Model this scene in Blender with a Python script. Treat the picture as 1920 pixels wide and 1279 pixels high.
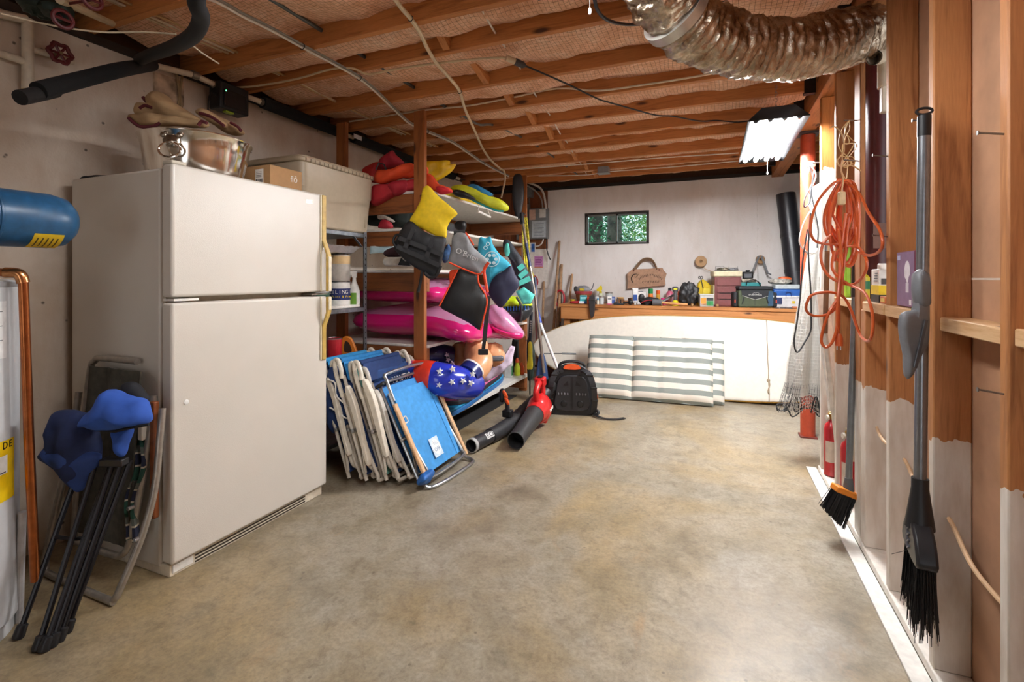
import bpy, bmesh, math, random
from mathutils import Vector, Matrix, noise
V = Vector
PI = math.pi
rnd = random.Random(7)
S = bpy.context.scene
for o in list(bpy.data.objects):
    bpy.data.objects.remove(o)
COL = S.collection

# ---------------------------------------------------------------- camera
CH = 1.28                       # lens height
FP = 920.0                      # focal length in pixels of a 1920 wide frame
YAW = math.atan2(378, FP)
HOR = 520.0
cd = bpy.data.cameras.new('camera')
cam = bpy.data.objects.new('camera', cd)
COL.objects.link(cam)
cam.location = (0, 0, CH)
cam.rotation_euler = (PI / 2, 0, YAW)
cd.sensor_width = 36
cd.lens = FP / 1920 * 36
cd.shift_y = -(639.5 - HOR) / 1920
cd.clip_start = 0.02
S.camera = cam

# ---------------------------------------------------------------- world, exposure
S.view_settings.view_transform = 'Standard'
S.view_settings.look = 'None'
S.view_settings.gamma = 1
S.view_settings.use_curve_mapping = False
S.view_settings.exposure = 0.62
W = bpy.data.worlds.new('sky')
S.world = W
W.use_nodes = True
bg = W.node_tree.nodes['Background']
bg.inputs[0].default_value = (0.90, 0.95, 1.0, 1)
bg.inputs[1].default_value = 1.7
SHOP_POWER = 130.0              # emission of the tubes of the hanging shop light
FILL_POWER = 32.0              # and of the dimmer unseen one, added to fill the near half

# ---------------------------------------------------------------- unprojection of measured points
CT, ST = math.cos(YAW), math.sin(YAW)
def at(px, py, X=None, Y=None, Z=None, d=None):
    t, u = (px - 960) / FP, (HOR - py) / FP
    ray = V((CT * t - ST, ST * t + CT, u))
    if X is not None: k = X / ray.x
    elif Y is not None: k = Y / ray.y
    elif Z is not None: k = (Z - CH) / ray.z
    else: k = d
    return V((0, 0, CH)) + ray * k

# ---------------------------------------------------------------- materials
def lin(c):
    if isinstance(c, str):
        c = c.lstrip('#'); c = [int(c[i:i + 2], 16) / 255 for i in (0, 2, 4)]
    return tuple((x / 12.92 if x <= 0.04045 else ((x + 0.055) / 1.055) ** 2.4) for x in c) + (1,)
MATS = {}
def newmat(name):
    m = bpy.data.materials.new(name); m.use_nodes = True
    nt = m.node_tree
    return m, nt, nt.nodes['Principled BSDF']
def N(nt, t, **kw):
    n = nt.nodes.new(t)
    for k, v in kw.items(): setattr(n, k, v)
    return n
def mapped(nt, scale, coord='Object'):
    tc = N(nt, 'ShaderNodeTexCoord'); mp = N(nt, 'ShaderNodeMapping')
    mp.inputs['Scale'].default_value = scale
    nt.links.new(tc.outputs[coord], mp.inputs[0])
    return mp.outputs[0]
def ntex(nt, vec, scale, detail=3, rough=0.55, dist=0):
    n = N(nt, 'ShaderNodeTexNoise')
    n.inputs['Scale'].default_value = scale; n.inputs['Detail'].default_value = detail
    n.inputs['Roughness'].default_value = rough; n.inputs['Distortion'].default_value = dist
    nt.links.new(vec, n.inputs['Vector'])
    return n.outputs['Fac']
def ramp(nt, fac, stops):
    r = N(nt, 'ShaderNodeValToRGB')
    e = r.color_ramp.elements
    while len(e) < len(stops): e.new(0.5)
    for i, (p, c) in enumerate(stops):
        e[i].position = p; e[i].color = lin(c) if isinstance(c, str) else c
    nt.links.new(fac, r.inputs[0])
    return r.outputs[0]
def mix(nt, fac, a, b, mode='MIX'):
    m = N(nt, 'ShaderNodeMix', data_type='RGBA', blend_type=mode)
    for s, v in ((m.inputs[0], fac), (m.inputs[6], a), (m.inputs[7], b)):
        if isinstance(v, (int, float)): s.default_value = v
        elif isinstance(v, tuple): s.default_value = v
        elif isinstance(v, str): s.default_value = lin(v)
        else: nt.links.new(v, s)
    return m.outputs[2]
def bump(nt, p, h, strength=0.3, dist=0.01):
    b = N(nt, 'ShaderNodeBump')
    b.inputs['Strength'].default_value = strength; b.inputs['Distance'].default_value = dist
    nt.links.new(h, b.inputs['Height']); nt.links.new(b.outputs[0], p.inputs['Normal'])
def M(col, rough=0.5, metal=0.0, var=0.08, bmp=0.0, scale=30, coat=0.0, trans=0.0, alpha=1.0, sheen=0.0):
    """plain painted / plastic / cloth / metal surface with slight procedural variation"""
    key = (col, rough, metal, var, bmp, scale, coat, trans, alpha, sheen)
    if key in MATS: return MATS[key]
    m, nt, p = newmat('surface_' + col.strip('#'))
    vec = mapped(nt, (1, 1, 1))
    f = ntex(nt, vec, scale, 3)
    c = lin(col)
    dk = tuple(x * (1 - var * 1.6) for x in c[:3]) + (1,)
    lt = tuple(min(1, x * (1 + var)) for x in c[:3]) + (1,)
    nt.links.new(ramp(nt, f, [(0.3, dk), (0.7, lt)]), p.inputs['Base Color'])
    p.inputs['Roughness'].default_value = rough
    p.inputs['Metallic'].default_value = metal
    if coat: p.inputs['Coat Weight'].default_value = coat; p.inputs['Coat Roughness'].default_value = 0.1
    if trans: p.inputs['Transmission Weight'].default_value = trans
    if sheen: p.inputs['Sheen Weight'].default_value = sheen
    if alpha < 1: p.inputs['Alpha'].default_value = alpha
    if bmp: bump(nt, p, ntex(nt, vec, scale * 3, 4), bmp, 0.004)
    MATS[key] = m
    return m
def wood(axis, a='#bd7a45', b='#83491f', paint=None, pz=0.78, rough=0.6, key=None):
    k = ('wood', axis, a, b, paint, pz)
    if k in MATS: return MATS[k]
    m, nt, p = newmat('wood_' + axis)
    sc = {'x': (0.6, 9, 9), 'y': (9, 0.6, 9), 'z': (9, 9, 0.6)}[axis]
    vec = mapped(nt, sc)
    g = ntex(nt, vec, 3.2, 5, 0.6, 1.2)
    fine = ntex(nt, mapped(nt, tuple(s * 5 for s in sc)), 5, 2)
    big = ntex(nt, mapped(nt, (1, 1, 1)), 1.6, 2)
    c = ramp(nt, g, [(0.3, b), (0.5, a), (0.72, a)])
    c = mix(nt, 0.25, c, ramp(nt, fine, [(0.35, b), (0.65, a)]))
    c = mix(nt, ramp(nt, big, [(0.35, (0.0, 0, 0, 1)), (0.7, (0.35, .35, .35, 1))]), c, b)
    # knots
    vo = N(nt, 'ShaderNodeTexVoronoi'); vo.inputs['Scale'].default_value = 1.0
    kv = {'x': (2.2, 7, 7), 'y': (7, 2.2, 7), 'z': (7, 7, 2.2)}[axis]
    nt.links.new(mapped(nt, kv), vo.inputs['Vector'])
    c = mix(nt, ramp(nt, vo.outputs['Distance'], [(0.06, (.9, .9, .9, 1)), (0.13, (0, 0, 0, 1))]), c, '#3a1a0c')
    if paint:
        sx = N(nt, 'ShaderNodeSeparateXYZ'); tc = N(nt, 'ShaderNodeTexCoord')
        nt.links.new(tc.outputs['Object'], sx.inputs[0])
        nz = ntex(nt, mapped(nt, (1, 1, 1)), 11, 3)
        ad = N(nt, 'ShaderNodeMath', operation='MULTIPLY_ADD')
        nt.links.new(nz, ad.inputs[0]); ad.inputs[1].default_value = 0.14; ad.inputs[2].default_value = -0.07
        a2 = N(nt, 'ShaderNodeMath', operation='ADD')
        nt.links.new(ad.outputs[0], a2.inputs[0]); nt.links.new(sx.outputs[2], a2.inputs[1])
        lt = N(nt, 'ShaderNodeMath', operation='LESS_THAN'); lt.inputs[1].default_value = pz
        nt.links.new(a2.outputs[0], lt.inputs[0])
        pc = ramp(nt, ntex(nt, mapped(nt, (2, 2, 0.5)), 9, 4), [(0.3, '#cdbfb0'), (0.65, paint)])
        c = mix(nt, lt.outputs[0], c, pc)
    nt.links.new(c, p.inputs['Base Color'])
    p.inputs['Roughness'].default_value = rough
    bump(nt, p, fine, 0.15, 0.003)
    MATS[k] = m
    return m

# ---------------------------------------------------------------- mesh builder
def rotz(a): return Matrix.Rotation(a, 4, 'Z')
def rotx(a): return Matrix.Rotation(a, 4, 'X')
def roty(a): return Matrix.Rotation(a, 4, 'Y')
def T(*p): return Matrix.Translation(V(p) if len(p) == 3 else V(p[0]))
def frame(o, x, y):
    """matrix whose local x / y axes follow the given vectors"""
    x = V(x).normalized(); y = V(y); z = x.cross(y).normalized(); y = z.cross(x)
    return Matrix(((x.x, y.x, z.x, o[0]), (x.y, y.y, z.y, o[1]), (x.z, y.z, z.z, o[2]), (0, 0, 0, 1)))
def spline(pts, n=6, closed=False):
    P = [V(p) for p in pts]; out = []
    m = len(P)
    for i in range(m if closed else m - 1):
        if closed: a, b, c, d = P[i - 1], P[i], P[(i + 1) % m], P[(i + 2) % m]
        else: a, b, c, d = P[max(i - 1, 0)], P[i], P[i + 1], P[min(i + 2, m - 1)]
        for k in range(n):
            t = k / n
            out.append(0.5 * ((2 * b) + (c - a) * t + (2 * a - 5 * b + 4 * c - d) * t * t + (3 * b - a - 3 * c + d) * t ** 3))
    if not closed: out.append(P[-1])
    return out
class MB:
    def __init__(s): s.v = []; s.f = []
    def add(s, vs, fs, m=None):
        k = len(s.v)
        s.v += [(m @ V(p)) if m else V(p) for p in vs]
        s.f += [[i + k for i in f] for f in fs]
        return s
    def box(s, x0, x1, y0, y1, z0, z1, m=None):
        vs = [(x, y, z) for z in (z0, z1) for y in (y0, y1) for x in (x0, x1)]
        return s.add(vs, [(0, 2, 3, 1), (4, 5, 7, 6), (0, 1, 5, 4), (2, 6, 7, 3), (0, 4, 6, 2), (1, 3, 7, 5)], m)
    def beam(s, p, q, w, h, up=(0, 0, 1)):
        p, q = V(p), V(q); x = q - p; L = x.length
        y = V(up).cross(x)
        if y.length < 1e-6: y = V((0, 1, 0))
        return s.box(0, L, -w / 2, w / 2, -h / 2, h / 2, frame(p, x, y))
    def tube(s, pts, r, seg=8, caps=True, closed=False):
        P = [V(p) for p in pts]; n = len(P)
        R = r if isinstance(r, (list, tuple)) else [r] * n
        tang = []
        for i in range(n):
            a = P[(i - 1) % n] if (closed or i > 0) else P[0]
            b = P[(i + 1) % n] if (closed or i < n - 1) else P[-1]
            t = b - a
            tang.append(t.normalized() if t.length > 1e-9 else V((0, 0, 1)))
        u = tang[0].orthogonal().normalized(); vs = []
        for i in range(n):
            u = u - tang[i] * u.dot(tang[i])
            u = u.normalized() if u.length > 1e-6 else tang[i].orthogonal().normalized()
            w = tang[i].cross(u)
            for k in range(seg):
                a = 2 * PI * k / seg
                vs.append(P[i] + (u * math.cos(a) + w * math.sin(a)) * R[i])
        fs = []
        for i in range(n if closed else n - 1):
            j = (i + 1) % n
            for k in range(seg):
                l = (k + 1) % seg
                fs.append((i * seg + k, i * seg + l, j * seg + l, j * seg + k))
        if caps and not closed:
            fs.append(list(range(seg))[::-1]); fs.append([(n - 1) * seg + k for k in range(seg)])
        return s.add(vs, fs)
    def rod(s, p, q, r, seg=12): return s.tube([p, q], r, seg)
    def lathe(s, prof, m=None, seg=24, cap=True):
        vs = []; fs = []; n = len(prof)
        for r, z in prof:
            for k in range(seg):
                a = 2 * PI * k / seg; vs.append((r * math.cos(a), r * math.sin(a), z))
        for i in range(n - 1):
            for k in range(seg):
                l = (k + 1) % seg
                fs.append((i * seg + k, i * seg + l, (i + 1) * seg + l, (i + 1) * seg + k))
        if cap:
            fs.append(list(range(seg))[::-1]); fs.append([(n - 1) * seg + k for k in range(seg)])
        return s.add(vs, fs, m)
    def prism(s, poly, z0, z1, m=None):
        n = len(poly)
        vs = [(x, y, z0) for x, y in poly] + [(x, y, z1) for x, y in poly]
        fs = [list(range(n))[::-1], [n + i for i in range(n)]]
        fs += [(i, (i + 1) % n, n + (i + 1) % n, n + i) for i in range(n)]
        return s.add(vs, fs, m)
    def puff(s, poly, t, m=None, rings=7, pw=2.4, folds=0.0, fs_=9, seed=0, back=1.0, cen=None, disp=None):
        """padded shape over a star-shaped outline"""
        n = len(poly)
        cx = sum(p[0] for p in poly) / n; cy = sum(p[1] for p in poly) / n
        if cen: cx, cy = cen
        vs = []; fs = []
        def z_at(q, side, x, y):
            z = t * (1 - q ** pw) ** (1 / 2.0) if q < 1 else 0
            if side < 0: z *= back
            if folds: z += folds * (noise.noise(V((x * fs_, y * fs_, seed))) ) * (1 if q < .99 else .6) * side
            z *= side
            d = disp(x, y) if disp else 0
            return z + d
        def ring(q, side): 
            o = []
            for x, y in poly:
                X, Y = cx + (x - cx) * q, cy + (y - cy) * q
                o.append((X, Y, z_at(q, side, X, Y)))
            return o
        qs = [1 - (i / rings) ** 1.6 for i in range(rings)]          # 1 .. >0
        vs += ring(1, 1)
        fr = [0]
        for q in qs[1:]: fr.append(len(vs)); vs += ring(q, 1)
        vs.append((cx, cy, z_at(0, 1, cx, cy))); cf = len(vs) - 1
        br = [0]
        for q in qs[1:]: br.append(len(vs)); vs += ring(q, -1)
        vs.append((cx, cy, z_at(0, -1, cx, cy))); cb = len(vs) - 1
        for i in range(n):
            j = (i + 1) % n
            for a, b in zip(fr, fr[1:]): fs.append((a + i, a + j, b + j, b + i))
            fs.append((fr[-1] + i, fr[-1] + j, cf))
            for a, b in zip(br, br[1:]): fs.append((a + j, a + i, b + i, b + j))
            fs.append((br[-1] + j, br[-1] + i, cb))
        return s.add(vs, fs, m)
    def sheet(s, fn, nu, nv, th=0.003, m=None):
        """solid thin sheet from fn(u,v) -> point"""
        g = [[V(fn(i / nu, j / nv)) for j in range(nv + 1)] for i in range(nu + 1)]
        vs = []; idx = {}
        for i in range(nu + 1):
            for j in range(nv + 1):
                du = g[min(i + 1, nu)][j] - g[max(i - 1, 0)][j]; dv = g[i][min(j + 1, nv)] - g[i][max(j - 1, 0)]
                nn = du.cross(dv); nn = nn.normalized() if nn.length > 1e-9 else V((0, 0, 1))
                idx[i, j] = len(vs); vs.append(g[i][j] + nn * th / 2); vs.append(g[i][j] - nn * th / 2)
        fs = []
        for i in range(nu):
            for j in range(nv):
                a, b, c, d = idx[i, j], idx[i + 1, j], idx[i + 1, j + 1], idx[i, j + 1]
                fs.append((a, b, c, d)); fs.append((d + 1, c + 1, b + 1, a + 1))
        for i in range(nu):
            for j, flip in ((0, 0), (nv, 1)):
                a, b = idx[i, j], idx[i + 1, j]
                fs.append((a, a + 1, b + 1, b) if not flip else (b, b + 1, a + 1, a))
        for j in range(nv):
            for i, flip in ((0, 1), (nu, 0)):
                a, b = idx[i, j], idx[i, j + 1]
                fs.append((a, a + 1, b + 1, b) if not flip else (b, b + 1, a + 1, a))
        return s.add(vs, fs, m)
    def blob(s, c, r, nu=20, nv=12, amp=0.0, sc=4, seed=0, m=None, fn=None):
        vs = []; fs = []
        for j in range(nv + 1):
            th = PI * j / nv
            for i in range(nu):
                ph = 2 * PI * i / nu
                n = V((math.sin(th) * math.cos(ph), math.sin(th) * math.sin(ph), math.cos(th)))
                k = 1 + (amp * noise.noise(n * sc + V((seed, seed * 2, 0))) if amp else 0)
                if fn: k *= fn(n)
                vs.append((c[0] + n.x * r[0] * k, c[1] + n.y * r[1] * k, c[2] + n.z * r[2] * k))
        for j in range(nv):
            for i in range(nu):
                k = (i + 1) % nu
                fs.append((j * nu + i, (j + 1) * nu + i, (j + 1) * nu + k, j * nu + k))
        return s.add(vs, fs, m)
    def build(s, name, mat, parent=None, world=False, bevel=0, sharp=35, segs=2, solid=True, mats=None, mfn=None):
        vs = s.v
        if parent is not None and world:
            inv = chain(parent).inverted(); vs = [inv @ p for p in vs]
        me = bpy.data.meshes.new(name)
        me.from_pydata([tuple(p) for p in vs], [], s.f)
        bm = bmesh.new(); bm.from_mesh(me)
        bmesh.ops.remove_doubles(bm, verts=bm.verts, dist=1e-6)
        bmesh.ops.recalc_face_normals(bm, faces=bm.faces)
        bm.to_mesh(me); bm.free()
        for p in me.polygons: p.use_smooth = True
        me.set_sharp_from_angle(angle=math.radians(sharp))
        me.materials.append(mat)
        if mats:
            for x in mats: me.materials.append(x)
            for p in me.polygons: p.material_index = mfn(p.center, p.normal)
        o = bpy.data.objects.new(name, me); COL.objects.link(o)
        if parent is not None: o.parent = parent
        if bevel:
            b = o.modifiers.new('bevel', 'BEVEL'); b.width = bevel; b.segments = segs; b.limit_method = 'ANGLE'; b.angle_limit = math.radians(40)
        return o
def chain(o):
    m = o.matrix_basis.copy()
    while o.parent is not None:
        o = o.parent; m = o.matrix_basis @ m
    return m
def tag(o, label, cat, group=None, kind=None):
    if label: o['label'] = label
    if cat: o['category'] = cat
    if group: o['group'] = group
    if kind: o['kind'] = kind
    return o
def thing(name, label, cat, loc=(0, 0, 0), rot=None, group=None):
    o = bpy.data.objects.new(name, None); COL.objects.link(o)
    o.empty_display_size = 0.05
    if rot is not None: o.matrix_basis = T(*loc) @ rot
    else: o.location = loc
    return tag(o, label, cat, group)
def struct(o): o['kind'] = 'structure'; return o
def dup(root, loc=None, mat=None, label=None):
    def cp(o, par):
        c = o.copy(); COL.objects.link(c); c.parent = par
        for ch in [x for x in bpy.data.objects if x.parent == o]: cp(ch, c)
        return c
    r = cp(root, None)
    if mat is not None: r.matrix_basis = mat
    elif loc is not None: r.location = loc
    if label: r['label'] = label
    return r
def arc_text(body, size, m, mat, parent, name='lettering', world=True, depth=0.0006, align='CENTER', bold=0.0, shear=0, sx=1.0):
    cu = bpy.data.curves.new(name, 'FONT')
    cu.body = body; cu.size = size; cu.extrude = depth; cu.align_x = align; cu.align_y = 'CENTER'
    cu.offset = bold; cu.shear = shear; cu.resolution_u = 2
    t = bpy.data.objects.new(name, cu)
    me = bpy.data.meshes.new_from_object(t)
    bpy.data.objects.remove(t)
    mm = m @ Matrix.Diagonal((sx, 1, 1, 1))
    if world and parent is not None: mm = chain(parent).inverted() @ mm
    me.transform(mm)
    me.materials.clear(); me.materials.append(mat)
    o = bpy.data.objects.new(name, me); COL.objects.link(o); o.parent = parent
    return o
def rrect(w, h, r, n=5, cx=0, cy=0):
    out = []
    for (sx, sy, a0) in ((1, 1, 0), (-1, 1, 90), (-1, -1, 180), (1, -1, 270)):
        for k in range(n + 1):
            a = math.radians(a0 + 90 * k / n)
            out.append((cx + sx * (w / 2 - r) + r * math.cos(a), cy + sy * (h / 2 - r) + r * math.sin(a)))
    return out
def star(r, r2=0.42, n=5, rot=PI / 2):
    return [((r if i % 2 == 0 else r * r2) * math.cos(rot + PI * i / n), (r if i % 2 == 0 else r * r2) * math.sin(rot + PI * i / n)) for i in range(2 * n)]
def dense(poly, k=4):
    out = []
    for i in range(len(poly)):
        a, b = poly[i], poly[(i + 1) % len(poly)]
        for j in range(k): out.append((a[0] + (b[0] - a[0]) * j / k, a[1] + (b[1] - a[1]) * j / k))
    return out
def smooth2(poly, n=4): return [(p.x, p.y) for p in spline([(x, y, 0) for x, y in poly], n, True)]

white_paint = M('#e9e4dc', 0.5)
black_pl = M('#17171a', 0.45)
steel = M('#b9bcc0', 0.3, 1.0)
galv = M('#8b9096', 0.42, 0.85, var=0.2)
nail_m = M('#8a8580', 0.4, 0.9)
# ================================================================ STRUCTURE
ZJ, ZTOP = 2.51, 2.72
XL, YB = -2.92, 6.42
XR = 0.64
# --- floor
m, nt, p = newmat('concrete_floor')
vec = mapped(nt, (1, 1, 1))
big = ntex(nt, vec, 0.75, 5, 0.6, 0.6)
mid = ntex(nt, vec, 3.4, 6, 0.65, 0.4)
fine = ntex(nt, vec, 60, 4, 0.7)
c = ramp(nt, mid, [(0.28, '#776b58'), (0.43, '#978b76'), (0.6, '#a79d8c'), (0.8, '#90856f')])
tan = ramp(nt, big, [(0.46, (0, 0, 0, 1)), (0.66, (0.75, .75, .75, 1))])
c = mix(nt, tan, c, '#b1945f')
st = ntex(nt, mapped(nt, (1.3, 0.8, 1)), 2.1, 6, 0.7, 1.0)
c = mix(nt, ramp(nt, st, [(0.62, (0, 0, 0, 1)), (0.74, (0.4, .4, .4, 1))]), c, '#b0834f')
dk = ntex(nt, mapped(nt, (1, 1, 1)), 1.5, 6, 0.7, 0.3)
c = mix(nt, ramp(nt, dk, [(0.52, (0, 0, 0, 1)), (0.7, (.6, .6, .6, 1))]), c, '#72674f')
mott = ntex(nt, vec, 14, 9, 0.75, 0.5)
c = mix(nt, 0.8, c, ramp(nt, mott, [(0.3, (.42, .40, .36, 1)), (0.48, (.86, .86, .86, 1)), (0.62, (1.0, 1.0, 1.0, 1)), (0.75, (1, 1, 1, 1))]), 'MULTIPLY')
c = mix(nt, ramp(nt, fine, [(0.3, (.45, .45, .45, 1)), (0.6, (0, 0, 0, 1))]), c, '#5f5646')
sp = N(nt, 'ShaderNodeTexVoronoi'); sp.inputs['Scale'].default_value = 9
nt.links.new(vec, sp.inputs['Vector'])
c = mix(nt, ramp(nt, sp.outputs['Distance'], [(0.03, (.7, .7, .7, 1)), (0.07, (0, 0, 0, 1))]), c, '#5d5142')
# hairline cracks
cr = N(nt, 'ShaderNodeTexVoronoi', feature='DISTANCE_TO_EDGE'); cr.inputs['Scale'].default_value = 0.55
wv = N(nt, 'ShaderNodeVectorMath', operation='ADD')
nn = N(nt, 'ShaderNodeTexNoise'); nn.inputs['Scale'].default_value = 3
nt.links.new(vec, nn.inputs['Vector']); nt.links.new(nn.outputs['Color'], wv.inputs[0]); nt.links.new(vec, wv.inputs[1])
nt.links.new(wv.outputs[0], cr.inputs['Vector'])
c = mix(nt, ramp(nt, cr.outputs['Distance'], [(0.0, (.12, .12, .12, 1)), (0.004, (0, 0, 0, 1))]), c, '#5a4c3b')
nt.links.new(c, p.inputs['Base Color'])
r_ = ramp(nt, mid, [(0.3, (0.33, .33, .33, 1)), (0.7, (0.5, .5, .5, 1))])
nt.links.new(r_, p.inputs['Roughness'])
bump(nt, p, fine, 0.12, 0.003)
struct(MB().box(-3.07, 2.3, -3.4, YB + .15, -0.12, 0).build('floor', m))

# --- painted concrete for the walls
def wallmat(name, base, stain, amt, specks, zs=1.0, mott=0.4):
    m, nt, p = newmat(name)
    vec = mapped(nt, (1, 1, 1))
    n1 = ntex(nt, mapped(nt, (1, 1, 0.7)), 1.1, 5, 0.6, 0.5)
    n2 = ntex(nt, mapped(nt, (1, 1, 0.35)), 6, 5, 0.7, 0.2)
    n3 = ntex(nt, vec, 90, 3)
    c = ramp(nt, n2, [(0.25, stain), (0.6, base)])
    c = mix(nt, 1 - mott, c, base)
    c = mix(nt, ramp(nt, n1, [(0.36, (0, 0, 0, 1)), (0.68, (amt, amt, amt, 1))]), c, stain)
    vo = N(nt, 'ShaderNodeTexVoronoi'); vo.inputs['Scale'].default_value = 11
    vo.inputs['Randomness'].default_value = 1
    nt.links.new(vec, vo.inputs['Vector'])
    c = mix(nt, ramp(nt, vo.outputs['Distance'], [(0.05, (specks, specks, specks, 1)), (0.10, (0, 0, 0, 1))]), c, '#3a2f26')
    nt.links.new(c, p.inputs['Base Color'])
    p.inputs['Roughness'].default_value = 0.7
    bump(nt, p, mix(nt, 0.5, n2, n3), 0.35, 0.008)
    return m
wl = struct(MB().box(XL - .15, XL, -3.4, YB + .15, 0, 2.47).build('wall_left', wallmat('painted_concrete_left', '#e4dccf', '#a88a6b', 0.7, 0.8)))
# back wall with the window opening
wa, wb = at(1096, 460, Y=YB), at(1217, 394, Y=YB)
WX0, WX1, WZ0, WZ1 = wa.x, wb.x, wa.z, wb.z
mb = MB()
mb.box(XL, WX0, YB, YB + .15, 0, 2.47).box(WX1, 2.3, YB, YB + .15, 0, 2.47)
mb.box(WX0, WX1, YB, YB + .15, 0, WZ0).box(WX0, WX1, YB, YB + .15, WZ1, 2.47)
wback = struct(mb.build('wall_back', wallmat('painted_concrete_back', '#e9e6e4', '#cfc6bd', 0.35, 0.12, mott=0.5)))
# form-board ridges left in the paint of the back wall
for px in (1117, 1213, 1312, 1420):
    x = at(px, 420, Y=YB).x
    z0 = WZ1 + .03 if WX0 < x < WX1 else 0.95
    MB().box(x - .004, x + .004, YB - .004, YB + .002, z0, 2.46).build('form_ridge', M('#e4e0dc', 0.7), wback)
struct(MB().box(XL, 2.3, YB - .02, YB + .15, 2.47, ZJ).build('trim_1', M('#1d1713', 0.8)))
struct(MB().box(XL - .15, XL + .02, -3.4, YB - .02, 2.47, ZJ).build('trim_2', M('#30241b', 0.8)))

struct(MB().box(XL - .15, XL - .105, -3.4, YB + .15, ZJ, ZTOP).build('trim_4', M('#5a3a22', .8)))
struct(MB().box(XL - .105, 2.3, YB + .10, YB + .15, ZJ, ZTOP).build('trim_5', M('#5a3a22', .8)))
# unseen wall added behind the camera, its opening shaped to limit rear daylight
struct(MB().box(XL, -.5, -3.4, -3.3, 0, ZTOP).box(1.9, 2.3, -3.4, -3.3, 0, ZTOP).box(-.5, 1.9, -3.4, -3.3, 2.35, ZTOP).build('wall_front_added', M('#b9a894', .8)))
# --- ceiling: subfloor with joists, insulation and bridging as its pieces
ceil = struct(MB().box(XL - .15, 2.3, -3.4, YB + .15, ZTOP, ZTOP + .04).build('ceiling', M('#6b4526', 0.8)))
JY = [0.55, 1.02, 1.46, 2.0, 2.34, 2.84, 3.27, 3.74, 4.2, 4.57, 5.05, 5.53, 6.0]
jm = wood('x', '#cb8649', '#8f5325')
for i, y in enumerate(JY):
    mb = MB().box(XL - .1, 0.62, y, y + .04, ZJ + rnd.uniform(-.006, .006), ZTOP)
    mb.build('joist', jm, ceil, bevel=.003, segs=1)
# joists behind the girder
for i, y in enumerate(JY[4:]):
    MB().box(0.745, 2.3, y + .05, y + .09, ZJ, ZTOP).build('joist', jm, ceil)
girder = MB().box(0.622, 0.742, -1.2, YB, 2.44, ZTOP).build('girder', wood('y', '#b9773f', '#7d4720'), ceil, bevel=.003)
hm = M('#2b2623', 0.5, 0.6)
for y in JY[6:]:
    MB().box(0.555, 0.6215, y - .004, y + .0, ZJ - .012, ZJ + .11).box(0.555, 0.6215, y + .04, y + .044, ZJ - .012, ZJ + .11).box(.555, .6215, y - .004, y + .044, ZJ - .016, ZJ - .008).build('joist_hanger', hm, ceil)
# insulation batts with black netting
m, nt, p = newmat('insulation_batt')
vec = mapped(nt, (1, 1, 1))
f1 = ntex(nt, vec, 5, 5, 0.7, 0.6); f2 = ntex(nt, vec, 40, 4, 0.7)
c = ramp(nt, f1, [(0.3, '#d6a17c'), (0.5, '#f0c4a2'), (0.7, '#f8dcc2')])
c = mix(nt, ramp(nt, f2, [(0.35, (.45, .45, .45, 1)), (0.6, (0, 0, 0, 1))]), c, '#b98058')
wx = N(nt, 'ShaderNodeVectorMath', operation='MULTIPLY_ADD')
nq = N(nt, 'ShaderNodeTexNoise'); nq.inputs['Scale'].default_value = 4
nt.links.new(vec, nq.inputs['Vector']); nt.links.new(nq.outputs['Color'], wx.inputs[0])
wx.inputs[1].default_value = (.03, .03, .03); nt.links.new(vec, wx.inputs[2])
br = N(nt, 'ShaderNodeTexBrick', offset=0.0)
br.inputs['Scale'].default_value = 1.0; br.inputs['Brick Width'].default_value = 0.024; br.inputs['Row Height'].default_value = 0.024
br.inputs['Mortar Size'].default_value = 0.0008; br.inputs['Mortar Smooth'].default_value = 0.2
nt.links.new(wx.outputs[0], br.inputs['Vector'])
c = mix(nt, br.outputs['Fac'], c, '#74462a')
nt.links.new(c, p.inputs['Base Color']); p.inputs['Roughness'].default_value = 0.95
bump(nt, p, f2, 0.5, 0.01)
batt_m = m
ys = [-.5] + JY + [YB]
for i in range(len(ys) - 1):
    y0, y1 = ys[i] + (.041 if i else 0), ys[i + 1] - .001
    if y1 < 0.3: continue
    mb = MB(); nx, ny = 70, 6
    def fn(u, v, y0=y0, y1=y1, i=i):
        x = XL + .02 + u * (0.62 - XL - .04); y = y0 + v * (y1 - y0)
        sag = 0.05 * math.sin(PI * v)
        z = 2.603 - sag * (0.7 + 0.6 * noise.noise(V((x * 1.3, i * 3.1, 0)))) + 0.03 * noise.noise(V((x * 4, y * 6, i))) + .012 * noise.noise(V((x * 12, y * 12, i)))
        return (x, y, z)
    mb.sheet(fn, nx, ny, 0.01)
    mb.build('insulation_batt', batt_m, ceil)
# diagonal bridging in each bay
bm_ = wood('y', '#cf8b4e', '#95582a')
for a, b in zip(JY[3:], JY[4:]):
    MB().beam((-1.34 + rnd.uniform(-.02, .02), a + .04, ZTOP - .03), (-1.34, b, ZJ + .03), .04, .06).build('bridging', bm_, ceil)

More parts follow.
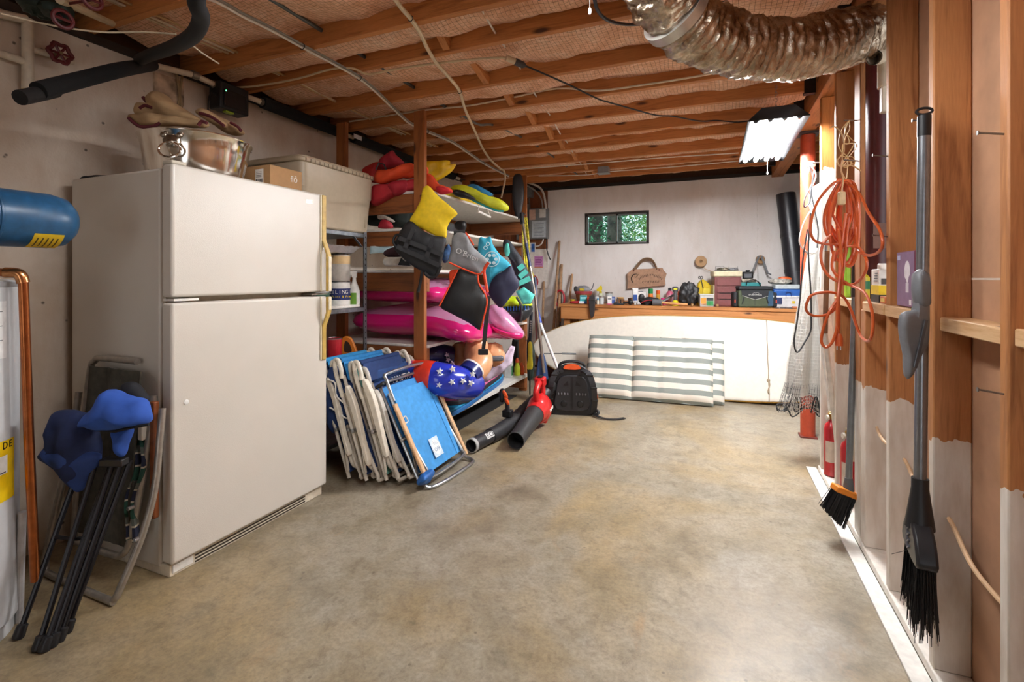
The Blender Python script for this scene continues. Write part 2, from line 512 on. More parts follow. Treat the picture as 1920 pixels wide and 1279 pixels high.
# --- right hand stud wall
sheath = M('#b98c6c', 0.85, var=0.1, bmp=0.2, scale=8)
mb = MB()
for (z0, z1) in ((0, 1.272), (1.278, 2.44)):
    mb.box(.737, .752, -3.4, 2.36, z0, z1)
mb.box(.737, .75, 2.362, 3.72, 0.045, 1.12)
wr = struct(mb.build('wall_right', sheath))
smat = wood('z', '#bf834f', '#89522b', paint='#eae3da', pz=.78)
smat2 = wood('z', '#cb8440', '#935323', paint='#f2ede6', pz=1.98)
STUDS = [(0.70, .045, 2.44, .038, smat), (1.11, .045, 2.44, .038, smat), (1.509, .045, 2.44, .038, smat), (1.933, .045, 2.44, .038, smat), (2.354, .045, 2.44, .038, smat),
         (2.69, .045, 1.13, .068, smat), (2.77, .045, 2.44, .10, smat), (3.265, .045, 2.44, .038, smat), (3.68, .045, 2.44, .045, smat2)]
for y, z0, z1, th, mm in STUDS:
    MB().box(XR, .736 if y != 2.77 else .662, y, y + th, z0, z1).build('stud', mm, wr, bevel=.004, segs=1)
pine = wood('y', '#e0bb8e', '#bb8855', rough=.5)
for (y0, y1, zt, x0, tl) in ((1.548, 1.93, 1.155, .655, .0), (1.972, 2.352, 1.17, .625, 0), (2.394, 2.688, 1.17, .63, 0), (2.872, 3.262, 1.17, .63, 0), (1.15, 1.507, 1.16, .65, 0)):
    MB().box(x0, .736, y0, y1, zt - .042, zt).build('blocking', pine, wr, bevel=.003, segs=1)
MB().box(XR - .005, .736, -.5, 3.75, .012, .045).build('sill_plate', M('#e9e2d8', .55, bmp=.1), wr, bevel=.003)
struct(MB().box(.574, XR - .006, -.5, 3.80, 0, .012).build('trim_3', M('#ece8e0', .55, bmp=.1), bevel=.002))
# nails on the studs
for px, py, y in ((1757, 0, 0),):
    pass
def nail(p, L=.06, parent=wr, ang=.15):
    MB().rod(p, (p[0] - L, p[1] - .004, p[2] + L * ang), .0026, 6).lathe([(.006, -.001), (.006, .001)], T(p[0] - L, p[1] - .004, p[2] + L * ang) @ roty(PI / 2), 8).build('nail', nail_m, parent)
for y, z in ((1.528, 1.62), (1.95, 1.775), (2.373, 1.76), (2.373, 1.44), (1.528, 1.0)):
    nail((XR + .01, y, z))
# cable threaded through holes near the foot of the studs
cb = MB()
pts = [(.70, 1.2, .42), (.69, 1.52, .44), (.66, 1.72, .48), (.68, 1.95, .53), (.665, 2.15, .55), (.69, 2.37, .57), (.67, 2.55, .585), (.69, 2.72, .60)]
tag(MB().tube(spline(pts, 6), .0065, 8).build('electrical_cable', M('#d9b48c', .5)), 'tan cable threaded through holes low in the right hand studs', 'cable')

# --- wall beyond the stud wall and staircase underside
struct(MB().box(1.9, 2.0, 2.3, YB, 0, ZTOP).build('wall_stair', M('#8a7a6c', .8)))

# ================================================================ WINDOW
win = struct(MB().box(WX0, WX1, YB + .02, YB + .09, WZ0, WZ0 + .02).box(WX0, WX1, YB + .02, YB + .09, WZ1 - .025, WZ1).box(WX0, WX0 + .02, YB + .02, YB + .09, WZ0 + .02, WZ1 - .025).box(WX1 - .02, WX1, YB + .02, YB + .09, WZ0 + .02, WZ1 - .025).build('window_1', M('#3c3733', .4, .3)))
xm = (WX0 + WX1) / 2
fm = M('#8f9490', .35, .6)
gm, nt, p = newmat('window_glass')
p.inputs['Base Color'].default_value = (.72, .93, .92, 1); p.inputs['Transmission Weight'].default_value = 1; p.inputs['Roughness'].default_value = 0.02; p.inputs['IOR'].default_value = 1.05
for (x0, x1, yo) in ((WX0 + .02, xm + .015, .035), (xm - .015, WX1 - .02, .06)):
    z0, z1 = WZ0 + .02, WZ1 - .025
    f = MB().box(x0, x1, YB + yo, YB + yo + .02, z0, z0 + .02).box(x0, x1, YB + yo, YB + yo + .02, z1 - .02, z1).box(x0, x0 + .022, YB + yo, YB + yo + .02, z0, z1).box(x1 - .022, x1, YB + yo, YB + yo + .02, z0, z1).build('sash', fm, win)
    MB().box(x0 + .02, x1 - .02, YB + yo + .008, YB + yo + .012, z0 + .018, z1 - .018).build('pane', gm, f)
# outside
gz = 1.15
struct(MB().box(-9, 6, YB + .16, 16, gz - .2, gz).build('ground', M('#4a5a35', .9, var=.3, bmp=.5, scale=3)))
leafm = [M('#4f8a62', .6, var=.4, scale=4), M('#7fb08c', .6, var=.4, scale=4), M('#3f6f52', .6, var=.4, scale=4), M('#93b56a', .6, var=.4, scale=4)]
bark = M('#4b443c', .9, var=.4, bmp=.6, scale=12)
def tree(x, y, r, lean, crown, n, mi, label, seed):
    R = random.Random(seed)
    t = thing('tree', label, 'tree', (x, y, gz), group=None)
    MB().tube([(0, 0, -.05), (lean * .3, 0, 1.2), (lean, .1, 3.2), (lean * 1.4, .1, 4.5)], [r * 1.25, r, r * .85, r * .6], 12).build('trunk', bark, t)
    mb = MB()
    for k in range(n):
        c = V((R.gauss(0, crown), R.gauss(0, crown * .6), R.uniform(-.1, 3.2)))
        s = R.uniform(.02, .05); q = Matrix.Rotation(R.uniform(0, 6.28), 4, V((R.gauss(0, 1), R.gauss(0, 1), R.gauss(0, 1))))
        mb.add([(-s, 0, 0), (0, -s * .5, .01), (s, 0, 0), (0, s * .5, .01)], [(0, 1, 2, 3)], T(c) @ q)
    o = mb.build('foliage', leafm[mi], t)
    o['kind'] = 'stuff'
tree(-2.1, 9.2, .13, .12, .34, 5000, 0, 'leafy tree with bending trunk seen in the left window pane', 1)
tree(-1.49, 8.0, .11, .0, .14, 500, 2, 'thick dark trunk seen in the middle of the basement window', 2)
tree(-2.6, 14, .12, .2, 1.3, 24000, 1, 'pale green tree farthest beyond the basement window', 3)
tree(-1.2, 10.4, .08, .15, .34, 5000, 3, 'yellow green tree seen in the right window pane', 4)
# ================================================================ SHOP LIGHTS
def shop_light(loc, label, rz, power):
    tube_m, nt, p = newmat('fluorescent_tube')
    p.inputs['Base Color'].default_value = (1, 1, 1, 1)
    p.inputs['Emission Color'].default_value = (.965, .98, 1, 1); p.inputs['Emission Strength'].default_value = power
    t = thing('shop_light', label, 'lamp', loc, rotz(rz))       # origin: centre of the open face, long axis y
    L, wb, wt, h = 0.62, .17, .09, .075
    def quad(w0, z0, w1, z1, y):
        return [(-w0 , y, z0), (w0, y, z0), (w1, y, z1), (-w1, y, z1)]
    mb = MB(); th = .006
    a = quad(wb, 0, wt, h, -L) + quad(wb, 0, wt, h, L)
    # sloping sides, top and ends as thin plates
    mb.add(a, [(3, 2, 6, 7)]); mb.add(a, [(0, 3, 7, 4)]); mb.add(a, [(1, 5, 6, 2)]); mb.add(a, [(0, 1, 2, 3)]); mb.add(a, [(4, 7, 6, 5)])
    o = mb.build('housing', M('#1c1c1e', .5), t, sharp=10)
    sd = o.modifiers.new('thick', 'SOLIDIFY'); sd.thickness = .004; sd.offset = 1
    MB().box(-.09, .09, -.12, .12, h + .001, h + .03).build('ballast_cover', M('#232325', .5), t, bevel=.004)
    mb = MB()
    for k in range(9):
        x0 = -.2 + .4 * k / 8
    prof = [(-.162, .004), (-.12, .045), (-.085, .012), (-.043, .055), (0, .012), (.043, .055), (.085, .012), (.12, .045), (.162, .004)]
    mb.sheet(lambda u, v: (prof[round(u * 8)][0], -L + .01 + v * (2 * L - .02), prof[round(u * 8)][1] + .008), 8, 1, .002)
    mb.build('reflector', M('#f4f4f2', .3), t, sharp=10)
    for x in (-.12, -.04, .04, .12):
        tb = MB().rod((x, -L + .05, .012), (x, L - .05, .012), .0165, 14).build('tube_lamp', tube_m, t)
        for s in (-1, 1):
            MB().rod((x, s * (L - .05), .012), (x, s * (L - .025), .012), .017, 14).build('end_cap', steel, tb)
    ztop = ZJ - loc[2] - .005
    for yy in (-.5, .5):
        mb = MB()
        z = h + .004; k = 0
        while z < ztop:
            a = [(0.007 * math.cos(i * PI / 4), yy, z + .012 + .014 * math.sin(i * PI / 4)) if k % 2 else (0, yy + .007 * math.cos(i * PI / 4), z + .012 + .014 * math.sin(i * PI / 4)) for i in range(8)]
            mb.tube(a, .0016, 4, closed=True); z += .021; k += 1
        mb.build('chain', nail_m, t)
    mb = MB().rod((.05, L - .02, 0), (.05, L - .02, -.09), .0012, 5).lathe([(.004, -.012), (.007, 0), (.004, .012)], T(.05, L - .02, -.1), 8)
    mb.build('pull_cord', white_paint, t)
    return t
c0 = at(1453, 236, Z=2.26)
shop_light(((at(1388, 310, Z=2.26).x + at(1458, 309, Z=2.26).x + at(1410, 235, Z=2.26).x + at(1505, 228, Z=2.26).x) / 4, 4.05, 2.26), 'four tube black fluorescent shop light hanging on chains from the joists', 0, SHOP_POWER)
shop_light((-.5, 1.3, 2.425), 'unseen second fluorescent shop light added to brighten the near half of the basement', 0, FILL_POWER)  # added fill fixture above the near floor, out of view

# ================================================================ FRIDGE
FX, FY0, FY1, FH = -2.11, 1.367, 2.263, 1.763
fr = thing('refrigerator', 'tall off white top freezer refrigerator with yellowed handles', 'refrigerator', (-2.5, 1.8, 0))
fm1, nt, p = newmat('fridge_enamel')
vec = mapped(nt, (1, 1, 1)); f = ntex(nt, vec, 260, 2)
nt.links.new(ramp(nt, ntex(nt, vec, 2, 3), [(.3, '#cfc8bc'), (.7, '#d6cfc4')]), p.inputs['Base Color'])
p.inputs['Roughness'].default_value = .32
bump(nt, p, f, .22, .002)
MB().box(-2.85, -2.195, FY0 + .006, FY1 - .006, .03, FH - .012).build('cabinet', fm1, fr, True, bevel=.012)
MB().box(-2.195, -2.178, FY0 + .018, FY1 - .018, .08, FH - .02).build('gasket', M('#c3b8a4', .7), fr, True)
ZS = 1.183
dz = {}
for nm, z0, z1 in (('freezer_door', ZS + .012, FH), ('fridge_door', .062, ZS - .012)):
    dz[nm] = MB().box(-2.178, FX, FY0, FY1, z0, z1).build(nm, fm1, fr, True, bevel=.012, segs=3)
MB().box(-2.83, -2.14, FY0 + .01, FY1 - .01, 0.0, .052).build('base_grille', M('#ddd2bd', .5), fr, True, bevel=.004)
mb = MB()
for z in (.012, .026, .040):
    mb.box(-2.1405, -2.1375, FY0 + .12, FY1 - .14, z - .003, z + .003)
mb.build('grille_slot', M('#3a2f22', .8), fr, True)
MB().box(-2.15, -2.135, FY0 + .02, FY0 + .11, .012, .05).build('caster_cover', M('#e9e6df', .5), fr, True, bevel=.003)
# hinges
MB().box(-2.19, -2.125, FY0 + .01, FY0 + .075, FH + .0005, FH + .018).build('hinge_cover', M('#cfc6b4', .5), fr, True, bevel=.006)
MB().box(-2.185, -2.115, FY0 + .012, FY0 + .12, ZS - .005, ZS + .005).build('hinge_plate', M('#efece4', .4), fr, True)
MB().box(-2.185, -2.10, FY1 - .13, FY1 - .005, ZS - .004, ZS + .004).build('latch_plate', M('#8c8578', .35, .7), fr, True)
# handles with yellowed back plates
gold = M('#c3a254', .45, var=.12)
cream = M('#e2d6b8', .4)
def handle(door, zs, zg0, zg1, zend, up):
    y = FY1 - .045
    # zs: outer end, zg0..zg1: the grip loop, zend: end at the split
    s = 1 if up else -1
    pts = [(FX + .012, zs), (FX + .012, zg0), (FX + .05, zg0 - s * .09), (FX + .05, zend), (FX + .034, zend), (FX + .034, zg0 - s * .085), (FX + .001, zg0 - s * .0), (FX + .001, zs)]
    m = Matrix(((1, 0, 0, 0), (0, 0, 1, 0), (0, 1, 0, 0), (0, 0, 0, 1)))    # local (x,y,z)->(x,z,y)
    o = MB().prism(pts, y - .002, y + .028, m).build('handle', gold, door, True, bevel=.003)
    MB().box(FX + .046, FX + .056, y - .008, y + .02, min(zg0 - s * .10, zend), max(zg0 - s * .10, zend)).build('grip', cream, o, True, bevel=.004) if False else None
    MB().box(FX + .0005, FX + .008, y - .012, y - .003, min(zs, zend), max(zs, zend)).build('trim_strip', cream, door, True, bevel=.002)
    MB().box(FX + .0495, FX + .0555, y + .002, y + .024, min(zg0 - s * .1, zend), max(zg0 - s * .1, zend)).build('grip_face', cream, door, True, bevel=.003)
    return o
handle(dz['freezer_door'], FH - .005, 1.50, 0, ZS + .016, True)
handle(dz['fridge_door'], .80, .99, 0, ZS - .016, False)
bp = at(574, 377, X=FX + .001)
mb = MB(); bw = .05
for (y0, y1, z0, z1) in ((0, bw, 0, .003), (0, bw, .017, .02), (0, .003, 0, .02), (bw - .003, bw, 0, .02), (.008, bw - .008, .008, .012)):
    mb.box(FX - .001, FX + .0015, bp.y + y0, bp.y + y1, bp.z + z0 - .01, bp.z + z1 - .01)
mb.build('badge', M('#b9b4a8', .3, .6), dz['freezer_door'], True)
hp = at(349, 754, X=FX)
MB().lathe([(.011, 0), (.011, .003), (.006, .005)], T(hp) @ roty(PI / 2), 14).build('hole_plug', M('#f6f4ee', .35), dz['fridge_door'], True)
# power cord over the top
mb = MB()
pts = [(-2.885, 1.42, .9), (-2.885, 1.42, 1.5), (-2.88, 1.42, 1.74), (-2.84, 1.45, 1.776), (-2.76, 1.47, 1.775), (-2.66, 1.5, 1.772), (-2.55, 1.50, 1.772)]
mb.tube(spline(pts, 6), .006, 8).lathe([(.004, -.03), (.012, -.02), (.012, .03), (.006, .045)], T(-2.53, 1.5, 1.776) @ roty(PI / 2), 10).build('power_cord', black_pl, fr, True)['label'] = 'black power cord'

# ================================================================ ON TOP OF THE FRIDGE
chrome, nt, p = newmat('polished_steel')
p.inputs['Metallic'].default_value = 1; p.inputs['Base Color'].default_value = (.82, .78, .72, 1); p.inputs['Roughness'].default_value = .13
bump(nt, p, ntex(nt, mapped(nt, (1, 1, .12)), 9, 2), .25, .02)
TB = V((-2.46, 1.72, FH + .001))
tub = thing('beverage_tub', 'shiny steel party tub with lion head ring handle standing on the refrigerator', 'tub', TB)
prof = [(.195, 0), (.205, .004), (.212, .018), (.232, .13), (.244, .195), (.252, .203), (.254, .21), (.248, .214), (.238, .206), (.226, .13), (.206, .022), (.19, .016)]
MB().lathe(prof, Matrix.Diagonal((1, 1, 1, 1)), 64).build('bowl', chrome, tub, sharp=50)
ang = math.atan2(-TB.y, -TB.x) - .42
hd = rotz(ang)
mb = MB()
mb.blob((.243, 0, .150), (.012, .036, .03), 16, 12, .3, 9)
for s in (-1, 1): mb.blob((.247, s * .034, .178), (.009, .014, .014), 10, 8)
mb.blob((.258, 0, .142), (.012, .018, .014), 10, 8)
mb2 = MB(); mb2.add(mb.v, mb.f, hd); lion = mb2.build('lion_head', M('#a79c8e', .28, 1.0), tub)
mb = MB(); pts = [(.256 + .012 * math.cos(a / 2) ** 2, .046 * math.sin(a), .105 - .036 * math.cos(a)) for a in [i * 2 * PI / 20 for i in range(20)]]
mb.tube([hd @ V(q) for q in pts], .006, 8, closed=True).build('ring_handle', chrome, lion)
beige = M('#b5956d', .85, var=.12, bmp=.15, scale=14); maroon = M('#5e2027', .8)
def cloth(name, label, c, rx, ry, h, peak, seed, tilt, group=None):
    t = thing(name, label, 'cushion cover', c, tilt)
    def fn(u, v):
        x = (u - .5) * 2; y = (v - .5) * 2
        rr = min(1, math.hypot(x, y) if True else 0)
        z = h * max(0, 1 - (x * x * .7 + y * y)) + peak * math.exp(-((x + .35) ** 2 + (y) ** 2) * 9)
        z += .035 * noise.noise(V((x * 2.6, y * 2.6, seed))) + .02 * abs(noise.noise(V((x * 5, y * 5, seed + 3))))
        return (x * rx, y * ry, z)
    o = MB().sheet(fn, 26, 26, .006).build('panel', beige, t, sharp=60)
    ed = [fn(i / 20, 0) for i in range(21)] + [fn(1, i / 20) for i in range(1, 21)] + [fn(1 - i / 20, 1) for i in range(1, 21)] + [fn(0, 1 - i / 20) for i in range(1, 20)]
    MB().tube(ed, .008, 6, closed=True).build('maroon_trim', maroon, t)
    return t
cardb = M('#b28a5e', .8, var=.05, bmp=.1)
bx = thing('cardboard_box', 'small brown cardboard box on the refrigerator beside the steel tub', 'box', (-2.34, 2.08, FH + .001))
MB().box(-2.45, -2.25, 1.985, 2.21, FH + .001, 1.90).build('carton', cardb, bx, True, bevel=.002)
MB().box(-2.44, -2.26, 2.08, 2.115, 1.9002, 1.9008).build('tape', M('#c7a06f', .3), bx, True)
MB().box(-2.36, -2.30, 1.983, 1.9848, 1.80, 1.88).build('address_label', M('#ece9e4', .6), bx, True)
mb = MB()
for i in range(9): mb.box(-2.354 + i * .006, -2.354 + i * .006 + rnd.uniform(.001, .004), 1.982, 1.983, 1.805, 1.825)
for i in range(4): mb.box(-2.352, -2.312, 1.982, 1.983, 1.836 + i * .009, 1.838 + i * .009)
mb.build('barcode', black_pl, bx, True)
arc_text('fl\u014d', .05, frame((-2.2494, 2.15, 1.845), (0, 1, 0), (0, 0, 1)), white_paint, bx)

# ================================================================ METAL SHELF UNIT + TOTE
SX0, SX1, SY0, SY1 = -2.82, -2.36, 2.30, 2.935
ms = thing('metal_shelf', 'grey slotted steel shelf unit between refrigerator and wooden rack', 'shelf', ((SX0 + SX1) / 2, (SY0 + SY1) / 2, 0))
holes = M('#26282b', .8)
for x, sx in ((SX0, 1), (SX1, -1)):
    for y, sy in ((SY0, 1), (SY1, -1)):
        po = MB().box(min(x, x + sx * .034), max(x, x + sx * .034), min(y, y + sy * .002), max(y, y + sy * .002), 0, 1.61).box(min(x, x + sx * .002), max(x, x + sx * .002), min(y, y + sy * .034), max(y, y + sy * .034), 0, 1.61).build('post', galv, ms, True)
        mb = MB()
        for k in range(38):
            z = .05 + k * .041
            mb.box(min(x - sx * .0008, x + sx * .0025), max(x - sx * .0008, x + sx * .0025), y + sy * .012, y + sy * .02, z, z + .012) if sy > 0 else mb.box(min(x - sx * .0008, x + sx * .0025), max(x - sx * .0008, x + sx * .0025), y - .02, y - .012, z, z + .012)
        mb.build('slot_row', holes, po, True)
MSZ = [1.60, 1.062, .715, .16]
for z in MSZ:
    MB().box(SX0 + .003, SX1 - .003, SY0 + .003, SY1 - .003, z - .03, z).build('shelf_board', galv, ms, True, bevel=.003)
for y in (SY0 + .006, SY1 - .006):
    MB().beam((SX0 + .01, y, .75), (SX1 - .02, y, .25), .003, .02).build('cross_brace', M('#3b3d40', .5, .6), ms, True)
MB().beam((SX1 - .006, SY1 - .05, 1.50), (SX1 - .006, SY1 - .14, 1.57), .003, .02, (1, 0, 0)).build('gusset', galv, ms, True)
tote_m = M('#bcae96', .4, var=.03)
TX0, TX1, TY0, TY1 = -2.86, -2.335, 2.29, 3.0
tt = thing('storage_tote', 'large tan plastic storage tote with lid on top of metal shelf unit', 'tote', ((TX0 + TX1) / 2, (TY0 + TY1) / 2, 1.601))
cxy = ((TX0 + TX1) / 2, (TY0 + TY1) / 2); w, l = TX1 - TX0, TY1 - TY0
mb = MB(); rings = []
for z, k in ((1.601, .86), (1.612, .9), (1.84, .955), (1.85, .975), (2.0, .99)):
    rings.append([(cxy[0] + x, cxy[1] + y, z) for x, y in rrect(w * k, l * k, .05, 5)])
n = len(rings[0]); vs = [p_ for r in rings for p_ in r]
fs = [(i * n + k, i * n + (k + 1) % n, (i + 1) * n + (k + 1) % n, (i + 1) * n + k) for i in range(4) for k in range(n)] + [list(range(n))[::-1], [4 * n + k for k in range(n)]]
mb.add(vs, fs).build('body', tote_m, tt, True, bevel=.004)
MB().prism(rrect(w * 1.03, l * 1.03, .06, 6, *cxy), 2.0, 2.028).prism(rrect(w * .93, l * .95, .05, 6, *cxy), 2.028, 2.045).build('lid', M('#b3a48a', .4, var=.04), tt, True, bevel=.006)
mb = MB()
for k in range(18):
    y = TY0 + .03 + k * (l - .06) / 17
    mb.box(TX1 + .006, TX1 + .0085, y - .003, y + .003, 2.0, 2.02)
mb.build('lid_notch', M('#6f6350', .6), tt, True)
mb = MB()
mb.tube(spline([(TX1 - .018, TY0 + .06, 1.93), (TX1 - .016, TY0 + .10, 1.925), (TX1 - .017, TY0 + .12, 1.90), (TX1 - .018, TY1 - .14, 1.895), (TX1 - .020, TY1 - .1, 1.87), (TX1 - .024, TY1 - .09, 1.64)], 5), .004, 6).build('moulded_ridge', M('#a39478', .45), tt, True)

# --- things on the metal shelf
def can(name, label, loc, r, h, body, bands=(), lid=steel, cat='paint can', rot=0):
    t = thing(name, label, cat, loc, rotz(rot))
    MB().lathe([(r * .97, 0), (r, .004), (r, h - .006), (r * .98, h)], None, 24).build('body', body, t, bevel=0)
    MB().lathe([(r * 1.015, h - .007), (r * 1.02, h), (r * .93, h + .002), (r * .9, h - .002)], None, 24).build('rim', lid, t)
    for (z0, z1, mm, nm) in bands:
        MB().lathe([(r + .0006, z0), (r + .0012, z0), (r + .0012, z1), (r + .0006, z1)], None, 24, cap=False).build(nm, mm, t)
    return t
z1 = MSZ[1] + .001
pa = thing('paint_tray_liner', 'white plastic liner lying under the paint cans', 'tray', (-2.47, 2.74, z1))
MB().prism(rrect(.2, .30, .03), 0, .022).build('liner', M('#eeeae2', .4), pa, bevel=.006)
cpx = V((-2.47, 2.775, z1 + .0225))
navy = M('#1d2a66', .4)
cc = can('paint_can', 'white and navy can of ceiling paint on middle metal shelf', cpx, .072, .165, M('#ece9e4', .35), ((.035, .115, navy, 'navy_band'),))
def wrap_text(body, size, c, r, z, a0, mat, parent, da=None, flip=False, sx=.9):
    """letters set one by one round an upright cylinder, centred on azimuth a0"""
    da = da or size * .62 / r
    n = len(body); me_all = MB()
    for i, ch in enumerate(body):
        if ch == ' ': continue
        a = a0 + (i - (n - 1) / 2) * da
        pos = V((c[0] + r * math.cos(a), c[1] + r * math.sin(a), z))
        m = frame(pos, (-math.sin(a), math.cos(a), 0), (0, 0, 1))
        o = arc_text(ch, size, m, mat, None, world=False, sx=sx)
        me = o.data
        me_all.add([v.co.copy() for v in me.vertices], [list(p.vertices) for p in me.polygons])
        bpy.data.objects.remove(o)
    return me_all.build('lettering', mat, parent, parent is not None)
a0 = math.atan2(-cpx.y, -cpx.x) + .12
wrap_text('CEILING PAINT', .041, cpx, .0735, cpx.z + .09, a0 + .55, white_paint, cc, .33)
wrap_text('Paint & Primer', .022, cpx, .0735, cpx.z + .058, a0 + .25, M('#f2cf2e', .4), cc, .17)
wrap_text('ZINSSER', .018, cpx, .0735, cpx.z + .135, a0 + .55, M('#20306e', .4), cc, .17) if False else None
can('paint_can', 'upside down grey and beige can stacked on the ceiling paint', cpx + V((0, 0, .169)), .07, .185, M('#b3aca3', .5), ((.12, .178, M('#c9a877', .6), 'beige_band'),))
can('paint_can', 'white labelled can with green foot standing nearest the refrigerator door', (-2.50, 2.60, z1 + .0225), .07, .30, M('#dcdad8', .4), ((0, .09, M('#3f6b58', .5), 'green_band'), (.1, .17, M('#2b2f36', .5), 'dark_band')))
def foil_tray():
    t = thing('roller_tray', 'crinkled foil paint roller tray lying on top of the cans', 'tray', (-2.50, 2.68, z1 + .383))
    def fn(u, v):
        x = (u - .5) * .26; y = (v - .5) * .40
        e = max(abs(u - .5), abs(v - .5)) * 2
        z = .05 * max(0, (e - .75) / .25) + .006 * noise.noise(V((x * 40, y * 40, 0))) + .004
        return (x, y, z)
    MB().sheet(fn, 26, 36, .002).build('foil', M('#cfcfcc', .35, .6, bmp=.4), t, sharp=20)
    return t
foil_tray()
rl = thing('paint_roller', 'beige roller sleeve lying in the foil tray', 'roller', (-2.46, 2.66, z1 + .415))
MB().lathe([(.006, -.1), (.024, -.098), (.026, 0), (.024, .098), (.006, .1)], rotz(.5) @ rotx(1.45), 16).build('sleeve', M('#cbb594', .9, bmp=.3), rl)
sb = thing('spray_bottle', 'white trigger spray bottle with green label on metal shelf', 'bottle', (-2.415, 2.862, z1), rotz(YAW))
mb = MB(); rr = []
for z, a, b in ((0, .036, .026), (.008, .04, .03), (.12, .04, .03), (.15, .03, .025), (.19, .014, .014), (.215, .013, .013)):
    rr.append((z, a, b))
sg = 20; vs = [(a * math.cos(2 * PI * k / sg), b * math.sin(2 * PI * k / sg), z) for z, a, b in rr for k in range(sg)]
mb.add(vs, [(i * sg + k, i * sg + (k + 1) % sg, (i + 1) * sg + (k + 1) % sg, (i + 1) * sg + k) for i in range(len(rr) - 1) for k in range(sg)] + [list(range(sg))[::-1]])
mb.build('body', M('#ecebe6', .35), sb)
MB().prism([(-.03, .215), (.016, .215), (.016, .235), (.02, .262), (-.045, .262), (-.05, .245), (-.03, .24), (-.04, .20), (-.033, .198), (-.022, .235), (-.03, .235)][0:1] + [(.016, .215), (.02, .262), (-.045, .262), (-.05, .246), (-.03, .242), (-.042, .20), (-.034, .197), (-.02, .235), (-.014, .215)], -.009, .009, rotx(PI / 2)).build('trigger_head', M('#f2f1ed', .35), sb)
lb = MB(); k0, k1 = 11, 17
vs = [(.0408 * math.cos(2 * PI * k / sg), .0308 * math.sin(2 * PI * k / sg), z) for z in (.02, .105) for k in range(k0, k1 + 1)]
nl = k1 - k0 + 1
lb.add(vs, [(i, i + 1, nl + i + 1, nl + i) for i in range(nl - 1)])
lo = lb.build('green_label', M('#6fa53a', .4), sb)
z2 = MSZ[2] + .001
can('paint_can', 'small red and white paint can on the lower metal shelf', (-2.45, 2.70, z2), .05, .14, M('#b3202a', .35), ((.012, .10, M('#e9e6e2', .5), 'white_band'),) if False else ())
rc = thing('caulk_gun', 'orange plastic handled tool beside the small red can', 'tool', (-2.44, 2.83, z2), rotz(YAW))
MB().prism(smooth2([(-.06, 0), (.06, 0), (.055, .05), (.02, .125), (-.03, .135), (-.05, .09)], 4), -.016, .016, rotx(PI / 2)).build('handle_body', M('#e0852a', .4), rc, bevel=.006)
MB().prism(smooth2([(-.025, .03), (.028, .03), (.01, .09), (-.02, .1)], 4), -.0168, .0168, rotx(PI / 2)).build('hand_hole', M('#3a2a1e', .6), rc)

# ================================================================ WATER HEATER CORNER
wh = thing('water_heater', 'pale grey water heater tank at the left edge with yellow energy label', 'water heater', (-2.515, .775, 0))
whm = M('#c2c3c4', .35, var=.03)
R = .25
MB().lathe([(R - .01, 0), (R - .01, .05), (R, .055), (R, 1.255), (R - .008, 1.268), (R - .05, 1.275), (0.001, 1.28)], None, 64).build('tank', whm, wh)
MB().lathe([(R + .001, 1.245), (R + .004, 1.25), (R + .004, 1.26), (R, 1.265)], None, 64, cap=False).build('top_band', M('#9b9c9e', .4), wh)
def patch(a0, a1, z0, z1, mat, name, dr=.0008, n=16):
    vs = [((R + dr) * math.cos(a0 + (a1 - a0) * i / n), (R + dr) * math.sin(a0 + (a1 - a0) * i / n), z) for z in (z0, z1) for i in range(n + 1)]
    return MB().add(vs, [(i, i + 1, n + 2 + i, n + 1 + i) for i in range(n)]).build(name, mat, wh)
D = math.radians
zc = lambda py: CH - (py - HOR) * 1.72 / FP
patch(D(-25), D(37), zc(672), zc(565), M('#e4e3e2', .6), 'instruction_sheet')
mb = MB()
yel = M('#f2c90c', .5)
patch(D(-28), D(47), zc(942), zc(828), yel, 'energy_label')
patch(D(-28), D(38), zc(890), zc(856), M('#efeeea', .5), 'white_panel', .0014)
for i in range(9):
    z = zc(585 + i * 9)
    patch(D(-22), D(33 - (i % 3) * 4), z, z + .003, M('#6c6c6c', .7), 'print_line', .0015)
patch(D(-28), D(36), zc(888), zc(886), black_pl, 'print_line', .002)
wrap_text('ENERGYGUIDE', .036, (-2.515, .775), R + .0016, zc(838), D(12), black_pl, wh, D(5.9))
cop = M('#b0683c', .28, .95, var=.12)
cpth = spline([(-2.42, .82, 1.30), (-2.34, .90, 1.298), (-2.29, .944, 1.295)], 4) + spline([(-2.283, .95, 1.29), (-2.278, .955, 1.275), (-2.278, .957, 1.25)], 4) + [V((-2.285, .975, .7)), V((-2.296, .998, .17))]
pp = MB().tube(cpth, .0145, 14).build('relief_pipe', cop, wh, True, sharp=60)
MB().tube(spline([(-2.315, .922, 1.297), (-2.285, .948, 1.292), (-2.278, .957, 1.26)], 5), .0185, 14).build('elbow', M('#c98a58', .25, .95), pp, True, sharp=60)
MB().rod((-2.42, .82, 1.27), (-2.42, .82, 1.325), .022, 14).build('relief_valve', M('#9a7a45', .35, .9), wh, True)
MB().rod(at(36, 1166, Z=.0), at(42, 960, d=1.80), .012, 10).build('drain_pipe', M('#c9c9c9', .35), wh, True)

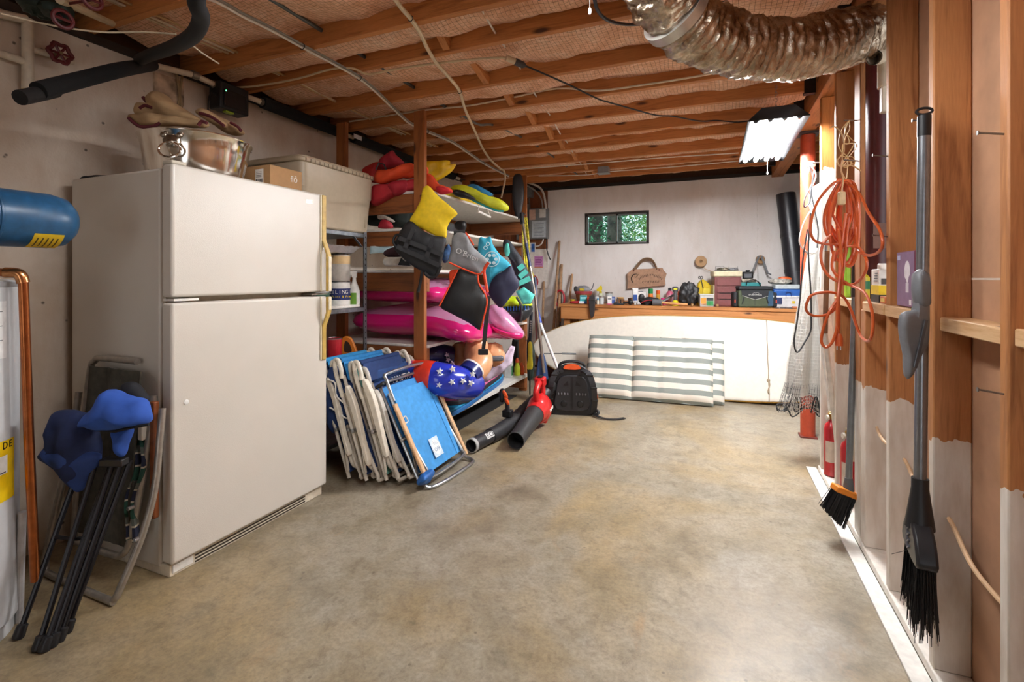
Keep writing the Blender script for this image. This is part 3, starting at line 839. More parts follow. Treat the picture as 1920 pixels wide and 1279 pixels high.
ex = thing('expansion_tank', 'blue horizontal expansion tank with yellow sticker above the water heater', 'tank', (-2.25, .85, 1.485))
rr = .099
bl = M('#1f4f74', .35, var=.15)
MB().lathe([(.001, -.28), (.05, -.272), (.085, -.245), (rr, -.2), (rr, -.002), (rr + .003, 0), (rr + .003, .006), (rr, .008), (rr, .16), (.088, .205), (.06, .232), (.03, .243), (.001, .245)], rotx(-PI / 2), 40).build('shell', bl, ex)
n = 14; a_0, a_1 = D(-80), D(-32)
vs = [((rr + .001) * math.cos(a_0 + (a_1 - a_0) * i / n), y, (rr + .001) * math.sin(a_0 + (a_1 - a_0) * i / n)) for y in (.09, .175) for i in range(n + 1)]
MB().add(vs, [(i, i + 1, n + 2 + i, n + 1 + i) for i in range(n)]).build('danger_sticker', M('#d6b21c', .5), ex)
mb = MB()
for k in range(5):
    y = .102 + k * .014
    vs = [((rr + .0016) * math.cos(a), yy, (rr + .0016) * math.sin(a)) for yy in (y, y + .004) for a in (D(-72 + 3 * (k % 2)), D(-62), D(-52), D(-42))]
    mb.add(vs, [(i, i + 1, 5 + i, 4 + i) for i in range(3)])
mb.build('sticker_print', M('#4a4020', .6), ex)
MB().tube([(0, -.27, 0), (0, -.36, 0), (-.05, -.40, 0), (-.668, -.40, 0)], .014, 12).build('feed_pipe', cop, ex)

# --- folded camp chair (blue cloth, black legs)
blk = M('#141318', .35, .2)
cch = thing('camp_chair', 'folded blue camp chair with black metal legs leaning by the water heater', 'chair', (-2.2, .99, 0))
feet = [at(px, py, Z=.012) for px, py in ((36, 1190), (72, 1212), (84, 1214), (98, 1206), (112, 1196), (126, 1180))]
tops = [at(px, py, d=1.93) for px, py in ((150, 872), (196, 866), (208, 862), (218, 866), (226, 872), (236, 866))]
for i, (a, b) in enumerate(zip(feet, tops)):
    b = b + V((0, .0, 0)) + V((rnd.uniform(-.01, .01), rnd.uniform(-.03, .03), 0))
    up = (b - a).normalized()
    lg = MB().rod(a + up * .01, b, .0095, 10).build('leg', blk, cch, True)
    MB().lathe([(.016, -.012), (.018, -.005), (.016, .03), (.011, .034)], T(a) @ up.to_track_quat('Z', 'X').to_matrix().to_4x4(), 12).build('foot', black_pl, lg, True)
for (a, b) in (((100, 880), (236, 862)), ((46, 1192), (124, 1186))):
    pass
for i in range(4):
    a = feet[i] * .45 + tops[i] * .55; b = feet[i + 1] * .45 + tops[i + 1] * .55
    MB().beam(a, b, .006, .012).build('cross_link', blk, cch, True)
mb = MB()
hub = at(214, 866, d=1.91)
mb.box(-.045, .045, -.02, .02, -.014, .014, T(hub) @ rotz(YAW)).build('top_hub', black_pl, cch, True, bevel=.004)
cl1 = M('#2c55ad', .85, var=.12, bmp=.15, scale=12); cl2 = M('#18264f', .85, var=.15, bmp=.15, scale=12)
def face_cam(c, roll=0, tilt=0, yaw=0): return T(c) @ rotz(YAW + yaw) @ rotx(PI / 2 + tilt) @ rotz(roll)
def pxpoly(pts, d, c=(0, 0)):
    k = d / FP
    return [((x - c[0]) * k, -(y - c[1]) * k) for x, y in pts]
def drape(name, pts, d, t, mat, parent, folds=.012, seed=0, tilt=0, fs_=16, n=4, yaw=0, sm=True, pw=2.4):
    cx = sum(a for a, b in pts) / len(pts); cy = sum(b for a, b in pts) / len(pts)
    po = pxpoly(pts, d, (cx, cy))
    po = smooth2(po, n) if sm else dense(po, n)
    return MB().puff(po, t, face_cam(at(cx, cy, d=d), 0, tilt, yaw), folds=folds, fs_=fs_, seed=seed, pw=pw).build(name, mat, parent, True, sharp=60)

# --- beige covers heaped in the tub
def cover(label, shapes, trims):
    L = shapes[0][0]; cx = sum(a for a, b in L) / len(L); cy = sum(b for a, b in L) / len(L)
    t = thing('cushion_cover', label, 'cushion cover', at(cx, cy, d=shapes[0][1]))
    for k, (L, d, th) in enumerate(shapes): drape('panel', L, d, th, beige, t, .03, k + len(L), fs_=13, pw=3)
    for L, d in trims: MB().tube(spline([at(x, y, d=d) for x, y in L], 4), .008, 6).build('maroon_trim', maroon, t, True)
    return t
cover('large crumpled beige canvas cover with maroon edge heaped in the steel tub', [([(258, 214), (264, 200), (284, 203), (282, 184), (292, 172), (308, 176), (318, 188), (338, 199), (358, 212), (378, 226), (350, 234), (310, 232), (272, 228)], 2.46, .09)],
      [([(268, 182), (276, 192), (287, 198)], 2.40), ([(262, 203), (272, 198), (286, 202)], 2.38)])
cover('stiff beige brim with broad maroon underside jutting from the left of the tub', [([(240, 219), (262, 214), (300, 214), (345, 220), (388, 229), (384, 238), (340, 237), (290, 238), (264, 240), (250, 232)], 2.34, .035)],
      [([(241, 221), (252, 231), (266, 238), (290, 236), (300, 229)], 2.31), ([(372, 236), (378, 228), (388, 231)], 2.31)])
cover('small beige canvas flap with maroon piping at the right rim of the tub', [([(371, 213), (384, 206), (404, 214), (422, 229), (420, 238), (404, 236), (388, 226)], 2.5, .05), ([(404, 236), (412, 222), (432, 228), (450, 240), (455, 250), (430, 252)], 2.6, .05)],
      [([(374, 212), (396, 219), (420, 236)], 2.44), ([(432, 230), (446, 238), (452, 246)], 2.54)])
drape('seat_cloth', [(98, 778), (130, 768), (165, 776), (180, 800), (185, 860), (165, 905), (148, 921), (112, 880), (76, 858), (88, 835)], 1.93, .06, cl2, cch, .02, 3)
drape('back_cloth', [(150, 796), (178, 758), (205, 730), (228, 738), (245, 745), (270, 752), (281, 775), (276, 795), (248, 798), (215, 806), (190, 806), (165, 800)], 1.90, .07, cl1, cch, .028, 5)
drape('back_cloth', [(212, 804), (232, 802), (244, 804), (240, 830), (232, 856), (222, 850), (218, 825)], 1.91, .03, cl1, cch, .02, 8)
drape('arm_cloth', [(76, 850), (110, 835), (150, 846), (190, 852), (172, 890), (150, 922), (118, 890)], 1.90, .03, M('#26407e', .85, var=.15, bmp=.15, scale=12), cch, .015, 7)
drape('black_bag', [(228, 722), (246, 716), (262, 728), (278, 748), (270, 762), (250, 750), (236, 742)], 1.97, .03, M('#15161c', .8), cch, .012, 2)
MB().tube([at(*q, d=1.87) for q in ((150, 798), (180, 806), (215, 809), (250, 801), (279, 796))], .006, 6).build('piping', M('#14141a', .8), cch, True)

# --- folded lawn chair
lc = thing('lawn_chair', 'folded aluminium lawn chair with dark green striped webbing against refrigerator side', 'chair', (-2.4, 1.19, 0))
alu = M('#a8a198', .38, .75, var=.12)
p1 = [(-2.12, 1.335, .735), (-2.112, 1.32, .62), (-2.105, 1.295, .42), (-2.115, 1.255, .25), (-2.145, 1.195, .07), (-2.165, 1.18, .022), (-2.21, 1.178, .014), (-2.6, 1.185, .014), (-2.66, 1.19, .03), (-2.70, 1.22, .12), (-2.71, 1.3, .5), (-2.71, 1.335, .75)]
MB().tube(spline(p1, 6), .0135, 12).build('outer_frame', alu, lc, True)
p2 = [(-2.19, 1.33, .64), (-2.20, 1.315, .5), (-2.225, 1.29, .28), (-2.24, 1.275, .17), (-2.27, 1.265, .13), (-2.33, 1.262, .12), (-2.55, 1.265, .12), (-2.61, 1.268, .14), (-2.63, 1.29, .3), (-2.63, 1.335, .82), (-2.60, 1.342, .9), (-2.55, 1.344, .915), (-2.3, 1.344, .915)]
MB().tube(spline(p2, 6), .0135, 12).build('inner_frame', alu, lc, True)
MB().tube([(-2.19, 1.33, .64), (-2.19, 1.345, .78)], .0135, 12).build('arm_post', alu, lc, True)
wm, nt, p = newmat('striped_webbing')
vec = mapped(nt, (1, 1, 1)); sx = N(nt, 'ShaderNodeSeparateXYZ'); nt.links.new(vec, sx.inputs[0])
ma = N(nt, 'ShaderNodeMath', operation='MULTIPLY'); nt.links.new(sx.outputs[2], ma.inputs[0]); ma.inputs[1].default_value = 7
fr_ = N(nt, 'ShaderNodeMath', operation='FRACT'); nt.links.new(ma.outputs[0], fr_.inputs[0])
cr_ = ramp(nt, fr_.outputs[0], [(0, '#1d4436'), (.4, '#1d4436'), (.42, '#b7a993'), (.47, '#1c2036'), (.75, '#1c2036'), (.77, '#b7a993'), (.82, '#55584f'), (.98, '#55584f')])
cr_.node.color_ramp.interpolation = 'CONSTANT'
nt.links.new(cr_, p.inputs['Base Color']); p.inputs['Roughness'].default_value = .9
MB().sheet(lambda u, v: (-2.60 + u * .36, 1.325 - .05 * (1 - v) + .012 * noise.noise(V((u * 5, v * 5, 1))), .16 + v * .72), 12, 20, .008).build('back_sling', M('#4a453a', .9, var=.2, bmp=.2), lc, True)
for zz in (.30, .52, .74):
    MB().box(-2.60, -2.24, 1.292 + (zz - .3) * .06, 1.296 + (zz - .3) * .06, zz, zz + .012).build('webbing_stripe', M('#8a8272', .9), lc, True)
MB().sheet(lambda u, v: (-2.255 + .02 * math.cos(v * 9) + u * .05, 1.262 + .03 * math.sin(u * PI) + .05 * v, .20 + v * .42), 6, 16, .012).build('seat_sling', wm, lc, True)
MB().box(-2.185, -2.155, 1.322, 1.346, .27, .76).build('wooden_arm', M('#8a4a22', .5, var=.2), lc, True, bevel=.006)
MB().box(-2.225, -2.195, 1.30, 1.335, .60, .72).build('arm_pad', M('#cfc6b6', .5), lc, True, bevel=.005)
for q in ((-2.222, 1.278, .33), (-2.118, 1.244, .24)):
    MB().lathe([(.007, -.018), (.009, -.016), (.009, .016), (.007, .018)], T(*q) @ rotx(PI / 2), 10).build('rivet', steel, lc, True)
# ================================================================ PIPES AND WIRING AT THE LEFT WALL AND CEILING
foam = M('#0b0b0c', .95, bmp=.2, scale=40)
pvc = M('#cfc3ad', .45)
XP = XL + .10
A = [at(285, 122, X=XP), at(365, 141, X=XP), at(405, 160, X=XP), at(455, 178, X=XP), at(492, 192, X=XP)]
wp = thing('water_pipe', 'long white water pipe with black foam sleeves along top of left wall', 'pipe', (XP, 2.0, 2.33))
line = [at(72, 170, d=1.78), at(150, 150, d=1.95), at(230, 130, d=2.15)] + A[0:1]
ZP = sum(a.z for a in A[2:]) / 3
end = V((XP, 5.2, ZP))
MB().tube([A[0] + (A[0] - A[1]) * .05] + A + [end], .017, 12).build('pvc_pipe', pvc, wp, True)
MB().tube(spline(line, 6), .031, 16).build('foam_sleeve', foam, wp, True)
MB().tube(spline([p + V((.0, -.03, -.035)) for p in [at(58, 170, d=1.74), at(85, 165, d=1.8), at(120, 158, d=1.9)]], 4), .026, 14).build('foam_sleeve', M('#1a1615', .85, bmp=.3), wp, True)
MB().rod(A[4], (XP, at(642, 248, X=XP).y, ZP), .04, 16).build('foam_sleeve', foam, wp, True)
MB().rod((XP, at(662, 255, X=XP).y, ZP), (XP, at(850, 330, X=XP).y, ZP), .042, 16).build('foam_sleeve', foam, wp, True)
for a in (A[1], A[3], A[2], A[4]):
    MB().rod(a - V((0, .02, 0)), a + V((0, .02, 0)), .023, 12).build('coupling', M('#8d8478', .4, .5), wp, True)
lb_ = at(671, 262, X=XP + .044)
MB().box(lb_.x - .002, lb_.x, lb_.y - .05, lb_.y + .05, ZP - .015, ZP + .02).build('paper_tag', M('#d9dadc', .6), wp, True)
# black electronic box
bc = at(430, 185, X=XL + .11)
eb = thing('leak_monitor', 'black electronic box with green light on the pipe at left wall', 'box', bc)
MB().box(-.05, .05, -.10, .10, -.09, .075).build('case', M('#141417', .45), eb, bevel=.008)
MB().box(.0505, .056, -.075, .075, -.07, .03).build('cover', M('#0e0e10', .35), eb, bevel=.004)
MB().box(.0, .03, -.045, .01, -.1, -.0905).build('green_valve', M('#9bb32c', .4), eb)
gl, nt, p = newmat('green_led'); p.inputs['Emission Color'].default_value = (.1, 1, .3, 1); p.inputs['Emission Strength'].default_value = 3
MB().blob((.0565, -.065, .02), (.002, .004, .004), 8, 6).build('led', gl, eb)
MB().tube(spline([(.02, -.101, -.02), (.02, -.13, -.01), (.02, -.15, -.05), (.02, -.155, -.14), (.02, -.155, -.19)], 4), .004, 6).build('lead', black_pl, eb)
# thick black corrugated drain loop
dr = spline([at(383, -60, d=1.42), at(368, 0, d=1.47), at(377, 34, d=1.55), at(362, 66, d=1.65), at(325, 88, d=1.85), at(285, 102, d=2.1), at(262, 112, d=2.3)], 8)
tag(MB().tube(dr, [.032 + .0025 * (i % 2) for i in range(len(dr))], 16).build('drain_hose', M('#15161a', .5, bmp=.1), sharp=60) if False else MB().tube(dr, .025, 16).build('drain_hose', M('#08080a', .7)), 'thick black flexible hose looping down from joists at upper left', 'hose')
# white manifold pipes with red valve wheel on the left wall
XW = XL + .035
mp = thing('supply_pipe', 'cream painted supply pipes with red valve wheel on left wall', 'pipe', at(55, 100, X=XW))
MB().tube([at(-80, 10, X=XW), at(0, 26, X=XW), at(50, 37, X=XW)], .02, 12).build('top_pipe', pvc, mp, True)
MB().tube([at(52, 36, X=XW), at(52, 168, X=XW)], .022, 12).build('riser', pvc, mp, True)
MB().tube([at(-60, 88, X=XW), at(0, 100, X=XW), at(50, 117, X=XW)], .017, 12).build('branch_pipe', pvc, mp, True)
MB().tube([at(60, 93, X=XW), at(100, 104, X=XW), at(138, 117, X=XW)], .014, 12).build('branch_pipe', pvc, mp, True)
vc = at(113, 100, X=XW + .06)
red = M('#5c171a', .45)
mb = MB(); mb.tube([(vc.x, vc.y + .042 * (1 + .12 * math.cos(6 * a)) * math.cos(a), vc.z + .042 * (1 + .12 * math.cos(6 * a)) * math.sin(a)) for a in [i * PI / 15 for i in range(30)]], .009, 8, closed=True)
for k in range(3):
    a = k * PI / 3; mb.rod((vc.x, vc.y + .038 * math.cos(a), vc.z + .038 * math.sin(a)), (vc.x, vc.y - .038 * math.cos(a), vc.z - .038 * math.sin(a)), .006, 6)
mb.build('valve_wheel', red, mp, True)
MB().rod(vc - V((.06, 0, 0)), vc + V((.01, 0, 0)), .008, 8).build('valve_stem', M('#7a6a50', .4, .7), mp, True)
# conduit behind the drain hose and dark valve cluster in the corner
tag(MB().rod(at(112, 0, d=1.75), at(210, 44, d=2.2), .014, 10).build('conduit', M('#b7a382', .5)), 'short cream conduit under the joists above the left wall', 'pipe')
vcl = thing('valve_cluster', 'dark green brass valve cluster in the upper left corner', 'valve', at(95, 8, d=1.8))
dg = M('#1f2a20', .5, .4)
MB().blob(at(70, 5, d=1.8), (.06, .06, .05), 14, 10, .3, 5).build('valve_body', dg, vcl, True)
MB().blob(at(105, 16, d=1.8), (.05, .05, .04), 14, 10, .3, 5, 3).build('valve_body', dg, vcl, True)
for q in ((173, 0), (118, 36)):
    c_ = at(*q, d=1.78)
    MB().tube([c_ + V((0, .03 * math.cos(a), .03 * math.sin(a))) for a in [i * PI / 10 for i in range(20)]], .007, 8, closed=True).rod(c_ + V((0, -.03, 0)), c_ + V((0, .03, 0)), .005, 6).rod(c_, at(95, 12, d=1.8), .005, 6).build('valve_wheel', red, vcl, True)
# old paint scar with two pipes on the wall
ps = thing('wall_bracket', 'peeling beige board with two thin rods on the left wall above the tub', 'board', at(315, 165, X=XL))
q0, q1 = at(289, 135, X=XL + .01), at(343, 200, X=XL + .01)
MB().box(XL, XL + .02, q0.y, q1.y, q1.z, q0.z).build('board', M('#b79f86', .9, var=.5, bmp=.4, scale=10), ps, True)
MB().rod(at(331, 138, X=XL + .03), at(341, 205, X=XL + .03), .007, 8).rod(at(342, 140, X=XL + .03), at(334, 200, X=XL + .03), .006, 8).build('rod', M('#9a835f', .6), ps, True)

cbl = M('#d8c9ae', .5); cbl2 = M('#cdb791', .5); cwh = M('#ded8cc', .45)
def cable(name, label, pts, r, mat, seg=8, n=6, cat='cable', closed=False):
    return tag(MB().tube(spline(pts, n, closed), r, seg, closed=closed).build(name, mat), label, cat)
ZC = ZJ - .018
def ceil_pts(L, z=None): return [at(x, y, Z=(z or ZC)) for x, y in L]
# strapped bundle running under the joists towards the rack post
L1 = [(372, -12), (412, 4), (450, 26), (505, 53), (565, 86), (625, 118), (672, 145), (705, 172), (742, 208), (768, 231), (800, 246), (850, 268), (905, 305), (953, 330)]
pts = [at(x, y, Z=ZC - .004) for x, y in L1]
bun = thing('cable_bundle', 'pale cable bundle strapped under the joists running to the electrical panel', 'cable', pts[4])
for k, (dx, dz_, mm) in enumerate(((0, 0, cbl), (.013, .002, M('#8f8a80', .5)), (.006, -.010, cwh))):
    MB().tube(spline([q + V((dx, 0, dz_)) for q in pts], 5), .0062, 8).build('cable', mm, bun, True)
for i in (4, 6, 10, 12):
    MB().tube([pts[i] + V((.006 + .016 * math.cos(a), 0, -.004 + .016 * math.sin(a))) for a in [j * PI / 6 for j in range(12)]], .0022, 5, closed=True).build('cable_tie', black_pl, bun, True)
L2 = [(735, -10), (752, 14), (770, 35), (788, 62), (802, 92), (820, 120), (848, 152), (862, 172), (872, 205), (890, 245), (905, 278), (920, 300), (938, 316)]
p2_ = [at(x, y, Z=ZC - .005) for x, y in L2]
e2 = p2_[-1]
p2_ += [e2 + V((.02, .06, -.02)), e2 + V((.02, .09, -.10)), e2 + V((-.02, .12, -.22)), e2 + V((-.05, .14, -.30))]
w2 = thing('white_cable', 'thick white cable snaking under the joists and dropping behind the rack', 'cable', p2_[3])
MB().tube(spline(p2_, 6), .0105, 10).build('sheath', M('#dcccab', .5), w2, True)
for i in (2, 7):
    MB().tube([p2_[i] + V((.013 * math.cos(a), 0, .013 * math.sin(a))) for a in [j * PI / 6 for j in range(12)]], .0022, 5, closed=True).build('cable_tie', black_pl, w2, True)
# thin cable through the joist holes (middle of the bays)
pts = [V((-1.04 - .11 * (y - 2.2), y, 2.565 + .012 * math.sin(y * 7))) for y in (1.6, 2.0, 2.34, 2.86, 3.28, 3.76, 4.2, 4.6, 5.05, 5.55, 6.05, 6.3)]
cable('thin_cable', 'thin white cable threaded through the middle of the joists', pts, .0055, cwh)
# dark rod / conduit through the joists
tag(MB().rod((-1.92, .6, 2.575), (-1.88, 3.6, 2.575), .011, 10).build('steel_conduit', M('#5a5d5c', .4, .6)), 'straight dark steel conduit passing through the joists', 'pipe')
cable('steel_conduit', 'bent grey conduit ends dropping between the far joists', [V((-1.83, 3.3, 2.56)), V((-1.78, 3.6, 2.53)), V((-1.70, 3.8, 2.56)), V((-1.60, 4.6, 2.57)), V((-1.58, 6.2, 2.57))], .01, M('#6f7371', .4, .5), cat='pipe')
# cables lying along the joists
cable('joist_cable', 'beige cable strung slack across joists from the black box', ceil_pts([(405, 160), (440, 164), (490, 160), (560, 147), (620, 130), (660, 128), (690, 139), (730, 132)], ZC + .0) + ceil_pts([(780, 124), (860, 114), (940, 108), (960, 115)], ZC + .015), .0065, cbl2)
cable('joist_cable', 'beige cable stapled along fourth joist face towards right', [at(x, y, Y=3.255) for x, y in ((655, 228), (720, 218), (800, 206), (880, 198), (960, 183), (1045, 166), (1120, 170), (1200, 160), (1290, 146), (1355, 134))], .007, cbl)
cable('joist_cable', 'thin white cable running along ninth joist at far end', [at(x, y, Y=5.03) for x, y in ((965, 318), (1040, 312), (1120, 306), (1240, 296), (1385, 287))], .0055, cwh)
cable('joist_cable', 'thin white cable along last but one joist', [at(x, y, Y=5.515) for x, y in ((1010, 330), (1100, 328), (1140, 322), (1250, 314), (1385, 302))], .0055, cwh)
for j, (dx, lab) in enumerate(((0, 'innermost of the beige cables lying in the joist bays beside the left wall'), (.022, 'middle beige cable lying in the joist bays beside the left wall'), (.045, 'outermost beige cable lying in the joist bays beside the left wall'))):
    cable('bay_cable', lab, [V((XL + .33 + dx + .03 * math.sin(y * 3 + j), y, 2.575 - .004 * j)) for y in (.7, 1.2, 1.7, 2.2, 2.7, 3.2, 3.7, 4.2)], .0065, (cbl2, cbl, M('#c2a06e', .5))[j])
cable('loose_wire', 'thin cream wire sagging across the upper left corner', [at(0, 25, d=1.7), at(100, 48, d=1.85), at(190, 60, d=1.95), at(270, 60, d=2.0), at(330, 64, d=2.0)], .0035, cbl)
cable('loose_wire', 'thin cream wire slanting from black hose to pipe', [at(352, 78, d=1.75), at(380, 100, d=1.95), at(410, 119, d=2.1)], .003, cbl)
# cord of the shop light with its plug adapter
cp_ = [at(x, y, d=dd) for x, y, dd in ((972, 118, 2.75), (1010, 134, 2.8), (1060, 156, 2.9), (1118, 184, 3.05), (1135, 190, 3.1), (1185, 204, 3.25), (1230, 216, 3.4), (1262, 218, 3.5), (1312, 227, 3.6), (1345, 226, 3.65), (1385, 229, 3.72), (1432, 222, 3.78))]
pc = [o for o in bpy.data.objects if o.name == 'shop_light'][0]
MB().tube(spline(cp_, 5), .0052, 8).build('power_cord', black_pl, pc, True)
dv = (cp_[1] - cp_[0]).normalized()
MB().tube([cp_[0] - dv * .02, cp_[0] + dv * .03, cp_[0] + dv * .05], [.02, .018, .006], 12).build('plug', M('#3a3a3c', .5), pc, True)
MB().tube([cp_[0] - dv * .075, cp_[0] - dv * .022], .017, 12).build('socket', M('#cdb999', .5), pc, True)
cable('loop_cable', 'short black cable loop hanging beside the silver duct', [at(1112, -20, d=1.9), at(1120, 18, d=2.0), at(1140, 38, d=2.1), at(1175, 46, d=2.2), at(1212, 44, d=2.3)], .0075, black_pl)
jb = thing('junction_box', 'small grey junction box under the last joists', 'box', at(1132, 325, Z=2.44))
MB().box(-.06, .06, -.05, .05, 0, ZJ - 2.442).build('box_body', M('#8f9294', .5, .3), jb, bevel=.004)
MB().box(-.065, .065, -.055, .055, -.006, -.0005).build('cover_plate', M('#a4a7a8', .5, .3), jb)

# ================================================================ WOODEN RACK
rk = wood('z', '#a8642f', '#6b3817'); rkx = wood('x', '#9a5a2c', '#5f3317')
RX0, RX1, RY0, RY1 = -2.76, -1.95, 3.06, 5.16
ra = thing('storage_rack', 'wooden post rack with white shelf boards along the left wall', 'shelf', (-2.35, 4.1, 0))
for x0, x1, y, zt in ((RX1 - .089, RX1, RY0, 2.50), (RX0, RX0 + .089, RY0, 2.50), (RX1 - .089, RX1, RY1, 2.43), (RX0, RX0 + .089, RY1, 2.43)):
    MB().box(x0, x1, y, y + .04, 0, zt).build('post', rk, ra, True, bevel=.003, segs=1)
RZ = [.20, .78, 1.335, 1.65, 1.925]
wb_ = M('#e6e2da', .5, bmp=.05)
for i, z in enumerate(RZ):
    h = .14 if i not in (3,) else .11
    for y0, y1 in ((RY0 + .0405, RY0 + .079), (RY1 - .039, RY1 - .0005)):
        MB().box(RX0, RX1 - .0, y0, y1, z - .022 - h, z - .022).build('crossbeam', rkx, ra, True, bevel=.003, segs=1)
    MB().box(-2.88, RX1 + .015, RY0 + .0805 if False else RY0 + .0405, RY1 - .0005, z - .02 if i else z - .04, z).build('shelf_board', wb_, ra, True, bevel=.003, segs=1)
    if i: MB().box(RX0 + .09, RX0 + .128, RY0 + .08, RY1 - .04, z - .11, z - .022).build('ledger', rkx, ra, True)

def put(name, label, cat, loc, group=None, rot=None): return thing(name, label, cat, loc, rot, group)
redc = M('#b0202a', .75, bmp=.12, scale=16); orac = M('#d8481c', .75, bmp=.12, scale=16)
# --- top shelf: life jackets
zt = RZ[4]
def pad(t, name, c, rx, ry, th, rot, mat, seed=0):
    return MB().puff(rrect(rx * 2, ry * 2, min(rx, ry) * .35, 4), th, T(c) @ rot, folds=.012, fs_=9, seed=seed, pw=4).build(name, mat, t, True, sharp=60)
RT = lambda a, b, c: rotz(a) @ roty(b) @ rotx(c)
def sidepad(t, name, pxy, d, w, h, th, roll, mat, seed, yaw=0.0, tilt=0.0):
    return MB().puff(rrect(w, h, min(w, h) * .3, 4), th, face_cam(at(*pxy, d=d), roll, tilt, yaw), folds=.012, fs_=9, seed=seed, pw=4).build(name, mat, t, True, sharp=60)
def drape_t(nm, label, cat, pts, d, *a, part='panel', **k):
    cx = sum(x for x, y in pts) / len(pts); cy = sum(y for x, y in pts) / len(pts)
    t = thing(nm, label, cat, at(cx, cy, d=d))
    drape(part, pts, d, a[0], a[1], t, **k)
    return t
j1 = drape_t('life_jacket', 'red padded life jacket lowest in the pile on the top rack shelf', 'life jacket', [(697, 352), (730, 346), (775, 338), (800, 335), (802, 356), (770, 362), (738, 372), (698, 386)], 3.75, .10, redc, folds=.015, seed=1, pw=4)
drape('panel', [(728, 346), (762, 338), (766, 356), (740, 368)], 3.69, .08, M('#a81d2e', .75, bmp=.12), j1, .012, 7)
j2 = drape_t('life_jacket', 'orange padded life jacket in the middle of the pile on the rack', 'life jacket', [(708, 322), (735, 318), (772, 306), (778, 322), (750, 334), (716, 345), (702, 338)], 3.68, .08, orac, folds=.02, seed=2, pw=4)
drape('panel', [(738, 322), (775, 308), (800, 312), (800, 328), (760, 335)], 3.72, .06, orac, j2, .016, 5)
MB().tube([at(*q, d=3.55) for q in ((705, 318), (710, 306), (720, 308), (724, 318))], .006, 6).build('strap', black_pl, j2, True)
j3 = drape_t('life_jacket', 'crimson life jacket topmost in the pile by the rack post', 'life jacket', [(712, 302), (736, 284), (742, 290), (760, 308), (740, 316), (716, 318)], 3.85, .09, M('#9f1c2c', .75, bmp=.12), folds=.02, seed=3, pw=4)
drape('panel', [(680, 318), (710, 304), (716, 322), (706, 342), (690, 338)], 3.95, .07, M('#b8261f', .75, bmp=.12), j3, .02, 4)
j4 = drape_t('life_jacket', 'orange red life jacket behind the rack post beside the yellow fin', 'life jacket', [(797, 326), (812, 330), (826, 348), (846, 354), (846, 362), (820, 362), (798, 352)], 3.75, .06, orac, folds=.015, seed=6, pw=4)
drape('panel', [(818, 350), (836, 352), (848, 361), (824, 364)], 3.68, .04, M('#c4202e', .75), j4, .01, 3)
# yellow rigid thing
yl = M('#e2b90f', .4); 
kf = drape_t('kickboard', 'yellow board with notched tail sticking up behind the rack post', 'board', [(785, 312), (797, 303), (820, 302), (842, 301), (845, 308), (855, 308), (850, 318), (836, 330), (815, 341), (795, 335)], 3.95, .03, yl, pw=8)
yb = thing('bodyboard', 'flat yellow board lying on the top rack shelf', 'board', (-2.12, 3.75, zt + .001))
MB().prism(smooth2([(-.24, -.5), (.14, -.52), (.15, 0), (.12, .55), (-.05, .7), (-.25, .5)], 4), 0, .035).build('foam_board', M('#e3bd12', .45), yb, bevel=.008)
nb = drape_t('tube_float', 'long lime yellow padded float with blue piping on the top shelf', 'float', [(846, 350), (862, 346), (885, 352), (912, 366), (938, 374), (953, 386), (953, 394), (940, 397), (918, 390), (890, 376), (866, 362), (848, 356)], 4.0, .07, M('#c3c71e', .55, bmp=.1), pw=4)
MB().tube(spline([at(x, y, d=3.97) for x, y in ((858, 359), (880, 372), (906, 385), (930, 395), (944, 396))], 4), .008, 6).build('piping', M('#2a9a9c', .5), nb, True)
drape_t('towel', 'blue towel behind the lime float on the top shelf', 'towel', [(872, 352), (885, 345), (900, 350), (925, 365), (905, 368), (884, 360)], 4.3, .05, M('#2f83b5', .8), folds=.02, seed=3)
drape_t('ski_binding', 'black curved fin lying under the lime float', 'fin', [(848, 358), (862, 356), (880, 364), (892, 374), (870, 372), (852, 366)], 3.92, .03, black_pl)
th_ = thing('tow_handle', 'white tow rope handle hanging over the edge of the top shelf', 'handle', at(908, 402, X=-1.92))
h0, h1 = at(896, 396, X=-1.925), at(919, 407, X=-1.925)
MB().rod(h0, h1, .011, 10).build('grip', M('#eeebe4', .5), th_, True)
MB().tube(spline([h0, at(898, 385, X=-1.93), at(896, 376, X=-1.97), at(905, 378, X=-1.98), at(913, 390, X=-1.93), h1], 5), .0035, 6).build('rope', M('#e8e4da', .6), th_, True)
# --- level 1.65 / 1.33
dark = M('#1c2224', .7, bmp=.2); mar = M('#4e1520', .75)
drape_t('gear_bag', 'dark green gear bag on second rack shelf behind the tote', 'bag', [(692, 400), (715, 390), (755, 388), (772, 395), (772, 425), (735, 426), (705, 424), (690, 420)], 4.05, .10, M('#13201a', .7, bmp=.2), folds=.03, seed=4, pw=4)
shoe_ = drape_t('water_shoe', 'red and white shoe on second rack shelf', 'shoe', [(709, 424), (716, 412), (728, 414), (737, 422), (734, 429), (712, 428)], 3.83, .03, M('#a11f2e', .6))
drape('sole', [(708, 404), (722, 404), (740, 414), (736, 417), (722, 411), (710, 411)], 3.85, .02, M('#c9c1b4', .6), shoe_)
gz_ = drape_t('dive_mask', 'black dive mask at front edge of the second rack shelf', 'mask', [(852, 420), (860, 414), (873, 416), (874, 428), (866, 434), (856, 430)], 3.82, .05, black_pl, pw=5)
drape_t('swim_fin', 'grey fin lying beside the black dive mask', 'fin', [(838, 422), (846, 418), (858, 424), (860, 432), (846, 434), (838, 430)], 3.86, .03, M('#7d858c', .5))
drape_t('beach_bag', 'dark maroon bag on the third rack shelf', 'bag', [(722, 470), (745, 462), (770, 465), (771, 482), (748, 486), (722, 480)], 3.6, .07, M('#33141d', .75), folds=.02, seed=3)
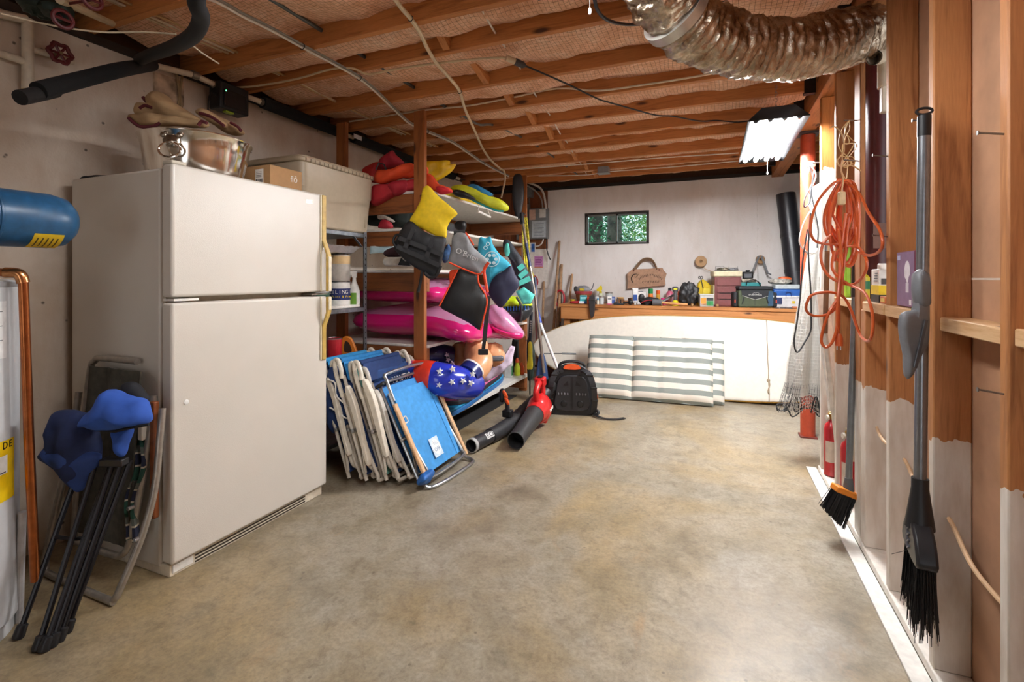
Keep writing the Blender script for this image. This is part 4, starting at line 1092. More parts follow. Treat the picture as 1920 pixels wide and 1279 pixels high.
drape_t('swim_fin', 'pale pointed fins lying on the third rack shelf', 'fin', [(721, 484), (745, 482), (771, 482), (771, 499), (745, 499), (722, 498)], 3.55, .05, M('#cfc9c0', .7), seed=2, pw=5)
drape_t('swim_fin', 'black triangular fin lying in front of the pale fins', 'fin', [(746, 497), (752, 483), (762, 492), (771, 486), (770, 499)], 3.5, .02, dark, sm=False, pw=6)
drape_t('notepad', 'pale blue folded cloth at the end of third rack shelf', 'cloth', [(694, 462), (738, 457), (739, 472), (694, 476)], 3.8, .02, M('#b9d3da', .7), sm=False, pw=8)
drape_t('mesh_bag', 'blue and black rope bundle hanging at third rack shelf', 'rope', [(832, 468), (842, 458), (845, 475), (838, 492), (830, 490)], 3.6, .05, M('#22456e', .8, var=.5, scale=20), folds=.03, seed=2)
# --- pink loungers on level .78
pinkm, nt, p = newmat('pink_vinyl')
p.inputs['Base Color'].default_value = lin('#cf1d72'); p.inputs['Roughness'].default_value = .18; p.inputs['Coat Weight'].default_value = .4
p.inputs['Subsurface Weight'].default_value = .2; p.inputs['Subsurface Radius'].default_value = (.1, .03, .05)
clearp, nt, p = newmat('clear_pink_vinyl')
p.inputs['Base Color'].default_value = lin('#e0a0c8'); p.inputs['Roughness'].default_value = .15; p.inputs['Alpha'].default_value = .72; p.inputs['Coat Weight'].default_value = .6
bump(nt, p, ntex(nt, mapped(nt, (1, 1, 1)), 18, 4), .4, .01)
def lounger(nm, label, c, rx, ry, t, seed, droop):
    o = put(nm, label, 'pool float', c)
    out = smooth2([(-rx, -ry * .7), (-rx * .8, -ry), (0, -ry * .98), (rx * .75, -ry), (rx, -ry * .75), (rx * .95, 0), (rx * 1.0, ry * .6), (rx * .85, ry), (0, ry * .95), (-rx * .8, ry), (-rx, ry * .7), (-rx * .96, 0)], 5)
    dsp = lambda x, y: -droop * max(0, x - .22) ** 1.3 * (1 + y * .8) + .006 * math.sin(y * 70) * (1 if abs(x) > rx * .7 else 0)
    low = MB().puff(out, t, None, rings=9, pw=2.2, disp=dsp)
    m1 = MB(); m2 = MB(); m1.v = low.v; m2.v = low.v
    n = len(out)
    m1.f = [f for f in low.f if min(low.v[i].z - dsp(low.v[i].x, low.v[i].y) for i in f) < -1e-4 or max(low.v[i].z - dsp(low.v[i].x, low.v[i].y) for i in f) < t * .52]
    s_ = set(map(tuple, m1.f)); m2.f = [f for f in low.f if tuple(f) not in s_]
    a = MB(); a.v = list(low.v); a.f = m1.f; b = MB(); b.v = list(low.v); b.f = m2.f
    for q, nm_, mm in ((a, 'pink_base', pinkm), (b, 'clear_top', clearp)):
        used = sorted({i for f in q.f for i in f}); mp_ = {u: k for k, u in enumerate(used)}
        z = MB(); z.v = [q.v[u] for u in used]; z.f = [[mp_[i] for i in f] for f in q.f]
        z.build(nm_, mm, o, sharp=70)
    return o
lo1 = lounger('pool_lounger', 'large hot pink inflatable lounger lying across the rack shelf and drooping over its edge', (-2.2, 3.72, RZ[1] + .145), .55, .57, .145, 1, .55)
lo2 = lounger('pool_lounger', 'second pink inflatable lounger lying on top of the large one', (-2.35, 3.68, RZ[1] + .39), .44, .55, .11, 2, .2)
MB().lathe([(.055, 0), (.06, .02), (.05, .05), (.035, .03), (.03, .01)], T(.05, -.42, .09) @ rotx(.5), 20).build('cup_holder', pinkm, lo2)
lo3 = drape_t('pool_float', 'clear and pink pillow float poking out below the lime tube', 'pool float', [(918, 574), (935, 572), (955, 588), (980, 618), (983, 630), (972, 637), (950, 628), (928, 612), (918, 600)], 4.15, .12, clearp, seed=1, part='clear_top')
drape('pink_base', [(919, 610), (935, 616), (955, 622), (978, 624), (981, 632), (972, 637), (950, 632), (928, 622)], 4.08, .08, pinkm, lo3)
# lime and black towable tube
lt = drape_t('towable_tube', 'lime green and black inflatable tow tube on the rack above pink float', 'tube', [(926, 572), (938, 560), (958, 555), (980, 558), (994, 566), (996, 574), (960, 576), (930, 578)], 4.7, .14, M('#b8d117', .4), pw=3, part='lime_top')
drape('black_base', [(932, 577), (960, 575), (995, 573), (998, 584), (988, 598), (968, 605), (945, 598)], 4.68, .14, M('#191c22', .5), lt)
MB().tube(spline([at(x, y, d=4.52) for x, y in ((968, 557), (976, 570), (978, 585), (976, 604))], 4), .012, 6).build('strap', black_pl, lt, True)
mb = MB()
for k in range(11):
    q = at(936 + k * 5.4, 578 - k * .3, d=4.54); mb.box(q.x - .004, q.x + .004, q.y - .004, q.y + .004, q.z - .03, q.z + .012)
mb.build('blue_stripe', M('#2b5fa8', .5), lt, True)
# --- level .20: bodyboards and patriotic float
zb = RZ[0] + .001
def bboard(name, label, c, L, w, t, mat, rot, edge):
    o = thing(name, label, 'bodyboard', c, rot)
    po = smooth2([(-w, -L), (w, -L), (w * 1.05, 0), (w * .9, L * .7), (w * .5, L), (-w * .5, L), (-w * .9, L * .7), (-w * 1.05, 0)], 4)
    MB().prism(po, 0, t * .6).build('slick_bottom', edge, o, bevel=.006)
    MB().prism(po, t * .6 + .0005, t).build('deck', mat, o, bevel=.01)
    return o
bboard('bodyboard', 'bright blue bodyboard lying lowest on the bottom rack shelf', (-2.20, 4.02, zb), .80, .26, .06, M('#1f93c7', .5), rotz(.06), M('#2f6fae', .5))
pk = bboard('bodyboard', 'pink bodyboard lying on the blue one on bottom rack shelf', (-2.19, 4.12, zb + .062), .70, .25, .06, M('#dd6fa6', .5), rotz(.10), M('#2b2b33', .5))
MB().tube(spline([(.10 + .016 * math.cos(i * 1.9) , .28 + .022 * i, .0605) for i in range(8)], 4), .002, 5).build('scribble', M('#53306e', .5), pk)
drape_t('beach_towel', 'white and lilac towel draped over the pink bodyboard', 'towel', [(893, 716), (905, 700), (925, 688), (946, 668), (958, 648), (966, 650), (960, 680), (940, 700), (912, 717)], 4.3, .04, M('#e4d5ea', .7, bmp=.1), folds=.02, seed=5, sm=False, pw=5)
starb, nt, p = newmat('royal_blue_vinyl'); p.inputs['Base Color'].default_value = lin('#2338b4'); p.inputs['Roughness'].default_value = .2; p.inputs['Coat Weight'].default_value = .5
pf = thing('inflatable_figure', 'star spangled blue inflatable swimmer with orange skin arm on bottom rack shelf', 'pool float', (-1.95, 3.35, RZ[0]))
def solid_at(pts): return [at(x, y, d=dd) for x, y, dd in pts]
leg = spline(solid_at([(770, 706, 3.6), (800, 708, 3.56), (830, 712, 3.55), (860, 718, 3.62), (880, 720, 3.75)]), 7)
n_ = len(leg); MB().tube([q + V((0, 0, -.0)) for q in leg] + [leg[-1] + V((.03, .06, .0)), leg[-1] + V((.05, .1, .005))], [.122] * n_ + [.10, .05], 24).build('blue_leg', starb, pf, True, sharp=60)
rp = spline(solid_at([(765, 705, 3.62), (800, 708, 3.558), (812, 709.5, 3.556)]), 5)
MB().tube(rp, .1245, 24).build('red_band', M('#d3321f', .3), pf, True, sharp=60)
mb = MB()
whs = M('#f3f1ee', .4)
def on_leg(px, py, r=.0245, rot=0):
    p0 = at(px, py, d=3.425 + max(0, px - 845) * .0022 + ((py - 712) / 36) ** 2 * .055)
    return face_cam(p0, rot)
for i, (x, y) in enumerate(((824, 697), (848, 693), (847, 717), (868, 715), (883, 719), (823, 722), (886, 702))):
    q = star(.0235)
    mb.prism([(a, b) for a, b in q], -.03, .004, on_leg(x, y, rot=.2 * i))
mb.build('star', whs, pf, True)
MB().tube(solid_at([(845, 672, 3.95), (815, 668, 3.9), (790, 668, 3.85), (770, 670, 3.8)]), [.10, .11, .115, .11], 20).build('navy_leg', M('#15163a', .3), pf, True)
mb = MB()
for i, (x, y) in enumerate(((814, 663), (838, 666), (840, 675), (818, 678), (848, 682))):
    mb.prism(star(.02), -.03, .004, face_cam(at(x, y, d=3.80), .4 * i))
mb.build('star', M('#a08794', .5), pf, True)
skin = M('#e2a678', .35, coat=.3)
arm = spline(solid_at([(895, 640, 4.0), (893, 662, 3.95), (900, 680, 3.85), (888, 700, 3.76)]), 6)
MB().tube(arm, [.085 + .02 * math.sin(PI * i / (len(arm) - 1)) for i in range(len(arm))], 20).build('arm', skin, pf, True, sharp=60)
MB().tube(solid_at([(886, 693, 3.72), (876, 704, 3.66)]), .088, 20).build('navy_cuff', M('#1b2a6e', .3), pf, True)
MB().tube(solid_at([(886, 692.5, 3.725), (888, 690, 3.735)]), .092, 20).build('white_cuff', whs, pf, True)
MB().blob(at(925, 665, d=4.1), (.10, .09, .10), 18, 12, .15, 3).build('hand', skin, pf, True)
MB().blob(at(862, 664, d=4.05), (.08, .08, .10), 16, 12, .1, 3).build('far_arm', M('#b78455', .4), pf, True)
MB().box(-.05, .05, -.03, .03, -.02, .02, T(at(932, 672, d=4.0)) @ rotz(.6)).build('valve_cap', M('#595d64', .5), pf, True, bevel=.01)
drape_t('striped_float', 'blue and white inflatable cuff behind the star float', 'pool float', [(838, 655), (850, 648), (868, 650), (860, 662), (848, 668)], 4.2, .05, M('#24439a', .4))
sq = thing('squeeze_bottle', 'orange and lime squeeze bottle at far end of bottom rack shelf', 'bottle', (-2.0, 5.02, zb))
MB().lathe([(.03, 0), (.034, .01), (.034, .09), (.02, .12), (.02, .14)], None, 18).build('body', M('#c6d633', .4), sq)
MB().lathe([(.021, .14), (.024, .145), (.02, .17), (.01, .19)], None, 16).build('cap', M('#e0531f', .4), sq)
sq2 = thing('squeeze_bottle', 'small orange bottle beside the rack post on bottom shelf', 'bottle', (-1.975, 5.09, zb))
MB().lathe([(.025, 0), (.03, .01), (.028, .08), (.014, .11), (.014, .125), (.006, .13)], None, 18).build('body', M('#e4571d', .4), sq2)
cart = thing('carton', 'white and green carton at far end of bottom rack shelf', 'box', (-2.05, 4.90, zb))
MB().box(-.04, .04, -.03, .03, 0, .20).build('box_body', M('#e9ece2', .5), cart, bevel=.003)
MB().box(.0402, .041, -.025, .025, .02, .12).build('green_print', M('#2f7d4a', .5), cart)
tag(MB().box(-2.2, -1.96, 3.2, 4.9, .002, .012).build('rubber_strip', M('#232324', .8, bmp=.2)), 'flat dark rubber strip on the floor under the rack', 'mat')

# ================================================================ HANGING VESTS
yel2 = M('#e3c012', .75, bmp=.1); blkc = M('#1a1a1d', .6, bmp=.12); gryc = M('#8a8c8f', .75, bmp=.1); oran = M('#e8481c', .6)
v1 = drape_t('life_vest', 'yellow and black life vest hanging on the front rack post', 'life vest', [(792, 356), (800, 348), (808, 352), (822, 368), (846, 388), (858, 401), (846, 412), (838, 428), (836, 446), (814, 441), (790, 428), (768, 416), (778, 396), (788, 376)], 3.34, .03, yel2, folds=.012, seed=2, part='yellow_yoke', fs_=7, n=3)
drape('black_panel', [(766, 414), (790, 430), (814, 442), (836, 446), (833, 470), (826, 500), (816, 523), (796, 512), (770, 496), (740, 468), (744, 445)], 3.30, .045, blkc, v1, .02, 4, fs_=9, n=3)
for a, b in (((776, 428), (758, 468)), ((812, 444), (798, 490)), ((748, 446), (830, 478)), ((744, 462), (824, 498))):
    MB().beam(at(*a, d=3.235), at(*b, d=3.235), .03, .004, (ST, -CT, 0)).build('strap', M('#232326', .6), v1, True)
MB().tube(spline([at(x, y, d=3.3) for x, y in ((792, 505), (788, 530), (784, 548))], 4), .010, 6).build('loose_strap', M('#151517', .6), v1, True)
MB().tube(spline([at(x, y, d=3.28) for x, y in ((770, 450), (745, 440), (738, 455), (752, 470))], 4), .009, 6).build('loose_strap', M('#151517', .6), v1, True)
MB().tube(spline([at(x, y, d=3.26) for x, y in ((826, 498), (818, 516), (806, 520), (796, 512))], 4), .012, 6).build('loose_strap', M('#151517', .6), v1, True)
MB().rod((RX1 - .03, RY0 - .001, at(800, 356, d=3.34).z), at(799, 358, d=3.34), .005, 8).build('hook', nail_m, v1, True)
v2 = drape_t('life_vest', 'grey and black life vest with orange edging hanging from rack shelf', 'life vest', [(850, 438), (872, 436), (880, 452), (890, 466), (917, 492), (904, 508), (896, 514), (868, 504), (842, 492), (846, 468)], 3.5, .03, gryc, seed=3, part='grey_yoke', n=3)
drape('black_panel', [(858, 506), (876, 508), (896, 514), (898, 532), (910, 552), (912, 570), (906, 600), (900, 619), (880, 606), (850, 590), (824, 574), (838, 546)], 3.46, .045, M('#161617', .55, bmp=.1), v2, .012, 6, fs_=8, n=3)
drape('side_panel', [(844, 508), (860, 506), (852, 522), (845, 534), (842, 520)], 3.50, .02, oran, v2)
for L_ in (((842, 492), (868, 504), (896, 514), (906, 508), (917, 493)), ((824, 574), (838, 546), (858, 506)), ((896, 514), (898, 532), (910, 552), (913, 570), (906, 600), (901, 620)), ((873, 436), (880, 446), (888, 460))):
    MB().tube(spline([at(x, y, d=3.415) for x, y in L_], 5), .006, 6).build('orange_edge', oran, v2, True)
MB().tube(spline([at(x, y, d=3.45) for x, y in ((916, 492), (908, 506), (910, 525), (914, 548))], 4), .011, 8).build('orange_edge', oran, v2, True)
arc_text("O'Brien", .055, face_cam(at(876, 478, d=3.455), -.40), M('#d9dadb', .5), v2, sx=1.0)
MB().beam(at(916, 555, d=3.44), at(908, 640, d=3.44), .03, .005, (ST, -CT, 0)).build('strap', M('#2a2b2e', .6), v2, True)
MB().beam(at(908, 640, d=3.44), at(905, 664, d=3.44), .026, .004, (ST, -CT, 0)).build('strap', M('#202124', .6), v2, True)
MB().box(-.035, .035, -.012, .012, -.02, .02, T(at(906, 660, d=3.42)) @ rotz(YAW)).build('buckle', black_pl, v2, True, bevel=.005)
MB().beam(at(851, 437, d=3.5), at(872, 435, d=3.5), .02, .03).build('collar_loop', black_pl, v2, True)
v3 = drape_t('life_vest', 'turquoise and navy life vest hanging third along the rack', 'life vest', [(899, 446), (910, 447), (920, 444), (924, 458), (938, 478), (958, 497), (944, 508), (930, 516), (922, 532), (916, 545), (912, 520), (906, 498), (896, 480)], 3.92, .03, M('#38a9c4', .75, bmp=.1), seed=3, part='turquoise_yoke', n=3)
drape('navy_panel', [(958, 498), (966, 514), (974, 534), (958, 556), (940, 577), (926, 566), (916, 550), (920, 530), (930, 516), (944, 508)], 3.88, .045, M('#23253f', .7), v3, .006, 2, n=3)
arc_text('\u2740', .10, face_cam(at(924, 486, d=3.865), -.3), whs, v3) if False else None
mb = MB()
fl = face_cam(at(922, 486, d=3.872))
for k in range(6):
    a = k * PI / 3; mb.prism([(.034 * math.cos(a) + .014 * math.cos(b), .034 * math.sin(a) + .014 * math.sin(b)) for b in [i * PI / 4 for i in range(8)]], -.004, .004, fl)
mb.tube([fl @ V((.058 * math.cos(b), .058 * math.sin(b), 0)) for b in [i * PI / 12 for i in range(24)]], .004, 5, closed=True)
for k in range(3):
    mb.tube([fl @ V((-.07 + .02 * k + .014 * math.cos(b), .06 + .03 * k - .1 * (k == 0) + .014 * math.sin(b), 0)) for b in [i * PI / 5 for i in range(10)]], .003, 5, closed=True)
mb.build('flower_print', M('#cfe9ee', .5), v3, True)
v4 = drape_t('life_vest', 'black and teal striped life vest nearest the paddles', 'life vest', [(944, 452), (954, 450), (966, 466), (980, 486), (994, 516), (1003, 548), (990, 552), (976, 540), (964, 512), (956, 488), (944, 470)], 4.35, .035, M('#22262e', .7), seed=3, part='black_panel', n=3)
tealm = M('#55c3b4', .7)
for (a, b) in (((972, 505), (982, 497)), ((974, 520), (988, 508)), ((972, 532), (994, 522))):
    MB().beam(at(*a, d=4.28), at(*b, d=4.28), .045, .006, (ST, -CT, 0)).build('teal_stripe', tealm, v4, True)
drape('teal_foam', [(967, 547), (982, 538), (1003, 553), (995, 570), (980, 571)], 4.25, .035, tealm, v4, sm=False, pw=6)
drape('teal_lining', [(947, 460), (953, 456), (956, 474), (950, 482), (946, 474)], 4.30, .02, tealm, v4)

# ================================================================ BEACH CHAIRS
def beach_chair(label, Xb, Xt, Zt, Y0, W_, fabric, headc, tube_c, arm_c, arm_kind, seed, group=None, sub=None):
    R = random.Random(seed)
    ln = math.hypot(Xt - Xb, Zt)
    zax = V((Xt - Xb, 0, Zt)).normalized(); xax = V((0, -1, 0)); yax = zax.cross(xax)      # yax points to the front (+X), xax towards the viewer
    m = Matrix(((xax.x, yax.x, zax.x, Xb), (xax.y, yax.y, zax.y, Y0 + W_), (xax.z, yax.z, zax.z, 0), (0, 0, 0, 1)))
    t = thing('beach_chair', label, 'chair', (Xb, Y0, 0), None, group); t.matrix_basis = m
    r = .011; L = ln
    lift = .03
    # back frame
    def u(x0, x1, z0, z1, y, rr, hook=0):
        pts = [(x0, y, z0)]
        pts += [(x0, y, z1 - rr)]
        pts += [(x0 + rr - rr * math.cos(a), y + hook * math.sin(a) * 0, z1 - rr + rr * math.sin(a)) for a in (PI / 8, PI / 4, 3 * PI / 8, PI / 2)]
        pts += [(x1 - rr + rr * math.sin(a), y, z1 - rr + rr * math.cos(a)) for a in (0, PI / 8, PI / 4, 3 * PI / 8)]
        pts += [(x1, y, z1 - rr), (x1, y, z0)]
        return pts
    MB().tube(u(0, W_, lift + .02, L, 0, .05), r, 10).build('back_frame', tube_c, t)
    MB().tube([(a, b, (lift + L * .84) - (c - lift) + lift * 0) for a, b, c in u(.018, W_ - .018, lift, L * .80, .034, .05)], r, 10).build('seat_frame', tube_c, t)
    lgp = [(.03, .030, L * .42), (.03, .05, .16), (.035, .062, .06), (.06, .066, .022)]
    lgp += [(W_ - a, b, c) for a, b, c in lgp[::-1]]
    MB().tube(spline(lgp, 4), r, 10).build('leg_frame', tube_c, t)
    for x in (0, W_):
        MB().lathe([(.008, -.024), (.012, -.02), (.012, .02), (.008, .024)], T(x, .015, L * .45) @ roty(PI / 2), 10).build('hinge', steel, t)
        s = -1 if x == 0 else 1
        if arm_kind == 'wood':
            MB().box(x + s * .002 - .016, x + s * .002 + .016, .050, .068, L * .02, L * .77).build('arm', arm_c, t, bevel=.005)
        else:
            o_ = R.uniform(-.06, .06); w_ = R.uniform(-.006, .01); prof = [(.045, .16 + o_), (.066, .15 + o_), (.070 + w_, .28 + o_), (.084 + w_, .46 + o_), (.082, .56 + o_), (.064, .61 + o_), (.044, .58 + o_), (.05, .48 + o_), (.046, .28 + o_)]
            po = smooth2([(y_, z_ * L / .75) for y_, z_ in prof], 3)
            mm = Matrix(((0, 0, 1, x + s * .004), (1, 0, 0, 0), (0, 1, 0, 0), (0, 0, 0, 1)))
            MB().prism(po, -.018, .018, mm).build('arm', arm_c, t, bevel=.006)
            # hooked white plastic end caps over the back frame
            MB().tube(spline([(x, -.002, L * .72), (x, -.004, L * .9), (x + -s * .01, .004, L + .006), (x - s * .012, .03, L + .002), (x - s * .006, .038, L * .92), (x, .03, L * .86)], 4), .0135, 10).build('end_hook', arm_c, t)
        MB().beam((x + s * .012, .02, L * .12), (x + s * .012, .055, L * .34), .004, .018, (1, 0, 0)).build('link_bar', tube_c, t)
    MB().sheet(lambda a, b: (.012 + a * (W_ - .024), .004 + .02 * math.sin(a * PI) * math.sin(b * PI) + .004 * noise.noise(V((a * 6, b * 6, seed))), lift + .05 + b * (L - .11)), 10, 12, .004).build('back_sling', fabric, t)
    MB().sheet(lambda a, b: (.03 + a * (W_ - .06), .040 + .006 * noise.noise(V((a * 5, b * 6, seed + 4))), .10 + b * (L * .68)), 10, 12, .004).build('seat_sling', sub or fabric, t)
    # wrap of cloth over the top bar
    if headc:
        def fn(a, b):
            ang = -.6 + b * 3.9; rr = .017 + .004 * noise.noise(V((a * 8, b * 3, seed)))
            return (.06 + a * (W_ - .12), rr * math.cos(ang + PI / 2) * -1, L - .002 + rr * math.sin(ang + PI / 2) - .0)
        MB().tube([(.06, 0, L), (W_ - .06, 0, L)], .018, 12).build('top_wrap', headc, t)
        MB().puff(rrect(W_ - .12, .13, .02), .018, T(W_ / 2, .022, L - .075) @ rotx(PI / 2), folds=.01, fs_=12, seed=seed).build('headrest', fabric if R.random() < .3 else headc, t)
    return t
nv = M('#1c3566', .85, bmp=.08); sky = M('#3d8ed0', .8, bmp=.06); tq = M('#2a87bd', .8); wt = M('#e6e1d8', .45); wpl = M('#e5dccb', .4); rain = M('#c98a2f', .7, var=.5, scale=6)
ct = M('#cfc6b8', .4); slv = M('#b4b6b8', .28, .9); woodarm = M('#dab084', .5, var=.12)
coral = M('#dd7f62', .8)
Y0c = 2.53
beach_chair('folded beach chair farthest back against the metal shelf with light blue top', -2.055, -2.325, .74, 2.41, .52, nv, tq, ct, wpl, 'plastic', 1)
beach_chair('folded beach chair second from the back with coral and blue top', -1.995, -2.255, .725, 2.45, .52, M('#1f4f86', .85), tq, ct, wpl, 'plastic', 2, sub=nv)
beach_chair('folded beach chair third from the back with bright blue top wrap', -1.93, -2.205, .745, 2.42, .53, nv, M('#2378b4', .8), ct, wpl, 'plastic', 3)
beach_chair('folded beach chair in the middle of the row with navy top', -1.872, -2.152, .715, 2.50, .51, M('#b58a3a', .7, var=.5, scale=6), nv, ct, wpl, 'plastic', 4, sub=M('#c9b45a', .7, var=.5))
beach_chair('folded beach chair with white arms and navy headrest third from the front', -1.82, -2.095, .73, 2.47, .53, M('#4d7f74', .7, var=.5, scale=6), nv, ct, wpl, 'plastic', 5, sub=nv)
nau = beach_chair('folded navy beach chair with white lettering just behind the light blue one', -1.775, -2.075, .68, 2.52, .53, M('#1d3f74', .85), nv, ct, M('#c9c3b8', .5), 'plastic', 6)
ln_ = math.hypot(.29, .685)
arc_text('NAUTICA', .058, Matrix(((-1, 0, 0, .20), (0, 0, 1, .050), (0, 1, 0, ln_ * .84), (0, 0, 0, 1))), white_paint, nau, world=False)
third = [o for o in bpy.data.objects if o.name.startswith('beach_chair') and o.parent is None and 'third from the back' in o['label']][0]
drape('pouch', [(613, 704), (628, 690), (640, 735), (655, 790), (650, 803), (632, 814), (614, 795)], 3.08, .03, nv, third, .01, 3)
for L_ in (((614, 712), (628, 718), (630, 740), (640, 752), (654, 762)), ((618, 764), (632, 772), (648, 784), (656, 782))):
    MB().tube(spline([at(x, y, d=3.04) for x, y in L_], 4), .005, 6).build('white_piping', wt, third, True)
# front chair
fc = beach_chair('light blue folded beach chair with wooden arms at the front of the row', -1.645, -1.965, .60, 2.555, .50, sky, None, slv, woodarm, 'wood', 9, sub=sky)
Lf = math.hypot(.32, .60)
MB().tube(spline([(-1.665, 3.035, .10), (-1.635, 3.045, .05), (-1.60, 3.055, .022), (-1.555, 3.045, .013), (-1.525, 2.99, .0125), (-1.535, 2.75, .0125), (-1.565, 2.575, .0125), (-1.605, 2.54, .02), (-1.65, 2.55, .07)], 6), .011, 10).build('foot_bar', slv, fc, True)
MB().tube(spline([(.02, .045, Lf * .8), (.02, .055, Lf * 1.0), (.05, .058, Lf * 1.06), (.45, .058, Lf * 1.06), (.48, .055, Lf * 1.0), (.48, .045, Lf * .8)], 4), .011, 10).build('top_bar', slv, fc)
MB().sheet(lambda a, b: (.03 + a * .44, .046 + .012 * math.sin(a * PI) * math.sin(b * PI), .055 + b * (Lf * .80)), 12, 14, .005).build('front_panel', M('#3f95d8', .75, bmp=.05), fc)
for a in (.09,):
    MB().box(a - .001, a + .001, .0535, .056, .06, Lf * .84).build('seam', M('#2e74ac', .8), fc)
mlab = Matrix(((1, 0, 0, .29), (0, 0, 1, .0618), (0, -1, 0, .17), (0, 0, 0, 1)))
MB().box(-.05, .05, -.062, .062, 0, .0012, mlab).build('label_patch', M('#cfe0ec', .6), fc)
MB().prism([(.043 * math.cos(a), .05 * math.sin(a)) for a in [i * PI / 12 for i in range(24)]], .0013, .002, mlab).build('label_oval', M('#f2f4f4', .6), fc)
arc_text('RIO', .036, mlab @ T(0, .014, .0022) @ rotx(0), M('#6d8fb0', .6), fc, world=False)
mb = MB()
for s in range(2):
    mb.tube([mlab @ V((-.025 + i * .005, -.02 - s * .012 + .006 * math.sin(i * 1.2), .0022)) for i in range(11)], .001, 4)
mb.build('label_waves', M('#6d8fb0', .6), fc)
for z in (Lf * .74, Lf * .70):
    MB().box(.015, .045, .05, .072, z - .006, z + .006).build('white_clip', wt, fc, bevel=.002)
MB().tube(spline([(.48, .06, Lf * .62), (.46, .064, Lf * .63), (.455, .064, Lf * .58), (.48, .06, Lf * .57)], 4), .004, 6).build('white_clip', wt, fc)
for x in (.0, .50):
    MB().box(x - .016, x + .016, -.015, .045, Lf * .97, Lf * 1.0).build('black_joint', black_pl, fc, bevel=.005)
MB().puff(rrect(.14, .08, .03), .03, T(.50, .06, .04) @ rotx(.5), folds=.02, fs_=14, seed=5).build('cloth_pouch', M('#1d5ea8', .5, bmp=.1), fc)
# ================================================================ BACK WALL FITTINGS (left corner)
xc = at(1028, 500, Y=YB).x
mb = MB(); mb.box(XL + .01, xc, YB - .03, YB - .001, 1.60, 2.465)
q0w = at(980, 468, Y=YB - .03)
pb = thing('panel_backing', 'brown boards behind the electrical panel in the far left corner', 'board', (-2.2, YB - .02, 1.6))
for k in range(3):
    x0 = XL + .02 + k * (xc - XL - .02) / 3
    MB().box(x0, x0 + (xc - XL - .02) / 3 - .006, YB - .03, YB - .001, q0w.z + .006, 2.465).build('plank', wood('z', '#8a4f2a', '#54301a'), pb, True)
wbd = thing('white_board', 'white painted panel below the electrical panel in the far corner', 'board', (-2.3, YB - .02, .9))
q0, q1 = at(980, 468, Y=YB - .03), at(1027, 541, Y=YB - .03)
MB().box(q0.x - .5, q1.x, YB - .03, YB - .001, q1.z, q0.z - .0).build('board', M('#e3ddd6', .6), wbd, True)
fly = thing('flyer', 'pink printed flyer pinned to the white panel', 'paper', at(1010, 492, Y=YB - .032))
a, b = at(1002, 502, Y=YB - .032), at(1018, 480, Y=YB - .032)
MB().box(a.x, b.x, YB - .0335, YB - .0308, a.z, b.z).build('sheet', M('#c98abf', .7), fly, True)
mb = MB()
for k in range(5):
    z = b.z - .03 - k * .022; mb.box(a.x + .012, b.x - .012 - .01 * (k % 2), YB - .0345, YB - .0337, z, z + .008)
mb.build('print_line', M('#8b3f86', .7), fly, True)
MB().box(a.x, b.x, YB - .0345, YB - .0337, a.z, a.z + .012).build('orange_band', M('#d98a55', .7), fly, True)
nt_ = thing('notice', 'white and blue notice card below the electrical panel', 'paper', at(997, 466, Y=YB - .033))
a, b = at(989, 474, Y=YB - .034), at(1004, 455, Y=YB - .034)
MB().box(a.x, b.x, YB - .038, YB - .032, a.z, b.z).build('card', M('#e6e4e2', .7), nt_, True)
MB().box((a.x + b.x) / 2, b.x - .01, YB - .0395, YB - .0385, a.z + .01, b.z - .015).build('blue_block', M('#3166b8', .7), nt_, True)
gp = M('#74797b', .45, .2)
def ebox(name, label, p0, p1, dep, y=YB - .032, mat=gp, cat='electrical box'):
    a, b = at(*p0, Y=y), at(*p1, Y=y)
    t = thing(name, label, cat, ((a.x + b.x) / 2, y, min(a.z, b.z)))
    MB().box(a.x, b.x, y - dep, y, b.z, a.z).build('cabinet', mat, t, True, bevel=.006)
    return t, a, b
t, a, b = ebox('breaker_box', 'grey electrical breaker panel with paper labels in far corner', (996, 393), (1030, 448), .10)
yf = YB - .032 - .10
MB().box(a.x + .008, b.x - .008, yf - .008, yf - .0005, b.z + .012, a.z - .012).build('door', M('#7f8486', .45, .2), t, True, bevel=.003)
W1 = b.x - a.x; H1 = a.z - b.z
def paper(x0, x1, z0, z1, mat, nm='label'):
    return MB().box(a.x + W1 * x0, a.x + W1 * x1, yf - .0098, yf - .0083, b.z + H1 * z0, b.z + H1 * z1).build(nm, mat, t, True)
paper(.03 + .02, .38, .62, .95, M('#c9a897', .6)); paper(.6, .94, .68, .96, M('#d5d3cd', .6)); paper(.2, .94, .04, .58, M('#b9c4cb', .6), 'circuit_chart')
mb = MB()
for k in range(10):
    z = b.z + H1 * (.1 + .042 * k); mb.box(a.x + W1 * (.3), a.x + W1 * (.84 - .04 * (k % 3)), yf - .0106, yf - .0099, z, z + .004)
mb.build('print_line', M('#5b6670', .6), t, True)
ebox('meter_box', 'wide grey electrical box left of the breaker panel', (972, 385), (995, 450), .08)
ebox('disconnect_box', 'small grey switch box above the breaker panel', (981, 354), (1001, 371), .08)
t2, a2, b2 = ebox('conduit_group', 'pair of thin grey conduits rising from the breaker panel', (985, 372), (987, 388), .02)
MB().rod(at(992, 371, Y=YB - .06), at(992, 392, Y=YB - .06), .008, 8).build('conduit', gp, t2, True)
cable('panel_cable', 'white cables arching from joists down into the breaker panel', [at(x, y, Y=6.2) for x, y in ((975, 338), (995, 344), (1012, 352), (1020, 366), (1024, 392))], .014, M('#cfcac3', .5))
cable('panel_cable', 'grey cable arching inside the white cables by the panel', [at(x, y, Y=6.22) for x, y in ((975, 342), (992, 350), (1006, 360), (1015, 374), (1018, 393))], .010, M('#9b9a96', .5))
